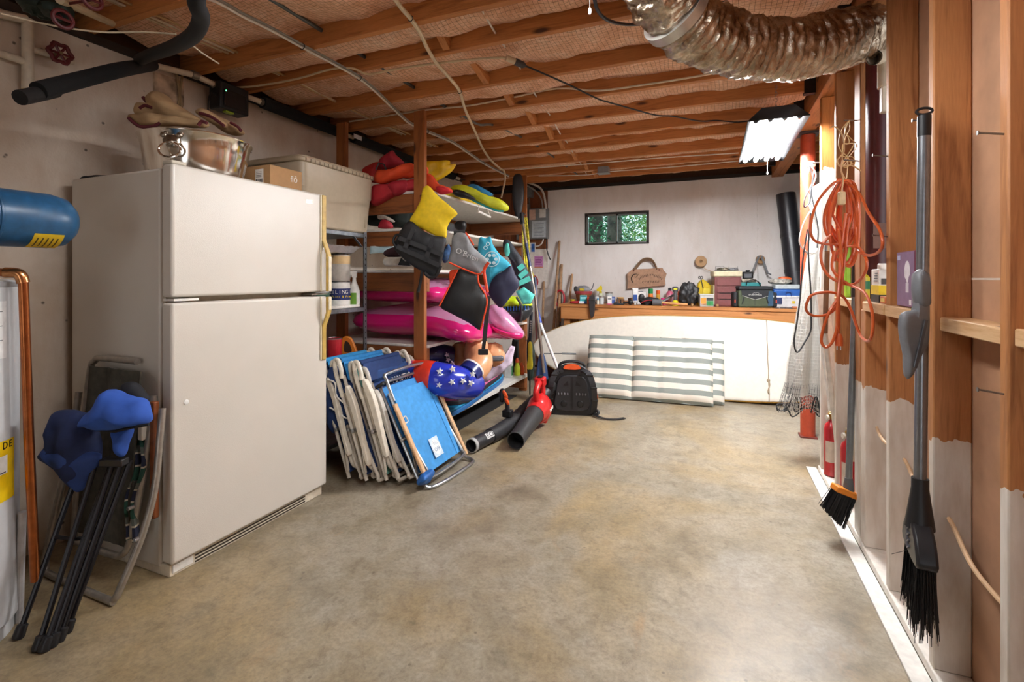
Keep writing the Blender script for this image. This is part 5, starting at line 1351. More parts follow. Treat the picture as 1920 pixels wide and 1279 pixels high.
cable('panel_cable', 'white loop of cable under the breaker panel', [at(x, y, Y=6.3) for x, y in ((1019, 448), (1016, 456), (1010, 461), (1004, 462))], .009, M('#d9d4cd', .5))
cable('panel_cable', 'black cable end hanging below the breaker panel', [at(x, y, Y=6.33) for x, y in ((1025, 444), (1025, 465), (1028, 478), (1032, 487))], .008, black_pl)

# ================================================================ PADDLES, OARS AND GARDEN TOOLS BY THE RACK
pad1 = thing('kayak_paddle', 'kayak paddle with black blade on top leaning against rack post', 'paddle', at(1026, 745, Z=0))
b0, b1 = at(966, 330, d=5.25), at(978, 408, d=5.25)
ax = (b1 - b0); mid_ = (b0 + b1) / 2
MB().puff(smooth2([(-.045, .23), (.03, .235), (.06, .10), (.055, -.05), (.02, -.22), (-.02, -.225), (-.06, -.08), (-.065, .12)], 4), .018, frame(mid_, (CT, ST, 0), -ax) , pw=3).build('blade', M('#222326', .45), pad1, True)
sh = [b1 + V((0, 0, .02)), at(1004, 560, d=5.12), at(1020, 700, d=5.0)]
MB().tube(sh, .0155, 12).build('shaft', M('#8f8276', .3, .6), pad1, True)
MB().tube([b1 + V((0, 0, .05)), b1 + (sh[1] - b1) * .08], .024, 12).build('blade_socket', black_pl, pad1, True)
MB().tube([sh[0] + (sh[1] - sh[0]) * .34, sh[0] + (sh[1] - sh[0]) * .62], .0165, 12).build('shaft_sleeve', M('#26305a', .4), pad1, True)
lb0, lb1 = at(1018, 668, d=5.05), at(1014, 748, d=5.02)
oar = thing('oar', 'oar with navy blue blade resting on the floor beside the rack', 'paddle', at(1015, 746, Z=0))
axo = lb0 - lb1; mo = (lb0 + lb1) / 2
MB().puff(smooth2([(-.02, .24), (.02, .24), (.055, .10), (.075, -.15), (.06, -.215), (-.06, -.215), (-.075, -.15), (-.05, .10)], 4), .014, frame(mo, (CT, ST, 0), axo), pw=3).build('blade', M('#35507f', .45), oar, True)
MB().tube([at(1018, 676, d=5.05), at(1008, 590, d=5.12), at(1003, 520, d=5.18)], .014, 12).build('shaft', M('#4a4f66', .35, .3), oar, True)
wp_ = thing('boat_pole', 'white pole with blue grip leaning against the surfboard', 'pole', at(1052, 706, d=4.9))
MB().rod(at(1007, 582, d=5.2), at(1013, 606, d=5.15), .02, 12).build('grip', M('#2745a8', .4), wp_, True)
MB().tube([at(1013, 606, d=5.15), at(1030, 650, d=5.05), at(1052, 706, d=4.93)], .015, 12).build('shaft', M('#e4e3e0', .35), wp_, True)
um = thing('fishing_rod', 'dark rod with lettered grip and yellow float hanging by the rack post', 'rod', at(994, 640, d=5.2))
MB().rod(at(996, 585, d=5.22), at(993, 655, d=5.22), .018, 12).build('grip', M('#1f2835', .6), um, True)
mb = MB()
for k in range(6): 
    q = at(995.2 - k * .2, 603 + k * 4, d=5.197); mb.box(q.x - .008, q.x + .008, q.y - .003, q.y + .003, q.z - .007, q.z + .007)
mb.build('white_marks', M('#d8d8d8', .5), um, True)
MB().puff(smooth2([(-.02, .14), (.02, .14), (.024, .0), (.03, -.09), (.02, -.14), (-.03, -.14), (-.034, -.08), (-.02, 0)], 3), .02, face_cam(at(994, 668, d=5.2))).build('yellow_float', M('#d9c72c', .5), um, True)
MB().rod(at(993.5, 653, d=5.2), at(993.5, 740, d=5.2), .008, 8).build('rod_blank', M('#1d2a24', .5), um, True)
rp_ = thing('rope_hank', 'yellow braided rope hank hanging beside the paddle', 'rope', at(985, 430, d=5.3))
for k, (dx, e) in enumerate(((-4, 0), (0, 5), (4, 0), (-2, 9), (2, 3))):
    MB().tube(spline([at(983 + dx, 408, d=5.3 + .012 * k), at(986 + dx * 1.3, 450, d=5.29 + .012 * k), at(988 + dx, 495 + e, d=5.28 + .012 * k), at(990 + dx, 512 + e * 1.5, d=5.3 + .012 * k)], 4), .009, 7).build('strand', M('#cfc43a', .7, var=.5, scale=70), rp_, True)
MB().tube(spline([at(993, 500, d=5.28), at(999, 515, d=5.3), at(1003, 530, d=5.32), at(1000, 540, d=5.33)], 4), .009, 7).build('strand', M('#cfc43a', .7, var=.5, scale=70), rp_, True)
MB().rod(at(985, 402, d=5.3), at(985, 400, d=5.3) + V((-.06, .02, 0)), .006, 8).build('hook', nail_m, rp_, True)
cable('chain', 'thin steel chain hanging behind the paddle shaft', [at(979, y, d=5.45) for y in (440, 480, 520)], .006, M('#8e8e8c', .4, .8), cat='chain')
wd1 = drape_t('waders', 'black green waders hanging behind the far rack post', 'waders', [(960, 640), (966, 632), (975, 640), (974, 690), (970, 715), (962, 712), (958, 680)], 5.72, .06, M('#17211f', .7), folds=.02)
wd2 = drape_t('waders', 'dark green folded cloth hanging right of the far rack post', 'cloth', [(988, 640), (996, 636), (1003, 660), (1001, 700), (996, 712), (989, 708)], 5.35, .05, M('#1f2f28', .7), folds=.02)
for w_, q in ((wd1, at(967, 640, d=5.70)), (wd2, at(994, 642, d=5.35))):
    MB().rod(q, (RX1 - .03, RY1 + .039, q.z + .01), .005, 8).build('hook', nail_m, w_, True)
# garden tools in the corner
hw = M('#a78463', .7, var=.2, bmp=.2)
def tool(name, label, top, bot, Yt, r, mat, head=None):
    a, b = at(*top, Y=Yt), at(*bot, Z=.0)
    t = thing(name, label, 'tool', b)
    MB().tube([b + V((0, 0, .02)), (a + b) / 2 + V((0, 0, .006)), a], [r * 1.05, r, r * .95], 10).build('handle', mat, t, True)
    return t, a, b
YW = YB - .04
def botw(px, Y): # a floor point seen at px at depth Y
    t = (px - 960) / FP; return Y * (t * CT - ST) / (CT + t * ST)
def tool2(name, label, top, px_b, Yb, r, mat):
    a = at(*top, Y=YW); b = V((botw(px_b, Yb), Yb, 0))
    t = thing(name, label, 'tool', b)
    MB().tube([b + V((0, 0, .01)), (a + b) / 2, a], [r * 1.05, r, r * .95], 10).build('handle', mat, t, True)
    return t, a, b
t, a, b = tool2('garden_rake', 'tallest wooden handled rake leaning in the far corner', (1049, 452), 1032, 5.95, .017, hw)
MB().box(-.14, .14, -.01, .01, .02, .05, T(b) @ rotz(.4)).build('rake_head', M('#33291f', .6, .5), t, True)
t, a, b = tool2('garden_hoe', 'wooden handled hoe beside the tallest rake', (1053, 496), 1040, 5.98, .021, hw)
MB().box(-.07, .07, -.008, .008, .005, .09, T(b) @ rotz(.7)).build('hoe_blade', M('#33291f', .6, .5), t, True)
t, a, b = tool2('garden_spade', 'wooden handled spade leaning toward the bench corner', (1073, 514), 1052, 6.0, .016, M('#b7916b', .7))
MB().puff(smooth2([(-.09, .14), (.09, .14), (.085, -.04), (0, -.13), (-.085, -.04)], 4), .012, T(b + V((0, -.02, .14))) @ rotx(PI / 2)).build('blade', M('#3b2f27', .5, .5), t, True)
t, a, b = tool2('garden_fork', 'short wooden handled fork leaning on the wall left of the rake', (1020, 528), 1014, 6.0, .016, hw)
MB().box(-.08, .08, -.01, .01, .12, .14, T(b)).build('fork_head', M('#3b2f27', .5, .5), t, True)
t, a, b = tool2('shovel', 'shovel with red D handle beside the workbench', (1047, 560), 1040, 5.9, .016, M('#7a1f22', .5))
cc_ = at(1050, 560, Y=YW - .14)
MB().tube([cc_ + V((.06 * math.cos(q), 0, .11 * math.sin(q) + .0)) for q in [i * PI / 9 for i in range(18)]], .013, 8, closed=True).build('d_grip', M('#b3202e', .4), t, True)
MB().puff(smooth2([(-.1, .16), (.1, .16), (.1, -.06), (0, -.15), (-.1, -.06)], 4), .014, T(b + V((0, -.03, .16))) @ rotx(PI / 2)).build('blade', M('#4a1a1c', .5), t, True)
t, a, b = tool2('snow_shovel', 'red D grip handle beside the yellow rope in the far corner', (1003, 535), 1008, 6.1, .014, M('#6d3030', .5))
MB().tube([a + V((-.02 + .07 * math.cos(q), -.03, .05 + .08 * math.sin(q))) for q in [i * PI / 9 for i in range(18)]], .012, 8, closed=True).build('d_grip', M('#a82432', .4), t, True)
t, a, b = tool2('pry_bar', 'orange and black handled tool behind the hoe', (1053, 520), 1046, 6.1, .013, M('#2b2e30', .5))
MB().rod(a + (b - a) * .30, a + (b - a) * .46, .0145, 10).build('orange_grip', M('#d07a26', .5), t, True)

# ================================================================ WORKBENCH
BZ, BY0, BY1 = .95, 5.86, 6.40
BX0, BX1 = botw(1048, BY0), botw(1497, BY0)
wbm = wood('x', '#c88a50', '#94592a', rough=.5)
wk = thing('workbench', 'long wooden workbench along the back wall', 'workbench', ((BX0 + BX1) / 2, 6.13, 0))
for i in range(3):
    y0 = BY0 + i * .18
    MB().box(BX0, BX1, y0 + (0 if i == 0 else .002), y0 + .178, BZ - .036, BZ).build('plank', wbm, wk, True, bevel=.003, segs=1)
MB().box(BX0 + .02, BX1 - .02, BY0 + .012, BY0 + .05, BZ - .185, BZ - .037).build('apron', wood('x', '#cf9258', '#a0622f'), wk, True, bevel=.003, segs=1)
MB().box(BX0 + .02, BX1 - .02, BY1 - .05, BY1 - .012, BZ - .185, BZ - .037).build('apron', wood('x', '#cf9258', '#a0622f'), wk, True)
for x in (BX0 + .05, -.45, BX1 - .14):
    for y in (BY0 + .052, BY1 - .14):
        MB().box(x, x + .075, y, y + .085, 0, BZ - .037).build('leg', wood('z', '#c88a50', '#94592a'), wk, True, bevel=.003, segs=1)
def on(px, Y=6.0, dz=.0015): return V((botw(px, Y), Y, BZ + dz))
PXM = lambda Y=6.0, px=1250: (-botw(px, Y) * ST + Y * CT) / FP      # metres per pixel
def bcat(name, label, px, Y, cat='tool', rot=0): return thing(name, label, cat, on(px, Y), rotz(YAW * .4 + rot))
def bbox(name, label, px, Y, w, d, h, col, cat='box', rot=0, extra=(), dz=0):
    t = bcat(name, label, px, Y, cat, rot); t.location.z += dz
    MB().box(-w / 2, w / 2, -d / 2, d / 2, 0, h).build('body', M(col, .5), t, bevel=.004)
    for (x0, x1, z0, z1, c_) in extra:
        MB().box(w * (x0 - .5), w * (x1 - .5), -d / 2 - .0012, -d / 2 - .0003, h * z0, h * z1).build('printed_panel', M(c_, .5), t)
    return t
def bbot(name, label, px, Y, r, h, col, capc, caph=.2, neck=.5, cat='bottle', band=None, dz=0, mat=None):
    t = bcat(name, label, px, Y, cat); t.location.z += dz
    hb = h * (1 - caph)
    MB().lathe([(r * .95, 0), (r, .004), (r, hb * .8), (r * (neck + (1 - neck) * .5), hb * .93), (r * neck, hb)], None, 18).build('body', mat or M(col, .35), t)
    MB().lathe([(r * neck * 1.08, hb + .0003), (r * neck * 1.08, h - .004), (r * neck * .85, h)], None, 16).build('cap', M(capc, .4), t)
    if band: MB().lathe([(r + .0004, hb * band[0]), (r + .0009, hb * band[0]), (r + .0009, hb * band[1]), (r + .0004, hb * band[1])], None, 18, cap=False).build('label_band', M(band[2], .5), t)
    return t
# left end
bk = bcat('fruit_basket', 'round wooden basket with red rim holding grey tools on the bench', 1094, 6.2, 'basket')
MB().lathe([(.085, 0), (.105, .14), (.101, .14), (.081, .005)], None, 28).build('slat_body', wood('z', '#9a5a34', '#6a3a1e'), bk)
MB().lathe([(.104, .115), (.110, .115), (.113, .15), (.107, .15)], None, 28).build('red_rim', M('#a23a3e', .6), bk)
jg = thing('power_sander', 'grey handheld sander sticking out of the basket', 'tool', on(1093, 6.2) + V((0, 0, .125)))
MB().blob((0, 0, .04), (.10, .05, .055), 18, 12, .25, 3).build('body', M('#86868a', .5), jg)
MB().blob((-.09, -.02, .05), (.025, .03, .04), 12, 8, .2, 4).build('grip', M('#2b2c2e', .5), jg)
MB().box(-.03, .03, -.056, -.05, .03, .06).build('yellow_tag', M('#c9b93a', .5), jg)
MB().tube(spline([(.08, 0, .03), (.12, 0, .06), (.14, 0, .13)], 5), .005, 6).build('cord', M('#55565a', .5), jg)
bbox('carton', 'turquoise carton in front of the basket', 1094, 5.98, .085, .05, .105, '#35a5ad', extra=((.1, .9, .55, .8, '#8fd0d3'), (.1, .9, .86, .96, '#1d6f7a')))
bbox('tape_measure', 'orange red tape measure right of the turquoise carton', 1106, 5.94, .06, .045, .085, '#d84a25', 'tape measure', extra=((.3, .7, .3, .7, '#2b2b2b'),))
rg = bcat('work_glove', 'red cloth glove at left end of the bench', 1079, 5.94, 'glove')
MB().blob((0, 0, .018), (.07, .04, .0175), 16, 10, .25, 3).build('cuff', M('#b32632', .7), rg)
bb_ = bcat('glue_bottle', 'small blue and white bottle lying in front of the turquoise carton', 1092, 5.91, 'bottle')
MB().rod((-.04, 0, .018), (.02, 0, .018), .0175, 12).build('body', M('#e2e4ea', .4), bb_); MB().rod((.021, 0, .018), (.05, 0, .018), .012, 12).build('cap', M('#2a4fae', .4), bb_)
yt = bcat('putty_tub', 'small yellow tub left of the basket', 1074, 6.05, 'tub')
MB().lathe([(.03, 0), (.034, .04), (.036, .042), (.036, .05), (.0, .052)], None, 18).build('tub_body', M('#d6b32c', .5), yt)
# clamp hanging over the bench edge
cl = thing('bench_clamp', 'dark grey iron clamp hanging over the front edge of the bench', 'clamp', V((botw(1110, 5.84), 5.84, BZ)))
MB().prism(smooth2([(-.03, .10), (.03, .11), (.036, .02), (.03, -.09), (.012, -.15), (-.012, -.15), (-.03, -.06), (-.036, .03)], 3), -.014, .012, T(0, -.0, 0) @ rotx(PI / 2)).build('jaw', M('#4b494a', .5, .6), cl, bevel=.004)
MB().box(-.03, .03, .0, .08, .004, .03).build('top_bar', M('#4b494a', .5, .6), cl, bevel=.004)
MB().rod((-.04, -.02, .06), (.04, -.02, .06), .006, 8).build('tommy_bar', steel, cl)
ty = bbot('spray_bottle', 'clear bottle with yellow trigger at back of the bench', 1126, 6.28, .035, .15, '#c8cdb0', '#d9c21a', .16, .5)
MB().prism(smooth2([(-.045, 0), (.0, .0), (.02, .02), (.018, .06), (-.006, .07), (-.03, .035), (-.05, .025)], 3), -.012, .012, T(0, 0, .1503) @ rotx(PI / 2)).build('trigger', M('#e0c81c', .4), ty)
gjar, nt, p = newmat('clear_jar'); p.inputs['Base Color'].default_value = (.8, .85, .85, 1); p.inputs['Roughness'].default_value = .1; p.inputs['Alpha'].default_value = .55
def jar(px, Y, r, h, col, label):
    t = bcat('screw_jar', label, px, Y, 'jar')
    MB().lathe([(r, .001), (r, h), (r * .96, h), (r * .96, .004)], None, 18).build('glass', gjar, t)
    MB().lathe([(r * .93, .004), (r * .93, h * .6), (0.001, h * .66)], None, 16).build('screws', M(col, .6, .5, var=.6, scale=120), t)
    MB().lathe([(r * 1.03, h + .0005), (r * 1.03, h + .018), (r * .9, h + .02)], None, 18).build('lid', M('#a7a29a', .4, .6), t)
jar(1118, 6.08, .034, .085, '#6d655a', 'glass jar of screws behind the orange tape measure')
jar(1128, 5.97, .03, .08, '#8a8a8c', 'glass jar of nails near the blue capped tube')
jar(1142, 6.26, .045, .12, '#a6b3ae', 'tall clear jar at back of the bench left of the blue box')
bbox('carton', 'blue carton behind the white and pink carton', 1147, 6.15, .085, .06, .085, '#3c5aa8', extra=((.1, .9, .5, .9, '#8fa3cf'),))
bbox('carton', 'white carton with pink edge near the front of the bench', 1143, 5.93, .052, .04, .10, '#eceae6', extra=((.0, 1, .0, .12, '#c04a7a'), (.1, .9, .62, .75, '#5a5a60')))
bbot('glue_bottle', 'small white bottle with light blue cap between the jars', 1121, 5.92, .016, .075, '#d9d5c6', '#58a0cc', .35, .6)
sk = 0
for px, hh, cc2 in ((1153, .075, '#55565a'), (1158, .085, '#6b6c70'), (1164, .06, '#3a3b3e')):
    sk += 1
    s_ = bcat('drill_bit', ('leftmost', 'tallest', 'rightmost and shortest')[sk - 1] + ' of the upright steel bits in front of the wood scraps', px, 5.93, 'drill bit')
    MB().lathe([(.012, 0), (.012, hh * .4), (.006, hh * .45), (.006, hh)], None, 12).build('shank', M(cc2, .35, .7), s_)
bs = bcat('bit_case', 'flat black bit case lying at the bench front', 1160, 5.895, 'case')
MB().box(-.06, .06, -.02, .02, 0, .018).build('case_body', M('#222326', .5), bs, bevel=.004)
for k, (px, Y, w, h, col, lab) in enumerate(((1163, 6.14, .10, .06, '#8a5a36', 'left reddish brown wood scrap on the bench'), (1176, 6.05, .085, .045, '#9d6a40', 'middle wood scrap with knob on the bench'), (1184, 6.2, .07, .07, '#7d5433', 'back wood scrap next to the sealant tube'), (1168, 5.99, .06, .03, '#b4865a', 'small pale wood block before the wood scraps'))):
    t = bcat('wood_scrap', lab, px, Y, 'wood block', .3 * k)
    MB().box(-w / 2, w / 2, -.03, .03, 0, h).build('block', M(col, .7, var=.2, bmp=.2), t, bevel=.005)
sp_ = bcat('wood_disc', 'pale wooden disc lying on the wood scraps', 1163, 6.14, 'disc'); sp_.location.z += .062
MB().lathe([(.04, 0), (.045, .01), (.04, .02)], None, 20).build('disc', M('#c9a062', .6), sp_)
bt = bcat('lamp_socket', 'black round socket with short handle at bench front', 1182, 5.91, 'socket')
MB().blob((0, 0, .032), (.032, .03, .032), 16, 10).build('ball', black_pl, bt); MB().rod((-.02, 0, .03), (-.085, .01, .02), .012, 10).build('stem', black_pl, bt)
sl = bcat('sealant_tube', 'white and blue sealant tube standing below the sign', 1191, 6.02, 'tube')
MB().puff([(-.03, 0), (.03, 0), (.034, .08), (.036, .18), (-.036, .18), (-.034, .08)], .02, T(0, 0, .02) @ rotx(PI / 2), pw=4).build('tube_body', M('#e8e8e6', .4), sl)
MB().box(-.022, .022, -.024, -.021, .05, .12).build('blue_label', M('#27509c', .5), sl)
MB().lathe([(.014, 0), (.014, .02)], None, 14).build('cap', M('#d9d9d6', .4), sl)
bg_ = bcat('blister_pack', 'black and white blister pack behind the black cloth', 1203, 6.12, 'pack')
MB().box(-.05, .05, -.006, .006, 0, .15, rotx(-.15)).build('card', M('#e2dfdc', .5), bg_); MB().blob((.0, -.018, .085), (.035, .015, .045), 14, 8, .2, 3).build('blister', M('#2a2a2c', .4), bg_)
hs = bcat('putty_knife', 'steel putty knife upright beside the sign foot', 1203, 6.3, 'knife'); 
MB().box(-.07, .02, -.002, .002, .10, .155).build('blade', M('#8d9096', .3, .8), hs); MB().box(-.04, -.01, -.01, .01, 0, .10).build('grip', black_pl, hs)
bc_ = bcat('cloth_heap', 'heap of black straps and cloth on the bench below the sign', 1219, 5.98, 'cloth')
MB().blob((0, 0, .045), (.125, .06, .045), 24, 12, .4, 3.5, 4).build('folds', M('#1d1d20', .8, bmp=.3), bc_, sharp=60)
MB().tube(spline([(-.1, -.05, .03), (-.03, -.068, .06), (.06, -.06, .05), (.1, -.04, .02)], 5), .006, 6).build('red_strap', M('#a32a30', .6), bc_)
bbot('spray_can', 'green capped orange aerosol can beneath the sign', 1220, 6.22, .029, .19, '#e57a2c', '#1f8a4c', .32, .9, 'spray can', (.0, .3, '#1f7a46'))
bbot('spray_can', 'orange capped yellow aerosol can right of the green capped one', 1234, 6.24, .025, .17, '#d9a53a', '#e8601f', .3, .9, 'spray can', (.0, .4, '#4c8a2f'))
bbox('carton', 'small yellow carton in front of the orange capped can', 1234, 6.08, .09, .05, .065, '#dcd08a', extra=((.1, .9, .1, .4, '#c9b62c'),))
mg = bcat('tape_roll', 'magenta roll right of the yellow carton', 1245, 6.15, 'roll')
MB().lathe([(.036, .0), (.036, .08), (.018, .08), (.018, 0)], None, 22).build('roll_body', M('#c22a78', .4), mg)
bbot('fuel_bottle', 'pink bottle with black cap behind the flashlight', 1256, 6.26, .043, .20, '#c7627e', '#26262a', .18, .45, 'bottle', (.2, .7, '#d9a9b3'))
fl_ = bcat('flashlight', 'grey flashlight with yellow head standing upside down on the bench', 1266, 5.97, 'flashlight')
MB().lathe([(.05, 0), (.05, .012), (.034, .02), (.034, .05), (.02, .062)], None, 24).build('yellow_head', M('#d8d31f', .4), fl_)
MB().lathe([(.019, .0625), (.019, .15), (.03, .165), (.036, .19), (.034, .21), (.018, .222)], None, 20).build('grey_barrel', M('#54565a', .5), fl_)
MB().box(-.02, .02, -.038, -.0345, .185, .2).build('yellow_label', M('#d8d31f', .4), fl_)
oc = bcat('foam_ball', 'small orange cap at back between flashlight and black bag', 1275, 6.27, 'cap')
MB().lathe([(.024, 0), (.024, .11), (.03, .112), (.03, .165), (.0, .17)], None, 16).build('cap_body', M('#e0692e', .5), oc)
sd = bcat('sanding_block', 'long grey sanding float propped left of the flashlight', 1252, 6.06, 'tool')
MB().beam((-.11, 0, .012), (.09, .06, .13), .05, .016).build('plate', M('#77777a', .6), sd)
ml = bcat('mallet', 'grey rubber mallet with wooden handle lying at the bench front', 1232, 5.905, 'mallet')
MB().rod((-.055, .0, .038), (.05, -.005, .038), .037, 18).build('head', M('#5b5c60', .6), ml, bevel=.004)
MB().tube([(.051, -.004, .035), (.19, -.012, .024), (.335, -.02, .0155)], [.013, .016, .015], 12).build('handle', M('#d0985c', .5, var=.15), ml)
rb = bcat('tarp_bag', 'crumpled dark grey plastic tarp on the bench beside yellow jug', 1292, 6.1, 'tarp')
MB().blob((0, 0, .115), (.105, .085, .115), 60, 40, .4, 2.2, 2, fn=lambda n: 1 + .3 * max(0, n.z) * (1 if n.x < 0 else .6) + .10 * abs(noise.noise(n * 5)) + .04 * noise.noise(n * 11)).build('folds', M('#2b2c2f', .5, bmp=.2), rb, sharp=50)
yj = bcat('yellow_jug', 'yellow cut open jug holding black scissors', 1322, 6.22, 'jug')
MB().prism(smooth2([(-.09, 0), (.09, 0), (.09, .2), (.05, .24), (-.02, .30), (-.06, .28), (-.09, .22)], 3), -.06, .06, rotx(PI / 2)).build('body', M('#d9b80f', .4), yj, bevel=.012)
MB().prism(rrect(.08, .15, .02, 4, .005, .13), -.004, .004, T(0, -.063, 0) @ rotx(PI / 2)).build('grip_panel', M('#e8cf3e', .35), yj, bevel=.003)
MB().beam((-.03, -.068, .20), (-.055, -.062, .31), .006, .01).build('scissor_blade', black_pl, yj)
for dx in (-.012, .012): MB().tube([(-.058 + dx + .011 * math.cos(q), -.062, .325 + .015 * math.sin(q)) for q in [i * PI / 6 for i in range(12)]], .004, 6, closed=True).build('scissor_ring', black_pl, yj)
pt_ = bbox('patch_tub', 'square white tub with orange and green label in front of yellow jug', 1324, 5.97, .145, .11, .125, '#c9c9c6', 'tub', extra=((.05, .45, .08, .78, '#e2983a'), (.47, .97, .08, .5, '#2f8a4c'), (.47, .97, .52, .8, '#2c3230'), (.68, .82, .15, .3, '#e0d33a'), (.05, .44, .08, .25, '#e9e6df')))
MB().box(-.077, .077, -.06, .06, .1255, .14).build('lid', M('#d2d2cf', .4), pt_, bevel=.004)
MB().tube(spline([(-.072, -.04, .10), (-.09, -.05, .15), (-.085, -.03, .04)], 5), .004, 6).build('wire_handle', M('#2a2a2c', .4), pt_)
for i, (px, lab) in enumerate(((1298, 'small wooden knob beside the mallet handle end'), (1345, 'small wooden knob in front of the brown drawer cabinet'))):
    t = bcat('wooden_knob', lab, px, 5.90, 'knob'); MB().blob((0, 0, .0165), (.017, .017, .0165), 14, 10).build('ball', M('#b08a5c', .5), t); MB().rod((0, 0, .03), (0, 0, .034), .004, 8).build('pin', nail_m, t)
# brown drawer cabinet
dc = bcat('drawer_cabinet', 'brown plastic drawer cabinet with cream lid on the bench', 1361, 6.12, 'cabinet')
brm = M('#713d3c', .45)
MB().box(-.14, .14, -.12, .12, 0, .335).build('case', brm, dc, bevel=.006)
for k, z in enumerate((.015, .085, .155, .235)):
    MB().box(-.115, .125, -.128, -.121, z, z + .06 if k < 3 else z + .085).build('drawer', M('#784342', .45), dc, bevel=.003)
for z in (.078, .148):
    MB().box(-.09, .10, -.1305, -.122, z, z + .008).build('drawer_gap', M('#1b0d0d', .7), dc)
MB().box(-.152, -.1405, -.125, .1, 0.02, .24).build('cream_side', M('#ded2ae', .5), dc, bevel=.004)
MB().box(-.15, .15, -.13, .13, .336, .40).build('cream_lid', M('#e2d8b6', .45), dc, bevel=.012)
wr_ = thing('wire_basket', 'thin wire rack with small parts lying on the cream lid', 'rack', on(1361, 6.12) + V((0, 0, .401)))
mb = MB()
for x in (-.11, -.02, .02, .12): mb.rod((x, -.05, .002), (x, -.05, .05), .0025, 5)
mb.rod((-.11, -.05, .05), (-.02, -.05, .05), .0025, 5).rod((.02, -.05, .035), (.12, -.05, .035), .0025, 5)
mb.rod((-.12, -.06, .006), (.13, -.06, .006), .003, 5).rod((-.12, .05, .006), (.13, .05, .006), .003, 5)
mb.build('wires', M('#8f8f8c', .35, .8), wr_)
MB().blob((-.03, 0, .02), (.07, .03, .018), 16, 8, .5, 8).build('hardware', M('#7d7868', .5, .5, var=.5, scale=60), wr_)
MB().blob((.08, 0, .018), (.05, .03, .016), 16, 8, .5, 8, 4).build('hardware', M('#b8bcc6', .4, .3, var=.4, scale=60), wr_)
# teal tackle box and things on it
tk = bbox('tackle_box', 'teal tackle box behind the fishing bag', 1405, 6.2, .21, .16, .27, '#2f8f92', 'tackle box', extra=((.0, 1, .78, .80, '#1d6669'),))
MB().tube(spline([(-.05, -.084, .24), (-.04, -.09, .28), (.02, -.095, .30), (.08, -.09, .27), (.1, -.088, .20)], 5), .006, 8).build('handle', black_pl, tk)
bl_ = thing('fishing_reel', 'black reel standing on the teal tackle box', 'reel', on(1402, 6.2) + V((0, 0, .272)))
MB().box(-.055, .055, -.04, .04, .04, .12).build('body', black_pl, bl_, bevel=.012); MB().box(-.035, .035, -.048, -.041, .05, .095).build('face', M('#55585e', .4), bl_); MB().lathe([(.012, .12), (.022, .123), (.022, .138), (.01, .14)], None, 14).build('knob', black_pl, bl_)
MB().box(-.065, .085, -.06, .06, 0, .038).build('packet', M('#b8a996', .6, var=.5, scale=25), bl_, bevel=.01)
# fishing bag
fb = thing('fishing_bag', 'green and black fishing bag on the bench in front of tackle boxes', 'bag', on(1413, 6.0), rotz(YAW * .5))
grn = M('#47513c', .8, bmp=.12); bkn = M('#22252a', .75, bmp=.1); blu = M('#31506b', .8)
MB().box(-.175, .175, -.09, .09, 0, .19).build('body', grn, fb, bevel=.022, segs=3)
MB().box(-.175, .175, -.095, .095, .1905, .232).build('lid', bkn, fb, bevel=.012)
MB().prism([(-.15, .19), (.13, .19), (.12, .125), (-.01, .085), (-.14, .13)], .0, .006, T(0, -.0895, 0) @ rotx(PI / 2)).build('black_flap', bkn, fb)
MB().box(.118, .172, -.094, -.0905, .02, .18).build('blue_panel', blu, fb)
MB().tube([(-.14, -.0975, .13), (-.01, -.0975, .085), (.12, -.0975, .125)], .0025, 5).build('piping', M('#d8d8d2', .5), fb)
MB().box(-.0115, -.0085, -.0925, -.0905, .01, .085).build('seam', bkn, fb)
for s in (-1, 1):
    po = MB().box(s * .20 - .022, s * .20 + .022, -.07, .07, .004, .17).build('side_pocket', bkn, fb, bevel=.018, segs=3)
    MB().box(s * .208 - .006, s * .208 + .006, -.075, -.0705, .05, .085).build('zip_pull', M('#c9452c', .5), po)
MB().rod((-.12, -.098, .12), (-.14, -.098, .04), .006, 6).build('strap', bkn, fb); MB().rod((.1, -.098, .12), (.12, -.098, .05), .006, 6).build('strap', bkn, fb)
arc_text('SPORTSMANS', .022, T(-.01, -.0968, .138) @ rotx(PI / 2), M('#dededa', .5), fb, world=False)
MB().tube([(-.035, -.0968, .153), (-.015, -.0968, .163), (-.005, -.0968, .157), (.01, -.0968, .165), (.03, -.0968, .154)], .0014, 5).build('mountain_logo', M('#dededa', .5), fb)
# blue tackle box + bags
bt2 = thing('tackle_box', 'blue lidded white tackle box at right end of the bench', 'tackle box', on(1473, 6.08), rotz(YAW * .4))
MB().box(-.135, .135, -.08, .08, 0, .12).build('base', M('#d9d9da', .4), bt2, bevel=.012)
MB().box(-.14, .14, -.085, .085, .1205, .20).build('blue_lid', M('#2a5fae', .35), bt2, bevel=.014)
MB().box(-.12, .12, -.07, .07, .2005, .25).build('clear_tray', M('#c3cdd0', .25), bt2, bevel=.008)
MB().box(-.15, .15, -.089, -.0855, .112, .13).build('white_rim', M('#e8e8e8', .4), bt2)
MB().box(.04, .07, -.0825, -.0805, .045, .075).build('yellow_sticker', M('#e3c53a', .5), bt2)
MB().box(-.13, -.06, -.088, -.0805, .04, .11).build('navy_latch', M('#28355f', .5), bt2)
MB().tube(spline([(-.02, -.09, .125), (-.02, -.094, .16), (.02, -.094, .165), (.03, -.09, .125)], 4), .004, 6).build('handle', M('#223a78', .4), bt2)
pbg = thing('plastic_bag', 'clear plastic bag with orange packet lying on the blue tackle box', 'bag', on(1462, 6.1) + V((0, 0, .252)))
MB().blob((0, 0, .03), (.115, .06, .03), 22, 12, .4, 4).build('bag_film', M('#c9c4b8', .3, var=.4, scale=40), pbg, sharp=30)
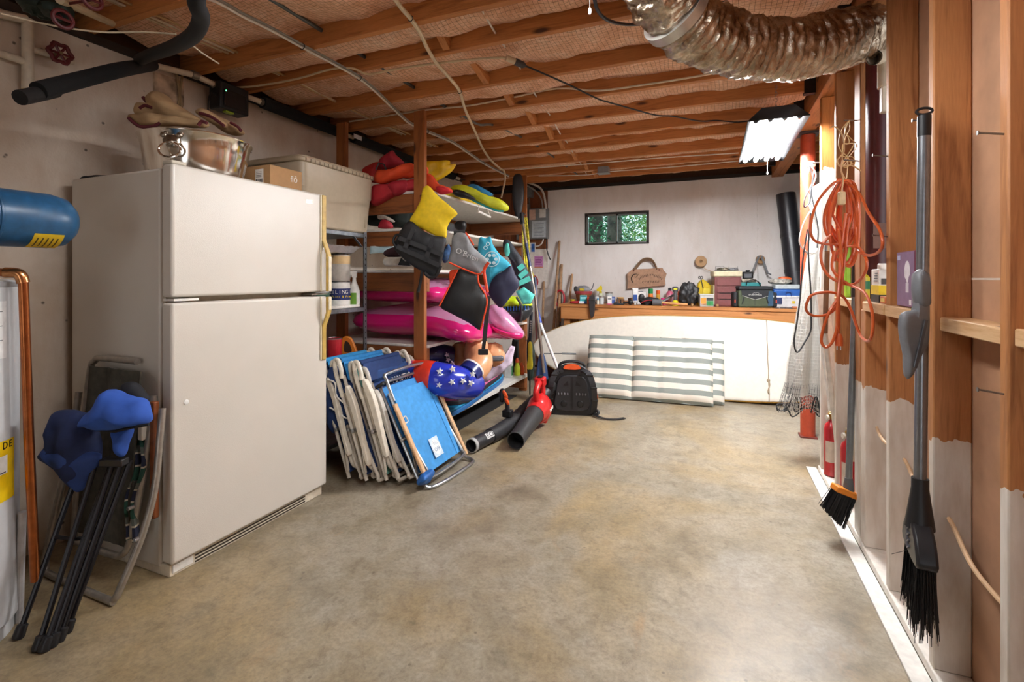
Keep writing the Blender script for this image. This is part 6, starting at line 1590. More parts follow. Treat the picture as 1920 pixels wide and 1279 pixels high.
MB().blob((.05, .03, .055), (.07, .03, .03), 18, 10, .2, 3).build('orange_packet', M('#d6632c', .4), pbg)
sc_ = bcat('fastener_heap', 'scatter of small steel nuts at right end of the bench front', 1472, 5.93, 'hardware')
mb = MB()
for k in range(60):
    mb.box(-.006, .006, -.006, .006, 0, .008, T(rnd.uniform(-.09, .09), rnd.uniform(-.03, .03), .0) @ rotz(rnd.uniform(0, 3)))
o = mb.build('nuts', M('#7d8792', .4, .6), sc_); o['kind'] = 'stuff'
orc = bcat('sandpaper', 'orange scrap at the right end of the bench', 1491, 5.95, 'scrap'); MB().box(-.03, .03, -.02, .02, 0, .02).build('piece', M('#c9744a', .6), orc, bevel=.005)
# hidden objects in front of brown cabinet kept small
# --- wall hung things above the bench
hg = thing('wall_sign', 'wooden hanging sign with carved cottage name on the back wall', 'sign', at(1213, 540, Y=YB - .025))
yS = YB - .045
outl = [(1176, 513), (1186, 505), (1215, 504), (1242, 502), (1245, 508), (1250, 513), (1247, 524), (1248, 535), (1215, 538), (1176, 542), (1177, 530), (1176, 518)]
k_ = at(1200, 520, Y=yS); fS = Matrix(((1, 0, 0, 0), (0, 0, -1, yS), (0, 1, 0, 0), (0, 0, 0, 1)))
def onS(x, y): q = at(x, y, Y=yS); return (q.x, q.z)
MB().prism([onS(*p_) for p_ in outl], -.012, .012, fS).build('board', M('#b08a6f', .7, var=.12, bmp=.15), hg, True, bevel=.004)
txm = M('#3a2a20', .7)
# lettering along an arc
def sgn(px, py, rot): 
    q = at(px, py, Y=yS - .0135); return Matrix(((1, 0, 0, q.x), (0, 0, -1, q.y), (0, 1, 0, q.z), (0, 0, 0, 1))) @ rotz(rot)
wd = 'HONEYMOON'; tm = MB()
for i, ch in enumerate(wd):
    u = (i - 4) / 4
    px = 1219.6 + u * 19.5; py = 516 + 6.5 * u * u
    o = arc_text(ch, .042, sgn(px, py, -u * .55), txm, None, world=False)
    tm.add([v.co.copy() for v in o.data.vertices], [list(p_.vertices) for p_ in o.data.polygons]); bpy.data.objects.remove(o)
tm.build('lettering', txm, hg, True)
arc_text('COTTAGE', .040, sgn(1220, 529, .03), txm, hg, sx=1.15)
MB().tube(spline([at(x, y, Y=yS - .0145) for x, y in ((1194, 514), (1188, 515), (1184, 521), (1185, 527), (1188, 531))], 5), [.003 + .004 * math.sin(PI * i / 20) for i in range(21)], 6).build('moon_mark', txm, hg, True)
MB().tube(spline([at(x, y, Y=yS - .0145) for x, y in ((1189, 517), (1193, 520), (1197, 514), (1190, 522))], 5), .002, 6).build('vine_mark', M('#6c5a3c', .7), hg, True)
tw = M('#7c6048', .85, bmp=.3)
hl = [at(x, y, Y=yS) for x, y in ((1188, 508), (1196, 498), (1204, 489), (1213, 486), (1222, 488), (1228, 496), (1232, 506))]
for k in range(3):
    MB().tube(spline([q + V((0, -.008 * k, .012 * (k - 1))) for q in hl], 4), .009, 7).build('twig', tw, hg, True)
for x, y in ((1188, 508), (1236, 506)):
    MB().blob(at(x, y, Y=yS - .02), (.009, .008, .009), 10, 8).build('peg', M('#6e2f20', .6), hg, True)
MB().rod(at(1211, 487, Y=YB - .002), at(1211, 489, Y=YB - .06), .004, 6).build('hook', nail_m, hg, True)
jut = M('#c2a079', .9, bmp=.4, scale=60)
for (px, py, r, lab, col) in ((1314.5, 490.5, 10.5, 'large jute twine spool hung on the back wall above yellow jug', jut), (1425, 487, 7.5, 'smaller brown twine spool on the wall above the tackle boxes', M('#a9835a', .9, bmp=.4, scale=60))):
    q = at(px, py, Y=YB); s_ = thing('twine_spool', lab, 'twine', q)
    R_ = r * 5.95 / FP
    MB().lathe([(R_ * .2, 0), (R_ * .96, 0), (R_, .012), (R_, .06), (R_ * .93, .072), (R_ * .3, .072), (R_ * .12, .05)], rotx(PI / 2), 28).build('twine_coil', col, s_)
    for f in (.4, .6, .8): MB().tube([(R_ * f * math.cos(a), -.0725, R_ * f * math.sin(a)) for a in [i * PI / 12 for i in range(24)]], .002, 5, closed=True).build('strand', col, s_)
    MB().rod((0, 0, 0), (0, -.085, 0), .006, 8).build('nail', M('#3a3026', .5, .5), s_)
cable('twine', 'loose twine end sagging from the large spool to the drawer cabinet', [at(x, y, Y=YB - .05) for x, y in ((1317, 501), (1326, 506), (1336, 509), (1342, 509))], .003, jut, cat='twine')
stp = thing('hanging_strap', 'grey webbing strap loop hanging from the smaller twine spool', 'strap', at(1425, 487, Y=YB - .08))
for a, b in (((1423, 480), (1411, 510)), ((1428, 480), (1440, 514))):
    MB().beam(at(*a, Y=YB - .082), at(*b, Y=YB - .10), .022, .004, (0, 1, 0)).build('webbing', M('#6d6f72', .7), stp, True)
MB().tube(spline([at(x, y, Y=YB - .085) for x, y in ((1419, 490), (1421, 505), (1422, 518))], 3), .003, 5).build('string', M('#c9c6c0', .6), stp, True)
MB().rod(at(1440, 512, Y=YB - .1), at(1446, 515, Y=YB - .1), .008, 8).build('hook_end', steel, stp, True)
# black drain pipe leaning in the right back corner
q0 = V((botw(1497, 6.18), 6.18, BZ + .002)); q1 = at(1473, 364, Y=6.30)
bp_ = thing('drain_pipe', 'black plastic drain pipe leaning in the back right corner', 'pipe', q0)
R_ = .098
dirp = (q1 - q0).normalized()
qa = q0 + V((0, 0, .025))
MB().rod(qa, q1, R_, 28).build('pipe_body', M('#202228', .38), bp_, True)
for f in (.30, .62):
    c_ = qa + (q1 - qa) * f; MB().rod(c_ - dirp * .02, c_ + dirp * .02, R_ + .004, 28).build('coupling_band', M('#1b1d22', .4), bp_, True)

# ================================================================ SURFBOARD + CUSHIONS
sbx = thing('surfboard', 'long white paddle board with yellow rail leaning on its side against the bench', 'surfboard', (-.2, 5.6, 0))
ws = .445; HL = 1.85
lean = math.atan2(.30, .84)
fS = T(-.2, 5.53, .0) @ rotx(PI / 2 - lean) @ T(0, ws, 0)
def ow(s): return ws * max(0, 1 - abs(s) ** 2.8) ** .6
ss = [-math.cos(PI * i / 48) for i in range(49)]
outl = [(HL * s, -ow(s)) for s in ss] + [(HL * s, ow(s)) for s in ss[::-1][1:-1]]
mb = MB(); rings = []
prof = [(.90, .052), (.965, .05), (.992, .04), (1, .022), (.992, .0), (.95, -.018), (.85, -.022)]
vs = []; n = len(outl)
for k, z in prof: vs += [(x * (1 - (1 - k) * .28), y * k, z) for x, y in outl]
fs = [(i * n + j, i * n + (j + 1) % n, (i + 1) * n + (j + 1) % n, (i + 1) * n + j) for i in range(len(prof) - 1) for j in range(n)] + [list(range(n))[::-1], [(len(prof) - 1) * n + j for j in range(n)]]
deckm = M('#ece6da', .3, var=.03, coat=.2)
rail = M('#d3a13a', .35, var=.12)
mb.add(vs, fs, fS).build('board_body', deckm, sbx, True, sharp=50)
mb = MB(); vs = []
for k, z in ((.988, .0455), (1.003, .0405), (1.008, .022), (1.003, .002), (.985, -.006)): vs += [(x * (1 - (1 - k) * .28), y * k, z) for x, y in outl]
mb.add(vs, [(i * n + j, i * n + (j + 1) % n, (i + 1) * n + (j + 1) % n, (i + 1) * n + j) for i in range(4) for j in range(n)], fS).build('yellow_rail', rail, sbx, True, sharp=60)
# leash string on the board
xs = botw(1440, 5.6)
lpts = [fS @ V((xs + .2 + .012 * (i % 2) * .3, ow((xs + .2) / HL) * (1 - 2 * i / 8) * .985, .055)) for i in range(9)]
st_ = thing('leash_string', 'thin tan string hanging down the right part of the paddle board', 'string', lpts[4])
MB().tube(spline(lpts, 4), .0045, 6).build('cord', M('#a9957a', .7), st_, True)
MB().blob(lpts[6], (.016, .012, .02), 10, 8).build('knot', M('#a9957a', .7), st_, True)
MB().tube(spline([lpts[6], lpts[6] + V((.01, -.012, -.04)), lpts[7] + V((-.012, -.012, .0)), lpts[7] + V((.0, -.012, -.03))], 4), .006, 6).build('loop_end', M('#a9957a', .7), st_, True)
fn_ = thing('fishing_spear', 'short thin black rod lying against the left of the paddle board', 'rod', at(1045, 664, d=5.2))
MB().rod(at(1020, 663, d=5.15), at(1066, 663, d=5.2), .006, 8).build('rod_blank', M('#3a3530', .5), fn_, True); MB().rod(at(1054, 663, d=5.18), at(1080, 663.5, d=5.22), .009, 8).build('grip', black_pl, fn_, True)
# striped cushions
cm, nt, p = newmat('striped_canvas')
sx = N(nt, 'ShaderNodeSeparateXYZ'); nt.links.new(mapped(nt, (1, 1, 1)), sx.inputs[0])
ma = N(nt, 'ShaderNodeMath', operation='MULTIPLY_ADD'); nt.links.new(sx.outputs[1], ma.inputs[0]); ma.inputs[1].default_value = 1 / .1085; ma.inputs[2].default_value = .22
f_ = N(nt, 'ShaderNodeMath', operation='FRACT'); nt.links.new(ma.outputs[0], f_.inputs[0])
c_ = ramp(nt, f_.outputs[0], [(0, '#8b918b'), (.47, '#8b918b'), (.475, '#e4dccf')]); c_.node.color_ramp.interpolation = 'CONSTANT'
nt.links.new(c_, p.inputs['Base Color']); p.inputs['Roughness'].default_value = .85
bump(nt, p, ntex(nt, mapped(nt, (1, 1, 1)), 9, 4), .3, .02)
def cushion(label, m, secs, H, t, seed):
    o = thing('chaise_cushion', label, 'cushion', (0, 0, 0)); o.matrix_basis = m
    x = 0
    for i, w in enumerate(secs):
        def tuft(X, Y, x=x, w=w): return 0
        q = MB()
        nx, ny = max(10, int(w * 30)), 18
        def fn(u, v, s, x=x, w=w):
            e = (1 - abs(2 * u - 1) ** 6) ** .5 * (1 - abs(2 * v - 1) ** 7) ** .5
            X = x + u * w; Y = v * H
            z = t * e
            if w > .6:
                for tx in (1 / 3, 2 / 3): z -= .020 * math.exp(-((u - tx) * w / .022) ** 2)
            else: z -= .014 * math.exp(-((u - .35) * w / .022) ** 2)
            z += .007 * noise.noise(V((X * 6, Y * 8, seed)))
            return (X + .008 * noise.noise(V((Y * 5, i, seed))), Y, s * z)
        g = [[fn(a / nx, b / ny, 1) for b in range(ny + 1)] for a in range(nx + 1)]
        h = [[fn(a / nx, b / ny, -1) for b in range(ny + 1)] for a in range(nx + 1)]
        vs = [p_ for r in g for p_ in r] + [p_ for r in h for p_ in r]; k = (nx + 1) * (ny + 1); I = lambda a, b: a * (ny + 1) + b
        fs = []
        for a in range(nx):
            for b in range(ny):
                f4 = (I(a, b), I(a + 1, b), I(a + 1, b + 1), I(a, b + 1)); fs.append(f4); fs.append(tuple(k + z_ for z_ in f4[::-1]))
        for a in range(nx): fs.append((I(a, 0), k + I(a, 0), k + I(a + 1, 0), I(a + 1, 0))); fs.append((I(a + 1, ny), k + I(a + 1, ny), k + I(a, ny), I(a, ny)))
        for b in range(ny): fs.append((I(0, b + 1), k + I(0, b + 1), k + I(0, b), I(0, b))); fs.append((I(nx, b), k + I(nx, b), k + I(nx, b + 1), I(nx, b + 1)))
        q.add(vs, fs).build('pad', cm, o, sharp=60)
        MB().tube([(x + .01, .02, 0), (x + w - .01, .02, 0)], .004, 5).build('seam_piping', M('#9a9d96', .8), o)
        x += w
    return o
LC = math.atan2(.27, .62)
XC0 = botw(1100, 5.25); XC1 = botw(1338, 5.22)
wC = XC1 - XC0
cushion('front striped grey and white chaise cushion leaning against the paddle board', T(XC0, 5.16, .01) @ rotz(.04) @ rotx(PI / 2 - LC), (wC * .38, wC * .62), .685, .062, 1)
cushion('rear striped chaise cushion, mostly hidden behind the front one', T(XC0 + .10, 5.30, .01) @ rotz(.0) @ rotx(PI / 2 - LC), (wC * .38, wC * .62), .66, .05, 5)

# ================================================================ LEAF BLOWERS
rb0, rb1 = at(967, 836, d=3.62), at(1003, 776, d=4.08)
rb0.z = .075
lbw = thing('leaf_blower', 'red handheld leaf blower with black nozzle lying on the floor', 'leaf blower', (rb1.x, rb1.y, 0))
ax_ = (rb1 - rb0).normalized()
gb = M('#2a2a2c', .55); redp = M('#c81d1f', .35, coat=.2)
dn = rb0 + ax_ * .05
MB().tube([rb0, rb0 + ax_ * .1, rb1 - ax_ * .10, rb1], [.066, .064, .075, .08], 28, caps=False).tube([rb0, rb0 + ax_ * .1, rb1 - ax_ * .10, rb1], [.062, .060, .071, .076], 28, caps=False).build('nozzle', gb, lbw, True)
MB().lathe([(.0612, 0), (.0665, .0), (.0665, .006), (.0612, .006)], T(rb0 - ax_ * .003) @ ax_.to_track_quat('Z', 'Y').to_matrix().to_4x4(), 28, cap=False).build('nozzle_rim', M('#3a3a3c', .5), lbw, True)
MB().lathe([(.001, 0), (.06, .0)], T(rb0 + ax_ * .12) @ ax_.to_track_quat('Z', 'Y').to_matrix().to_4x4(), 20, cap=False).build('nozzle_inside', M('#050505', .9), lbw, True)
bc2 = rb1 + ax_ * .12
fr2 = frame(bc2, ax_, (0, 0, 1))          # local x along axis, y up, z sideways
MB().blob((0.02, -.01, 0), (.15, .125, .10), 26, 16, .06, 3).build('fan_housing', redp, lbw, False).matrix_basis = chain(lbw).inverted() @ fr2
MB().tube([rb1 - ax_ * .02, rb1 + ax_ * .04, rb1 + ax_ * .09], [.083, .09, .10], 26).build('collar', redp, lbw, True)
hp_ = spline([fr2 @ V(q) for q in ((-.06, .09, 0), (-.065, .16, .0), (-.02, .20, 0), (.05, .215, 0), (.10, .20, 0), (.13, .13, 0), (.12, .06, 0))], 4)
MB().tube(hp_, .026, 12).build('handle', redp, lbw, True)
MB().box(-.035, .045, -.03, .05, -.045, .045, fr2 @ T(.07, .20, 0)).build('battery_mount', redp, lbw, True, bevel=.012)
MB().box(-.02, .03, .051, .06, -.022, .022, fr2 @ T(.07, .20, 0)).build('black_latch', black_pl, lbw, True, bevel=.004)
MB().box(-.01, .08, -.02, .0, .098, .104, fr2).build('white_label', white_paint, lbw, True)
MB().box(.0, .06, -.135, -.10, -.06, .06, fr2).build('foot', redp, lbw, True, bevel=.01)
MB().box(-.05, -.01, -.06, .04, -.02, .02, T(rb0 + V((.0, 0, -.01))) @ rotz(.5)).build('nozzle_foot', black_pl, lbw, True) if False else None

# backpack blower
bpo = V((-1.22, 4.44, 0))
bpk = thing('backpack_blower', 'black and red backpack leaf blower standing on the floor with its long tube', 'leaf blower', bpo, rotz(YAW - .12))
bp = M('#19191c', .5); bpp = M('#232327', .45, bmp=.1)
arch = [(-.20, .0), (.19, .0), (.205, .20), (.19, .33), (.14, .42), (.06, .465), (-.06, .465), (-.14, .42), (-.19, .33), (-.205, .20)]
MB().prism(smooth2(arch, 3), -.02, .02, T(0, 0, .006) @ rotx(PI / 2)).build('frame_plate', bp, bpk, bevel=.01)
pl = smooth2([(-.145, .05), (.145, .05), (.15, .22), (.125, .33), (.06, .365), (-.06, .365), (-.125, .33), (-.15, .22)], 3)
bpad = MB().prism(pl, .0, .018, T(0, -.0205, .006) @ rotx(PI / 2)).build('back_pad', bpp, bpk, bevel=.008)
MB().box(-.012, .012, -.0415, -.039, .06, .36).build('pad_channel', M('#0c0c0d', .6), bpad)
for s in (-1, 1):
    MB().lathe([(.03, .0), (.026, .006), (.012, .008)], T(s * .075, -.039, .11) @ rotx(PI / 2), 16).build('pad_boss', M('#0f0f11', .5), bpad)
    MB().prism([(s * .03, .28), (s * .085, .275), (s * .04, .325)] if s > 0 else [(s * .03, .28), (s * .04, .325), (s * .085, .275)], 0, .003, T(0, -.0385, 0) @ rotx(PI / 2)).build('pad_vent', M('#0a0a0b', .6), bpad)
    for k in range(4):
        MB().blob((s * (.04 + k * .028), -.0405, .20), (.006, .004, .013), 8, 6).build('pad_rib', M('#6c6c70', .35), bpad)
    sp2 = spline([(s * .09, -.05, .42), (s * .15, -.085, .40), (s * .19, -.10, .30), (s * .205, -.085, .18), (s * .20, -.05, .08), (s * .19, -.03, .03)], 5)
    mb = MB()
    for a, b in zip(sp2, sp2[1:]): mb.beam(a, b + (b - a) * .15, .018, .05, (1, 0, 0))
    mb.build('shoulder_strap', bpp, bpk)
    for f in (6, 11, 16): MB().box(-.03, .03, -.014, .014, -.008, .008, T(sp2[f])).build('strap_buckle', M('#0d0d0e', .4), bpk, bevel=.003)
MB().tube(spline([(-.12, .02, .43), (-.10, .02, .475), (0, .02, .495), (.10, .02, .475), (.12, .02, .43)], 5), .014, 10).build('carry_handle', bp, bpk)
MB().prism(smooth2([(-.07, .43), (.07, .43), (.06, .465), (0, .475), (-.06, .465)], 3), -.01, .01, T(0, -.03, 0) @ rotx(PI / 2)).build('orange_badge', M('#dc5722', .4), bpk)
MB().box(-.17, .17, .03, .27, .06, .36).build('engine_cover', M('#a81f22', .4), bpk, bevel=.03)
MB().box(-.20, .20, .0205, .26, .0, .05).build('base_frame', bp, bpk, bevel=.008)
MB().lathe([(.03, 0), (.032, .03), (.02, .034)], T(.21, .1, .14) @ roty(PI / 2), 14).build('fuel_cap', M('#e0602a', .4), bpk)
MB().lathe([(.02, 0), (.02, .03)], T(.17, .06, .33) @ roty(PI / 2), 12).build('orange_knob', M('#e0602a', .4), bpk)
MB().box(.172, .19, .08, .2, .06, .13).build('white_fuel_tank', M('#d9d7d0', .4), bpk, bevel=.005)
tl = spline([(.19, -.02, .03), (.22, -.06, .022), (.24, -.05, .05), (.21, -.03, .055)], 4) 
MB().tube(tl, .014, 8).build('loose_loop', bp, bpk)
tail = spline([(.20, -.06, .022), (.28, -.13, .014), (.38, -.14, .012), (.47, -.09, .012)], 5)
mb = MB()
for a, b in zip(tail, tail[1:]): mb.beam(a, b + (b - a) * .1, .035, .006, (0, 0, 1))
mb.build('waist_strap', bp, bpk)
# its tube lies on the floor
t0, t1, t2_, t3 = at(884, 841, d=3.57), at(932, 808, d=3.85), at(968, 778, d=4.15), at(1000, 756, d=4.4)
t0.z = .055; t1.z = .062; t2_.z = .075
ax2 = (t1 - t0).normalized()
MB().tube([t0, t1], .05, 24, caps=False).tube([t0, t1], .046, 24, caps=False).build('blower_tube', M('#2b2b2e', .5), bpk, True)
MB().tube([t1 - ax2 * .10, t1, t2_], [.056, .056, .06], 24).build('tube_section', M('#28282b', .5), bpk, True)
MB().lathe([(.0455, 0), (.052, 0), (.052, .03), (.0455, .03)], T(t0 - ax2 * .005) @ ax2.to_track_quat('Z', 'Y').to_matrix().to_4x4(), 24, cap=False).build('grey_end_ring', M('#b3b3b1', .4), bpk, True)
MB().lathe([(.001, 0), (.0455, .0)], T(t0 + ax2 * .1) @ ax2.to_track_quat('Z', 'Y').to_matrix().to_4x4(), 20, cap=False).build('tube_inside', M('#050505', .9), bpk, True)
corr = spline([t2_, t3, at(1018, 742, d=4.5), at(1034, 720, d=4.6)], 10)
MB().tube(corr, [.06 + (.006 if i % 2 else 0) for i in range(len(corr))], 20).build('corrugated_hose', M('#18181a', .5), bpk, True, sharp=60)
vv = (at(0, 0, d=1) - at(0, 0, d=1))
side = ax2.cross(V((0, 0, 1))).normalized(); sgnn = 1 if (side.dot(V((0, -1, 0))) > 0) else -1
cen_ = t0 + ax2 * .22; nrm = (V((side.x * sgnn, side.y * sgnn, 0)) * .75 + V((0, 0, .66))).normalized()
lf = frame(cen_ + nrm * .0503, ax2, nrm.cross(ax2))
n_ = 6
vsx = []
for i in range(n_ + 1):
    a = -.45 + .9 * i / n_
    for x in (-.085, .085):
        p_ = cen_ + ax2 * x + (nrm * math.cos(a) + nrm.cross(ax2) * math.sin(a)) * .0507; vsx.append(p_)
MB().add(vsx, [(2 * i, 2 * i + 1, 2 * i + 3, 2 * i + 2) for i in range(n_)]).build('white_sticker', M('#dcdcda', .5), bpk, True)
arc_text('ECHO', .05, frame(cen_ + nrm * .052, ax2, nrm.cross(ax2)), black_pl, bpk, sx=1.1)
# control handle
hb_ = at(952, 775, d=4.05)
MB().box(-.04, .04, -.035, .035, -.03, .03, T(hb_)).build('handle_clamp', black_pl, bpk, True, bevel=.01)
hs_ = [hb_, at(951, 758, d=4.02), at(946, 742, d=4.0), at(942, 733, d=4.0)]
MB().tube(hs_, [.022, .018, .018, .02], 12).build('control_grip', M('#3b3b40', .5), bpk, True)
MB().puff(smooth2([(-.02, .05), (.015, .055), (.022, 0), (.01, -.05), (-.018, -.05), (-.028, 0)], 3), .03, face_cam(at(942, 742, d=3.98)), pw=3).build('control_head', black_pl, bpk, True)
for q in ((947, 740), (950, 752)): MB().puff(smooth2([(-.012, .03), (.012, .03), (.014, -.03), (-.008, -.03)], 3), .012, face_cam(at(*q, d=3.955), .4)).build('orange_trigger', M('#e2551e', .4), bpk, True)
# ================================================================ SILVER FLEX DUCT
dm, nt, p = newmat('foil_duct')
vec = mapped(nt, (1, 1, 1))
p.inputs['Metallic'].default_value = 1
nt.links.new(ramp(nt, ntex(nt, vec, 9, 4), [(.3, '#97826a'), (.6, '#c9bba8')]), p.inputs['Base Color'])
p.inputs['Roughness'].default_value = .24
v2_ = N(nt, 'ShaderNodeTexVoronoi'); v2_.inputs['Scale'].default_value = 26; nt.links.new(vec, v2_.inputs['Vector'])
bump(nt, p, ntex(nt, vec, 30, 5, .7, 1.2), .55, .010)
dpts = spline([at(1215, -150, d=1.72), at(1232, -40, d=1.82), at(1272, 32, d=1.92), at(1340, 74, d=2.0), at(1420, 92, d=2.06), at(1510, 88, d=2.1), at(1585, 72, d=2.14), at(1640, 56, d=2.2), at(1690, 40, d=2.3)], 34)
sg = 110; nn_ = len(dpts); rng = random.Random(3)
base = MB(); rad = []
for i in range(nn_):
    k = .122 + .0035 * math.cos(i * 2 * PI / 7.0)
    if abs(i - 64) < 6: k -= .008
    if i > nn_ - 80: k *= 1 - .12 * (i - nn_ + 80) / 80
    rad.append(k)
base.tube(dpts, rad, sg)
for i in range(nn_):
    for k in range(sg):
        v = base.v[i * sg + k]; d_ = v - dpts[i]; 
        a = 2 * PI * k / sg
        w = .016 * noise.noise(V((i * .10, math.cos(a) * 1.6, math.sin(a) * 1.6))) + .009 * noise.noise(V((i * .42, math.cos(a) * 2.6, math.sin(a) * 2.6))) + .006 * noise.noise(V((i * .62 + a * 2, math.cos(a) * 7, math.sin(a) * 7)))
        base.v[i * sg + k] = dpts[i] + d_ * (1 + w / .122)
du = thing('flex_duct', 'large silver foil flexible duct sagging below the joists', 'duct', dpts[130])
base.build('foil_sleeve', dm, du, True, sharp=70)
j = 64; dd_ = (dpts[j + 1] - dpts[j]).normalized()
MB().tube([dpts[j] - dd_ * .02, dpts[j] + dd_ * .02], .132, 40).build('clamp_band', M('#c9c6bf', .3, .7), du, True, sharp=60)
tag(MB().rod(at(1335, 8, d=2.3), at(1405, -22, d=2.2), .011, 10).build('thin_pipe', black_pl), 'thin black pipe crossing above the silver duct', 'pipe')
hgr = thing('hanger_strap', 'black metal joist strap above right end of the silver duct', 'strap', at(1583, 6, d=2.3))
MB().box(-.03, .03, -.004, .004, -.04, .04, T(at(1583, 4, d=2.35)) @ rotz(YAW)).build('plate', black_pl, hgr, True)

# ================================================================ COLUMNS
redcol = M('#7d2a22', .38, var=.15)
c1 = thing('steel_column', 'red steel post behind the hanging white net', 'column', (.70, 4.55, 0))
MB().lathe([(.053, .012), (.053, 2.42)], None, 32).build('post_tube', M('#b5472c', .38, var=.1), c1)
MB().box(-.075, .075, -.075, .075, 2.421, 2.438).build('top_plate', M('#3a2a28', .5), c1); MB().box(-.06, .06, -.06, .06, 0, .0115).build('base_plate', M('#6d2b22', .6), c1)
c2 = thing('steel_column', 'dark maroon steel pipe between the studs behind the orange cord', 'column', (.80, 3.12, 0))
MB().lathe([(.055, .0), (.055, 2.60)], None, 32).build('post_tube', M('#4d181b', .32), c2)
MB().box(-.035, .02, -.0585, -.056, 1.43, 1.56).build('paper_sticker', M('#7e5a4e', .6), c2)
tp = thing('drain_fitting', 'white plastic pipe elbow between studs below the duct end', 'pipe', at(1643, 110, d=2.2))
e0 = at(1646, 108, d=2.16)
MB().tube([at(1639, 108, d=2.10), e0 + V((.01, .0, 0)), e0 + V((.04, .03, 0))], .03, 18, caps=False).tube([at(1639, 108, d=2.10), e0 + V((.01, .0, 0))], .025, 18, caps=False).build('elbow', M('#cdbfa9', .4), tp, True)
MB().rod(e0 + V((.035, .02, .04)), e0 + V((.035, .02, -.13)), .032, 18).build('riser', M('#c4b59e', .4), tp, True)
MB().box(-.02, .02, -.02, .02, -.24, -.12, T(e0 + V((.035, .02, 0)))).build('bracket', M('#c9bba6', .5), tp, True, bevel=.005)

# stairs behind (open risers)
stt = thing('staircase', 'wooden stair stringer with treads behind the column at the far right', 'stairs', (1.2, 5.2, 0))
MB().beam((.98, 5.9, 1.2), (.98, 3.9, 2.7), .04, .24).build('stringer', wood('y', '#7d6a58', '#54463a'), stt, True)
for k in range(7):
    z = 1.35 + k * .19; y = 5.72 - k * .25
    MB().box(1.001, 1.8, y - .13, y + .13, z, z + .035).build('tread', wood('x', '#85705e', '#54463a'), stt, True)

# ================================================================ HANGING ON THE RIGHT
def sp_d(L, d0=None): return [at(x, y, d=dd) for x, y, dd in L]
# orange extension cord coil
cordm = M('#cc5c2a', .35, var=.06, coat=.15)
ec = thing('extension_cord', 'coiled orange extension cord hanging from a nail on the studs', 'cord', at(1580, 340, d=2.3))
D0 = 2.30
loops = []
R = random.Random(11)
def loopcord(L, dofs, name='coil_loop', closed=False, r=.0062):
    MB().tube(spline([at(x, y, d=min(D0 + dofs + .012 * math.sin(i * 1.3), .605 / (CT * (x - 960) / FP - ST))) for i, (x, y) in enumerate(L)], 7, closed), r, 8, closed=closed).build(name, cordm, ec, True)
# the gathered coil: nested long loops over the tie
for k in range(9):
    w = R.uniform(16, 44); x0 = 1580 + R.uniform(-8, 12); bot = R.uniform(425, 500)
    loopcord([(x0 - w * .35, 352 + R.uniform(-6, 6)), (x0 + 2, 338 + R.uniform(-3, 4)), (x0 + w * .5, 350), (x0 + w * .8, 395), (x0 + w * .6, bot - 25), (x0 + 0, bot), (x0 - w * .8, bot - 25), (x0 - w * .9, 400)], -.02 + k * .009, closed=True)
loopcord([(1580, 336), (1560, 346), (1535, 375), (1522, 410), (1521, 440), (1535, 455), (1570, 457), (1600, 440), (1606, 400), (1592, 352)], -.04)
loopcord([(1592, 345), (1612, 365), (1628, 398), (1648, 428), (1655, 455), (1648, 472), (1628, 479), (1608, 468), (1606, 440), (1600, 380)], -.03)
loopcord([(1558, 440), (1542, 460), (1540, 490), (1552, 515), (1575, 530), (1600, 533), (1620, 515), (1625, 490), (1612, 466), (1590, 462), (1572, 470), (1564, 490)], -.045)
loopcord([(1565, 470), (1560, 500), (1572, 520), (1595, 535), (1620, 548), (1633, 575), (1637, 610), (1632, 636), (1622, 638), (1610, 622), (1595, 580), (1580, 556), (1555, 548), (1525, 552), (1514, 565), (1512, 582), (1525, 592), (1550, 590), (1568, 575), (1575, 545), (1583, 490), (1595, 430)], -.055)
loopcord([(1590, 420), (1584, 480), (1578, 530), (1570, 560), (1555, 585), (1544, 615), (1540, 640), (1548, 651), (1560, 642), (1569, 615), (1572, 580), (1572, 545), (1578, 490), (1572, 430)], -.06)
loopcord([(1572, 545), (1573, 590), (1572, 628)], -.062)
loopcord([(1586, 400), (1576, 470), (1574, 520), (1571, 560), (1570, 600), (1572, 630)], -.066)
pq = at(1573, 638, d=D0 - .065)
MB().tube([pq + V((0, 0, .03)), pq + V((0, 0, .01)), pq - V((0, 0, .025))], [.009, .016, .017], 12).build('plug', cordm, ec, True)
for dx in (-.007, .007): MB().box(-.0015, .0015, -.003, .003, -.045, -.0255, T(pq + V((dx, 0, 0)))).build('prong', steel, ec, True)
sk_ = at(1578, 372, d=D0 - .08)
MB().box(-.014, .014, -.012, .012, -.03, .03, T(sk_) @ rotz(YAW)).build('socket', M('#d8b98c', .5), ec, True, bevel=.006)
MB().tube(spline([at(x, y, d=D0 - .07) for x, y in ((1580, 300), (1577, 318), (1581, 335), (1578, 360))], 4), .0035, 6).build('hanging_wire', M('#d9a878', .5), ec, True)
MB().rod(at(1583, 226, d=2.5) if False else at(1583, 300, d=D0), at(1612, 302, d=2.36), .0035, 6).build('nail', nail_m, ec, True)
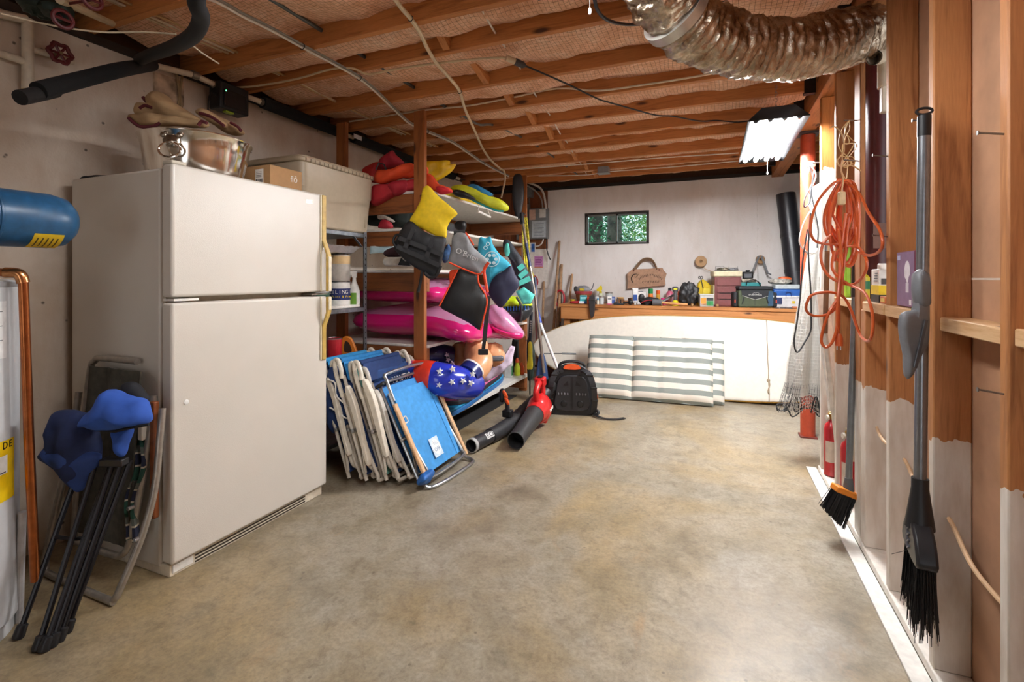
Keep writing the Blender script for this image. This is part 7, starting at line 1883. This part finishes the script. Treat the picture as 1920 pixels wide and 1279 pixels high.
# tan wire tangle above
tw_ = thing('wire_tangle', 'tangle of thin tan wire hung on a nail above the orange cord', 'wire', at(1592, 226, d=2.34))
for k in range(5):
    pts = [(1592, 226)] + [(1592 + R.uniform(-22, 14), 226 + (i + 1) * R.uniform(15, 22)) for i in range(5)] + [(1590, 300)]
    MB().tube(spline([at(x, y, d=2.33 + .01 * k) for x, y in pts], 5), .0022, 5).build('wire', M('#d8b57c', .5), tw_, True)
MB().tube(spline([at(x, y, d=2.32) for x, y in ((1556, 240), (1566, 238), (1580, 255), (1582, 285), (1570, 300), (1576, 312), (1596, 310), (1616, 322))], 5), .0035, 6).build('wire', M('#c79a66', .5), tw_, True)
MB().rod(at(1583, 226, d=2.32), at(1610, 226, d=2.38), .0035, 6).build('nail', nail_m, tw_, True)

# cast net
netm, nt, p = newmat('net_monofilament'); p.inputs['Base Color'].default_value = lin('#dcdad4'); p.inputs['Roughness'].default_value = .4
cn = thing('cast_net', 'white monofilament cast net with dark lead line hanging by the red post', 'net', (.62, 4.1, 2.2))
NC = at(1544, 345, d=3.45)
top = V((NC.x, NC.y, at(1544, 340, d=3.45).z)); zb_ = at(1515, 770, d=3.45).z; zt_ = top.z
mb = MB(); nA, nZ = 60, 70
def net_pt(u, v):
    a = 2 * PI * u
    r = (.012 + .105 * min(1, v * 1.25) ** .9) * (1 + .24 * math.sin(5 * a + 1) * v + .10 * math.sin(11 * a))
    dx = r * math.cos(a) * 1.2 - .115 * v; dy = r * math.sin(a) * .6
    z = zt_ + (zb_ - zt_) * v + (.05 * math.sin(6 * a) * max(0, v - .9) * 10 if v > .9 else 0) * .5
    return V((NC.x + CT * dx - ST * dy, NC.y + ST * dx + CT * dy, z))
for i in range(nA):
    mb.tube([net_pt(i / nA + .35 / nA * (j % 2), j / nZ) for j in range(nZ + 1)], .0013, 3, caps=False)
for j in range(2, nZ):
    if j % 1 == 0: mb.tube([net_pt(i / nA + .35 / nA * (i % 2), j / nZ) for i in range(nA)], .0011, 3, closed=True)
o = mb.build('net_mesh', netm, cn, True)
o['kind'] = 'stuff'
gauze, nt, p = newmat('gathered_net'); p.inputs['Base Color'].default_value = lin('#e6e4de'); p.inputs['Roughness'].default_value = .6; p.inputs['Alpha'].default_value = .8
def inner(u, v):
    c_ = net_pt(0, v) * .5 + net_pt(.5, v) * .5; q = net_pt(u % 1.0, v)
    return c_ + (q - c_) * (.93 + .05 * math.sin(34 * PI * u))
MB().sheet(lambda u, v: inner(u, v * .93), 80, 24, .002).build('gathered_folds', gauze, cn, True, sharp=60)
mb = MB(); 
ll = []
for i in range(88):
    u = i / 88; q = net_pt(u, 1.0); a = 2 * PI * u
    q.z += .035 * max(0, math.sin(7 * a)) ** 3 - .015 * noise.noise(V((i * .2, 0, 0))); q += V((.045 * math.cos(a * 1) * 1, .02 * math.sin(3 * a), 0)); ll.append(q)
MB().tube(spline(ll, 2, True), .0045, 6, closed=True).build('lead_line', M('#1f2022', .6), cn, True)
for k in range(4):
    c_ = net_pt(.1 + .22 * k, .97); 
    MB().tube(spline([c_ + V((-.025, 0, -.04)), c_ + V((-.012, -.01, .035)), c_ + V((.005, -.012, .075)), c_ + V((.018, -.01, .03)), c_ + V((.03, 0, -.045))], 5), .004, 6).build('lead_line', M('#1f2022', .6), cn, True)
mb = MB()
for i in range(nA):
    mb.tube([net_pt(i / nA, v) + V((.04 * math.cos(2 * PI * i / nA) * (v - .88) * 8, 0, 0)) for v in (.88, .92, .96, 1.0)], .0013, 3, caps=False)
for v in (.9, .92, .94, .96, .98): mb.tube([net_pt(i / nA, v) + V((.04 * math.cos(2 * PI * i / nA) * (v - .88) * 8, 0, 0)) for i in range(nA)], .0012, 3, closed=True)
o = mb.build('dark_hem', M('#5b5b5d', .6), cn, True); o['kind'] = 'stuff'
MB().tube(spline([top + V((0, 0, -.02)), top + V((.03, .0, .03)), top + V((.10, .0, .045))], 4), .004, 6).build('hang_cord', M('#cfcac0', .6), cn, True)
drape('white_cloth_top', [(1520, 360), (1532, 346), (1552, 340), (1570, 344), (1560, 380), (1550, 410), (1530, 420), (1520, 395)], 3.46, .05, M('#dedbd3', .6), cn, .02, 3)
MB().rod(top + V((0, 0, .0)), (.69, 3.724, top.z + .01), .004, 8).build('hook', nail_m, cn, True)
# white cord bundle with head at 1525,310
wc = thing('light_string', 'white and grey cord loops hanging from a white hook beside the red post', 'cord', at(1522, 308, d=3.3))
MB().blob(at(1520, 309, d=3.3), (.03, .025, .025), 14, 10).build('white_hook', white_paint, wc, True)
wcm = M('#d5d2cc', .5); gcm = M('#4d4e52', .5)
for k, (L_, mm) in enumerate((
    ([(1520, 310), (1512, 340), (1518, 375), (1524, 400), (1516, 440), (1508, 465), (1520, 478), (1536, 455), (1530, 420), (1524, 390)], wcm),
    ([(1522, 312), (1530, 330), (1520, 360), (1526, 385), (1532, 420), (1534, 450), (1530, 472), (1515, 474), (1499, 455), (1506, 420), (1520, 395)], wcm),
    ([(1518, 310), (1524, 340), (1510, 370), (1508, 388), (1518, 380), (1522, 350)], gcm),
    ([(1524, 306), (1540, 306), (1553, 318), (1550, 336), (1540, 342)], gcm),
    ([(1520, 400), (1517, 440), (1516, 480), (1520, 540), (1521, 590), (1520, 620), (1510, 640), (1495, 661), (1489, 640), (1495, 600), (1501, 550), (1505, 490), (1514, 430)], M('#2a2b2e', .5)),
    ([(1526, 320), (1522, 360), (1528, 395), (1534, 430), (1532, 465)], gcm))):
    MB().tube(spline([at(x, y, d=3.27 - .012 * k) for x, y in L_], 6), .0045 if k != 4 else .005, 7).build('cord_loop', mm, wc, True)

# leaning white board, tools behind the cord
lbx = thing('white_plank', 'white painted plank leaning between the far studs', 'board', (.68, 3.5, .05))
MB().beam(at(1566, 770, d=2.95), at(1540, 545, d=3.02), .075, .02, (ST, -CT, 0)).build('plank_body', M('#e9e6e0', .5), lbx, True, bevel=.003)
bh = thing('broom_handle', 'brown wooden handle with steel cap leaning behind orange cord', 'tool', (.62, 3.3, .4))
MB().rod(at(1551, 470, d=2.86), at(1547, 625, d=2.84), .0135, 12).build('shaft', M('#7e5a42', .6), bh, True); MB().rod(at(1552, 452, d=2.86), at(1551, 471, d=2.86), .0145, 12).build('steel_cap', steel, bh, True)
MB().rod(at(1547, 625, d=2.84), V((.70, 3.42, .046)), .0135, 12).build('lower_shaft', M('#d8d0c4', .6), bh, True)
gs = thing('green_tube', 'lime green flat sprinkler bar standing on the blocking behind the cord', 'tool', (.69, 3.1, 1.17))
MB().box(.665, .69, 3.16, 3.20, 1.171, 1.50).build('bar', M('#8cb82c', .45), gs, True, bevel=.006); MB().box(.662, .693, 3.157, 3.203, 1.34, 1.355).build('band', M('#d9d64a', .5), gs, True)
bn = thing('caulk_tube', 'small yellow and green bottle standing on the far blocking', 'bottle', (.69, 2.94, 1.171))
MB().lathe([(.028, 0), (.03, .005), (.03, .11), (.012, .13)], None, 18).build('body', M('#d8c22c', .4), bn); MB().lathe([(.012, .1305), (.012, .16), (.005, .175)], None, 12).build('cap', M('#e6a02c', .4), bn); MB().lathe([(.0305, .05), (.031, .05), (.031, .09), (.0305, .09)], None, 18, cap=False).build('green_label', M('#2c7a4a', .5), bn)

# --- fire extinguishers
exm = M('#b01c24', .3, coat=.3, var=.05)
def extinguisher(x, y, label, rz):
    t = thing('fire_extinguisher', label, 'extinguisher', (x, y, .046), rotz(rz))
    MB().lathe([(.034, 0), (.042, .006), (.042, .29), (.036, .315), (.018, .335), (.016, .35)], None, 28).build('cylinder', exm, t)
    MB().lathe([(.017, .351), (.02, .355), (.02, .385), (.012, .39)], None, 16).build('valve', M('#b08c4a', .35, .8), t)
    MB().box(-.012, .012, -.055, .02, .391, .399).build('top_lever', M('#d9c9a8', .4, .3), t, bevel=.002)
    MB().beam((0, -.05, .38), (0, -.058, .24), .008, .02, (1, 0, 0)).build('carry_lever', M('#d6cbb4', .4, .3), t)
    MB().lathe([(.016, 0), (.016, .012)], T(-.03, -.02, .365) @ roty(-PI / 2), 14).build('gauge', M('#d8d2c4', .4), t)
    n = 10; vs = [(.0426 * math.cos(a), .0426 * math.sin(a), z) for z in (.09, .22) for a in [-2.9 + 1.3 * i / n for i in range(n + 1)]]
    MB().add(vs, [(i, i + 1, n + 2 + i, n + 1 + i) for i in range(n)]).build('instruction_label', M('#c9b9a9', .5), t)
    return t
extinguisher(.680, 3.585, 'red fire extinguisher farther back on the right wall sill', .3)
extinguisher(.690, 3.205, 'red fire extinguisher nearer the front, behind the orange headed broom', .2)

# --- brooms
b1 = thing('push_broom', 'black bristle broom with silver pole hung on a stud', 'broom', at(1726, 920, d=1.5))
pa_, pb_ = at(1733, 222, d=1.511), at(1725, 915, d=1.505)
sil = M('#8d8f93', .3, .85)
u_ = (pa_ - pb_).normalized()
MB().rod(pb_, pa_ - u_ * .055, .0165, 18).build('pole', sil, b1, True)
MB().rod(pa_ - u_ * .056, pa_ + u_ * .008, .0175, 16).build('hang_cap', black_pl, b1, True)
ht = pa_ + u_ * .01
MB().tube([ht + V((.0, .0, .012)) + V((.02 * math.cos(a), 0, .010 * math.sin(a))) for a in [i * PI / 8 for i in range(16)]], .004, 6, closed=True).build('hang_loop', black_pl, b1, True)
MB().tube([pb_ + u_ * .03, pb_, pb_ - u_ * .06, pb_ - u_ * .12], [.022, .022, .03, .038], 18).build('ferrule', black_pl, b1, True)
mb = MB()
hc = pb_ - u_ * .16
bm4 = frame(hc, (CT * .50 - ST * .87, ST * .50 + CT * .87, 0), (0, 0, 1))   # local x along the head
MB().prism(smooth2([(-.10, -.045), (.10, -.045), (.09, .02), (.03, .06), (-.03, .06), (-.09, .02)], 3), -.026, .026, bm4).build('broom_head', M('#1d1d20', .4), b1, True, bevel=.008)
for k in range(4): MB().tube([bm4 @ V((-.02 + .0 * k, .045 - k * .02, -.0275)), bm4 @ V((.0, .03 - k * .02, -.0285)), bm4 @ V((.02, .045 - k * .02, -.0275))], .0035, 6).build('rib', M('#55555a', .3), b1, True)
R = random.Random(4)
for k in range(420):
    x = R.uniform(-.095, .095); z = R.uniform(-.024, .024)
    a = bm4 @ V((x, -.046, z)); l_ = R.uniform(.13, .215)
    b_ = bm4 @ V((x * 1.12 + R.gauss(0, .006), -.046 - l_, z * 1.35 + R.gauss(0, .005)))
    mb.tube([a, b_], [.0016, .001], 3, caps=False)
for (dx, dy, dz_) in ((.10, -.10, .03), (-.10, -.11, -.03), (.13, -.12, -.05)):
    mb.tube([bm4 @ V((0, -.02, 0)), bm4 @ V((dx, dy, dz_))], .001, 3, caps=False)
o = mb.build('bristles', M('#101012', .6), b1, True); o['kind'] = 'stuff'
dp = thing('dustpan', 'grey plastic dustpan clipped to the silver broom pole', 'dustpan', at(1712, 640, d=1.46))
gry = M('#6e7074', .45)
k2 = 1.475
def dpoly(L, d, w0, w1, nm, mat=gry, par=dp):
    cx = sum(x for x, y in L) / len(L); cy = sum(y for x, y in L) / len(L)
    return MB().puff(smooth2(pxpoly(L, d, (cx, cy)), 2), w0, face_cam(at(cx, cy, d=d)), pw=9).build(nm, mat, par, True, sharp=50)
dpoly([(1690, 590), (1700, 583), (1716, 580), (1718, 566), (1732, 563), (1740, 572), (1738, 640), (1728, 660), (1708, 705), (1698, 708), (1697, 672), (1690, 640), (1687, 612)], k2 - .02, .016, 0, 'pan')
dpoly([(1716, 512), (1735, 510), (1738, 560), (1736, 575), (1718, 572)], k2 - .02, .02, 0, 'handle_socket')
MB().beam(at(1737, 600, d=k2 - .04), at(1716, 690, d=k2 - .04), .008, .004, (ST, -CT, 0)).build('lip', M('#4f5155', .4), dp, True)
b2 = thing('angle_broom', 'orange headed broom with grey pole standing on the right sill', 'broom', at(1590, 940, d=2.42))
pa2, pb2 = at(1606, 470, d=2.42), at(1591, 908, d=2.40)
u2 = (pa2 - pb2).normalized()
MB().rod(pb2, pb2 + (pa2 - pb2) * .80, .0145, 14).build('pole', M('#7d8184', .35, .6), b2, True); MB().rod(pb2 + (pa2 - pb2) * .80, pa2, .0165, 14).build('dark_grip', M('#3a2f2a', .6), b2, True)
MB().tube([pb2 + u2 * .03, pb2, pb2 - u2 * .03], [.017, .021, .024], 14).build('ferrule', M('#55585c', .5), b2, True)
bm5 = frame(at(1583, 922, d=2.40), (CT * .9 + .0, ST * .9, -.36), (ST * 0 + .3, .1, .95))
MB().box(-.055, .055, -.012, .018, -.03, .03, bm5).build('orange_head', M('#df8426', .4), b2, True, bevel=.006)
mb = MB()
for k in range(320):
    x = R.uniform(-.052, .052); z = R.uniform(-.027, .027)
    a = bm5 @ V((x, -.0125, z)); e = bm5 @ V((x * 1.15 - .008, -.0125 - .125 - .03 * (x / .055), z * 1.25)); e += V((R.gauss(0, .004), R.gauss(0, .004), 0)); e.z = max(e.z, .047)
    mb.tube([a, e], [.002, .0013], 3, caps=False)
o = mb.build('bristles', M('#17181b', .6), b2, True); o['kind'] = 'stuff'

# --- boxes and bottles on the blocking
bbx = thing('bulb_box', 'purple and white light bulb box on the blocking beside the silver pole', 'box', (.68, 2.2, 1.171))
BX_ = (.650, .733, 2.12, 2.30)
MB().box(BX_[0], BX_[1], BX_[2], BX_[3], 1.1715, 1.375).build('carton', M('#6b2038', .45), bbx, True, bevel=.002)
MB().box(BX_[0] - .0008, BX_[0] - .0002, BX_[2] + .003, BX_[3] - .003, 1.175, 1.372).build('side_panel', M('#8a6f8e', .5), bbx, True)
MB().puff([(.028 * math.cos(a) * (1 if math.sin(a) > -.5 else .6), .04 * math.sin(a)) for a in [i * PI / 12 for i in range(24)]], .0012, frame((BX_[0] - .0009, 2.19, 1.30), (0, -1, 0), (0, 0, 1))).build('bulb_print', M('#e6dfe4', .5), bbx, True)
MB().box(BX_[0] - .0014, BX_[0] - .0009, 2.176, 2.204, 1.225, 1.26).build('bulb_base_print', M('#d8d2d8', .5), bbx, True)
MB().box(BX_[0] - .0014, BX_[0] - .0009, 2.26, 2.29, 1.345, 1.362).build('brand_block', M('#b9c3e0', .5), bbx, True)
MB().box(BX_[0] - .0014, BX_[0] - .0009, 2.15, 2.17, 1.18, 1.20).build('code_block', M('#e4dfe2', .5), bbx, True)
mb = MB()
for k in range(9):
    mb.box(BX_[0] + .012, BX_[1] - .01 - .008 * (k % 3), BX_[2] - .0012, BX_[2] - .0003, 1.345 - k * .008, 1.348 - k * .008)
mb.build('print_line', M('#c9a2ae', .6), bbx, True)
MB().box(BX_[0] + .008, BX_[1] - .006, BX_[2] - .0012, BX_[2] - .0003, 1.235, 1.262).build('peach_band', M('#d9a58c', .6), bbx, True)
ob = thing('oil_carton', 'white and yellow bottle with white cap on the far blocking', 'bottle', (.682, 2.585, 1.171))
MB().box(.652, .712, 2.53, 2.64, 1.1715, 1.315).build('body', M('#e6e2da', .4), ob, True, bevel=.004)
MB().box(.6512, .7128, 2.5292, 2.6408, 1.205, 1.245).build('yellow_band', M('#e3c227', .45), ob, True)
MB().box(.6512, .7128, 2.5292, 2.6408, 1.172, 1.2045).build('black_band', M('#23201f', .45), ob, True)
MB().lathe([(.019, 1.3155), (.019, 1.335), (.015, 1.34)], T(.68, 2.585, 0), 16).build('cap', white_paint, ob, True)
MB().box(.66, .69, 2.528, 2.5289, 1.25, 1.275).build('barcode', M('#4a4644', .6), ob, True)
mb = MB()
for k in range(4): mb.box(.6505, .6511, 2.545, 2.60 - .006 * k, 1.262 + k * .011, 1.266 + k * .011)
mb.build('print_line', M('#3f4552', .6), ob, True)
sbx_ = thing('matchbox', 'small orange box lying next to the oil bottle', 'box', (.67, 2.47, 1.171))
MB().box(.648, .70, 2.43, 2.50, 1.1715, 1.20).build('carton', M('#c96a3c', .5), sbx_, True, bevel=.002); MB().box(.6472, .6478, 2.44, 2.49, 1.178, 1.194).build('label', M('#dfc36a', .5), sbx_, True)

# red paint can pieces on the wood post: small items on the far right wall

# repeats share a group phrase
for nm, ph in (('beach_chair', 'folded beach chairs in a row'), ('life_vest', 'life vests hanging on the rack'), ('life_jacket', 'life jackets piled on the top rack shelf'), ('fire_extinguisher', 'fire extinguishers on the right sill'),
               ('paint_can', 'paint cans on the metal shelf'), ('drill_bit', 'steel bits on the bench'), ('screw_jar', 'glass jars on the bench'), ('wood_scrap', 'wood scraps on the bench'), ('shop_light', 'shop lights under the joists'),
               ('steel_column', 'red steel columns'), ('pool_lounger', 'pink loungers on the rack'), ('bodyboard', 'bodyboards on the rack'), ('spray_can', 'aerosol cans on the bench'), ('carton', 'cartons on the bench'), ('tree', 'trees outside the window'),
               ('chaise_cushion', 'striped chaise cushions'), ('twine_spool', 'twine spools on the wall'), ('cushion_cover', 'beige covers in the tub'), ('bay_cable', 'cables beside the left wall'), ('joist_cable', 'cables along the joists'), ('panel_cable', 'cables at the breaker box'),
               ('wooden_knob', 'wooden knobs on the bench'), ('swim_fin', 'swim fins on the rack'), ('squeeze_bottle', 'small bottles on the bottom rack shelf'), ('tackle_box', 'tackle boxes on the bench')):
    for o in bpy.data.objects:
        if o.parent is None and o.name.split('.')[0] == nm: o['group'] = ph
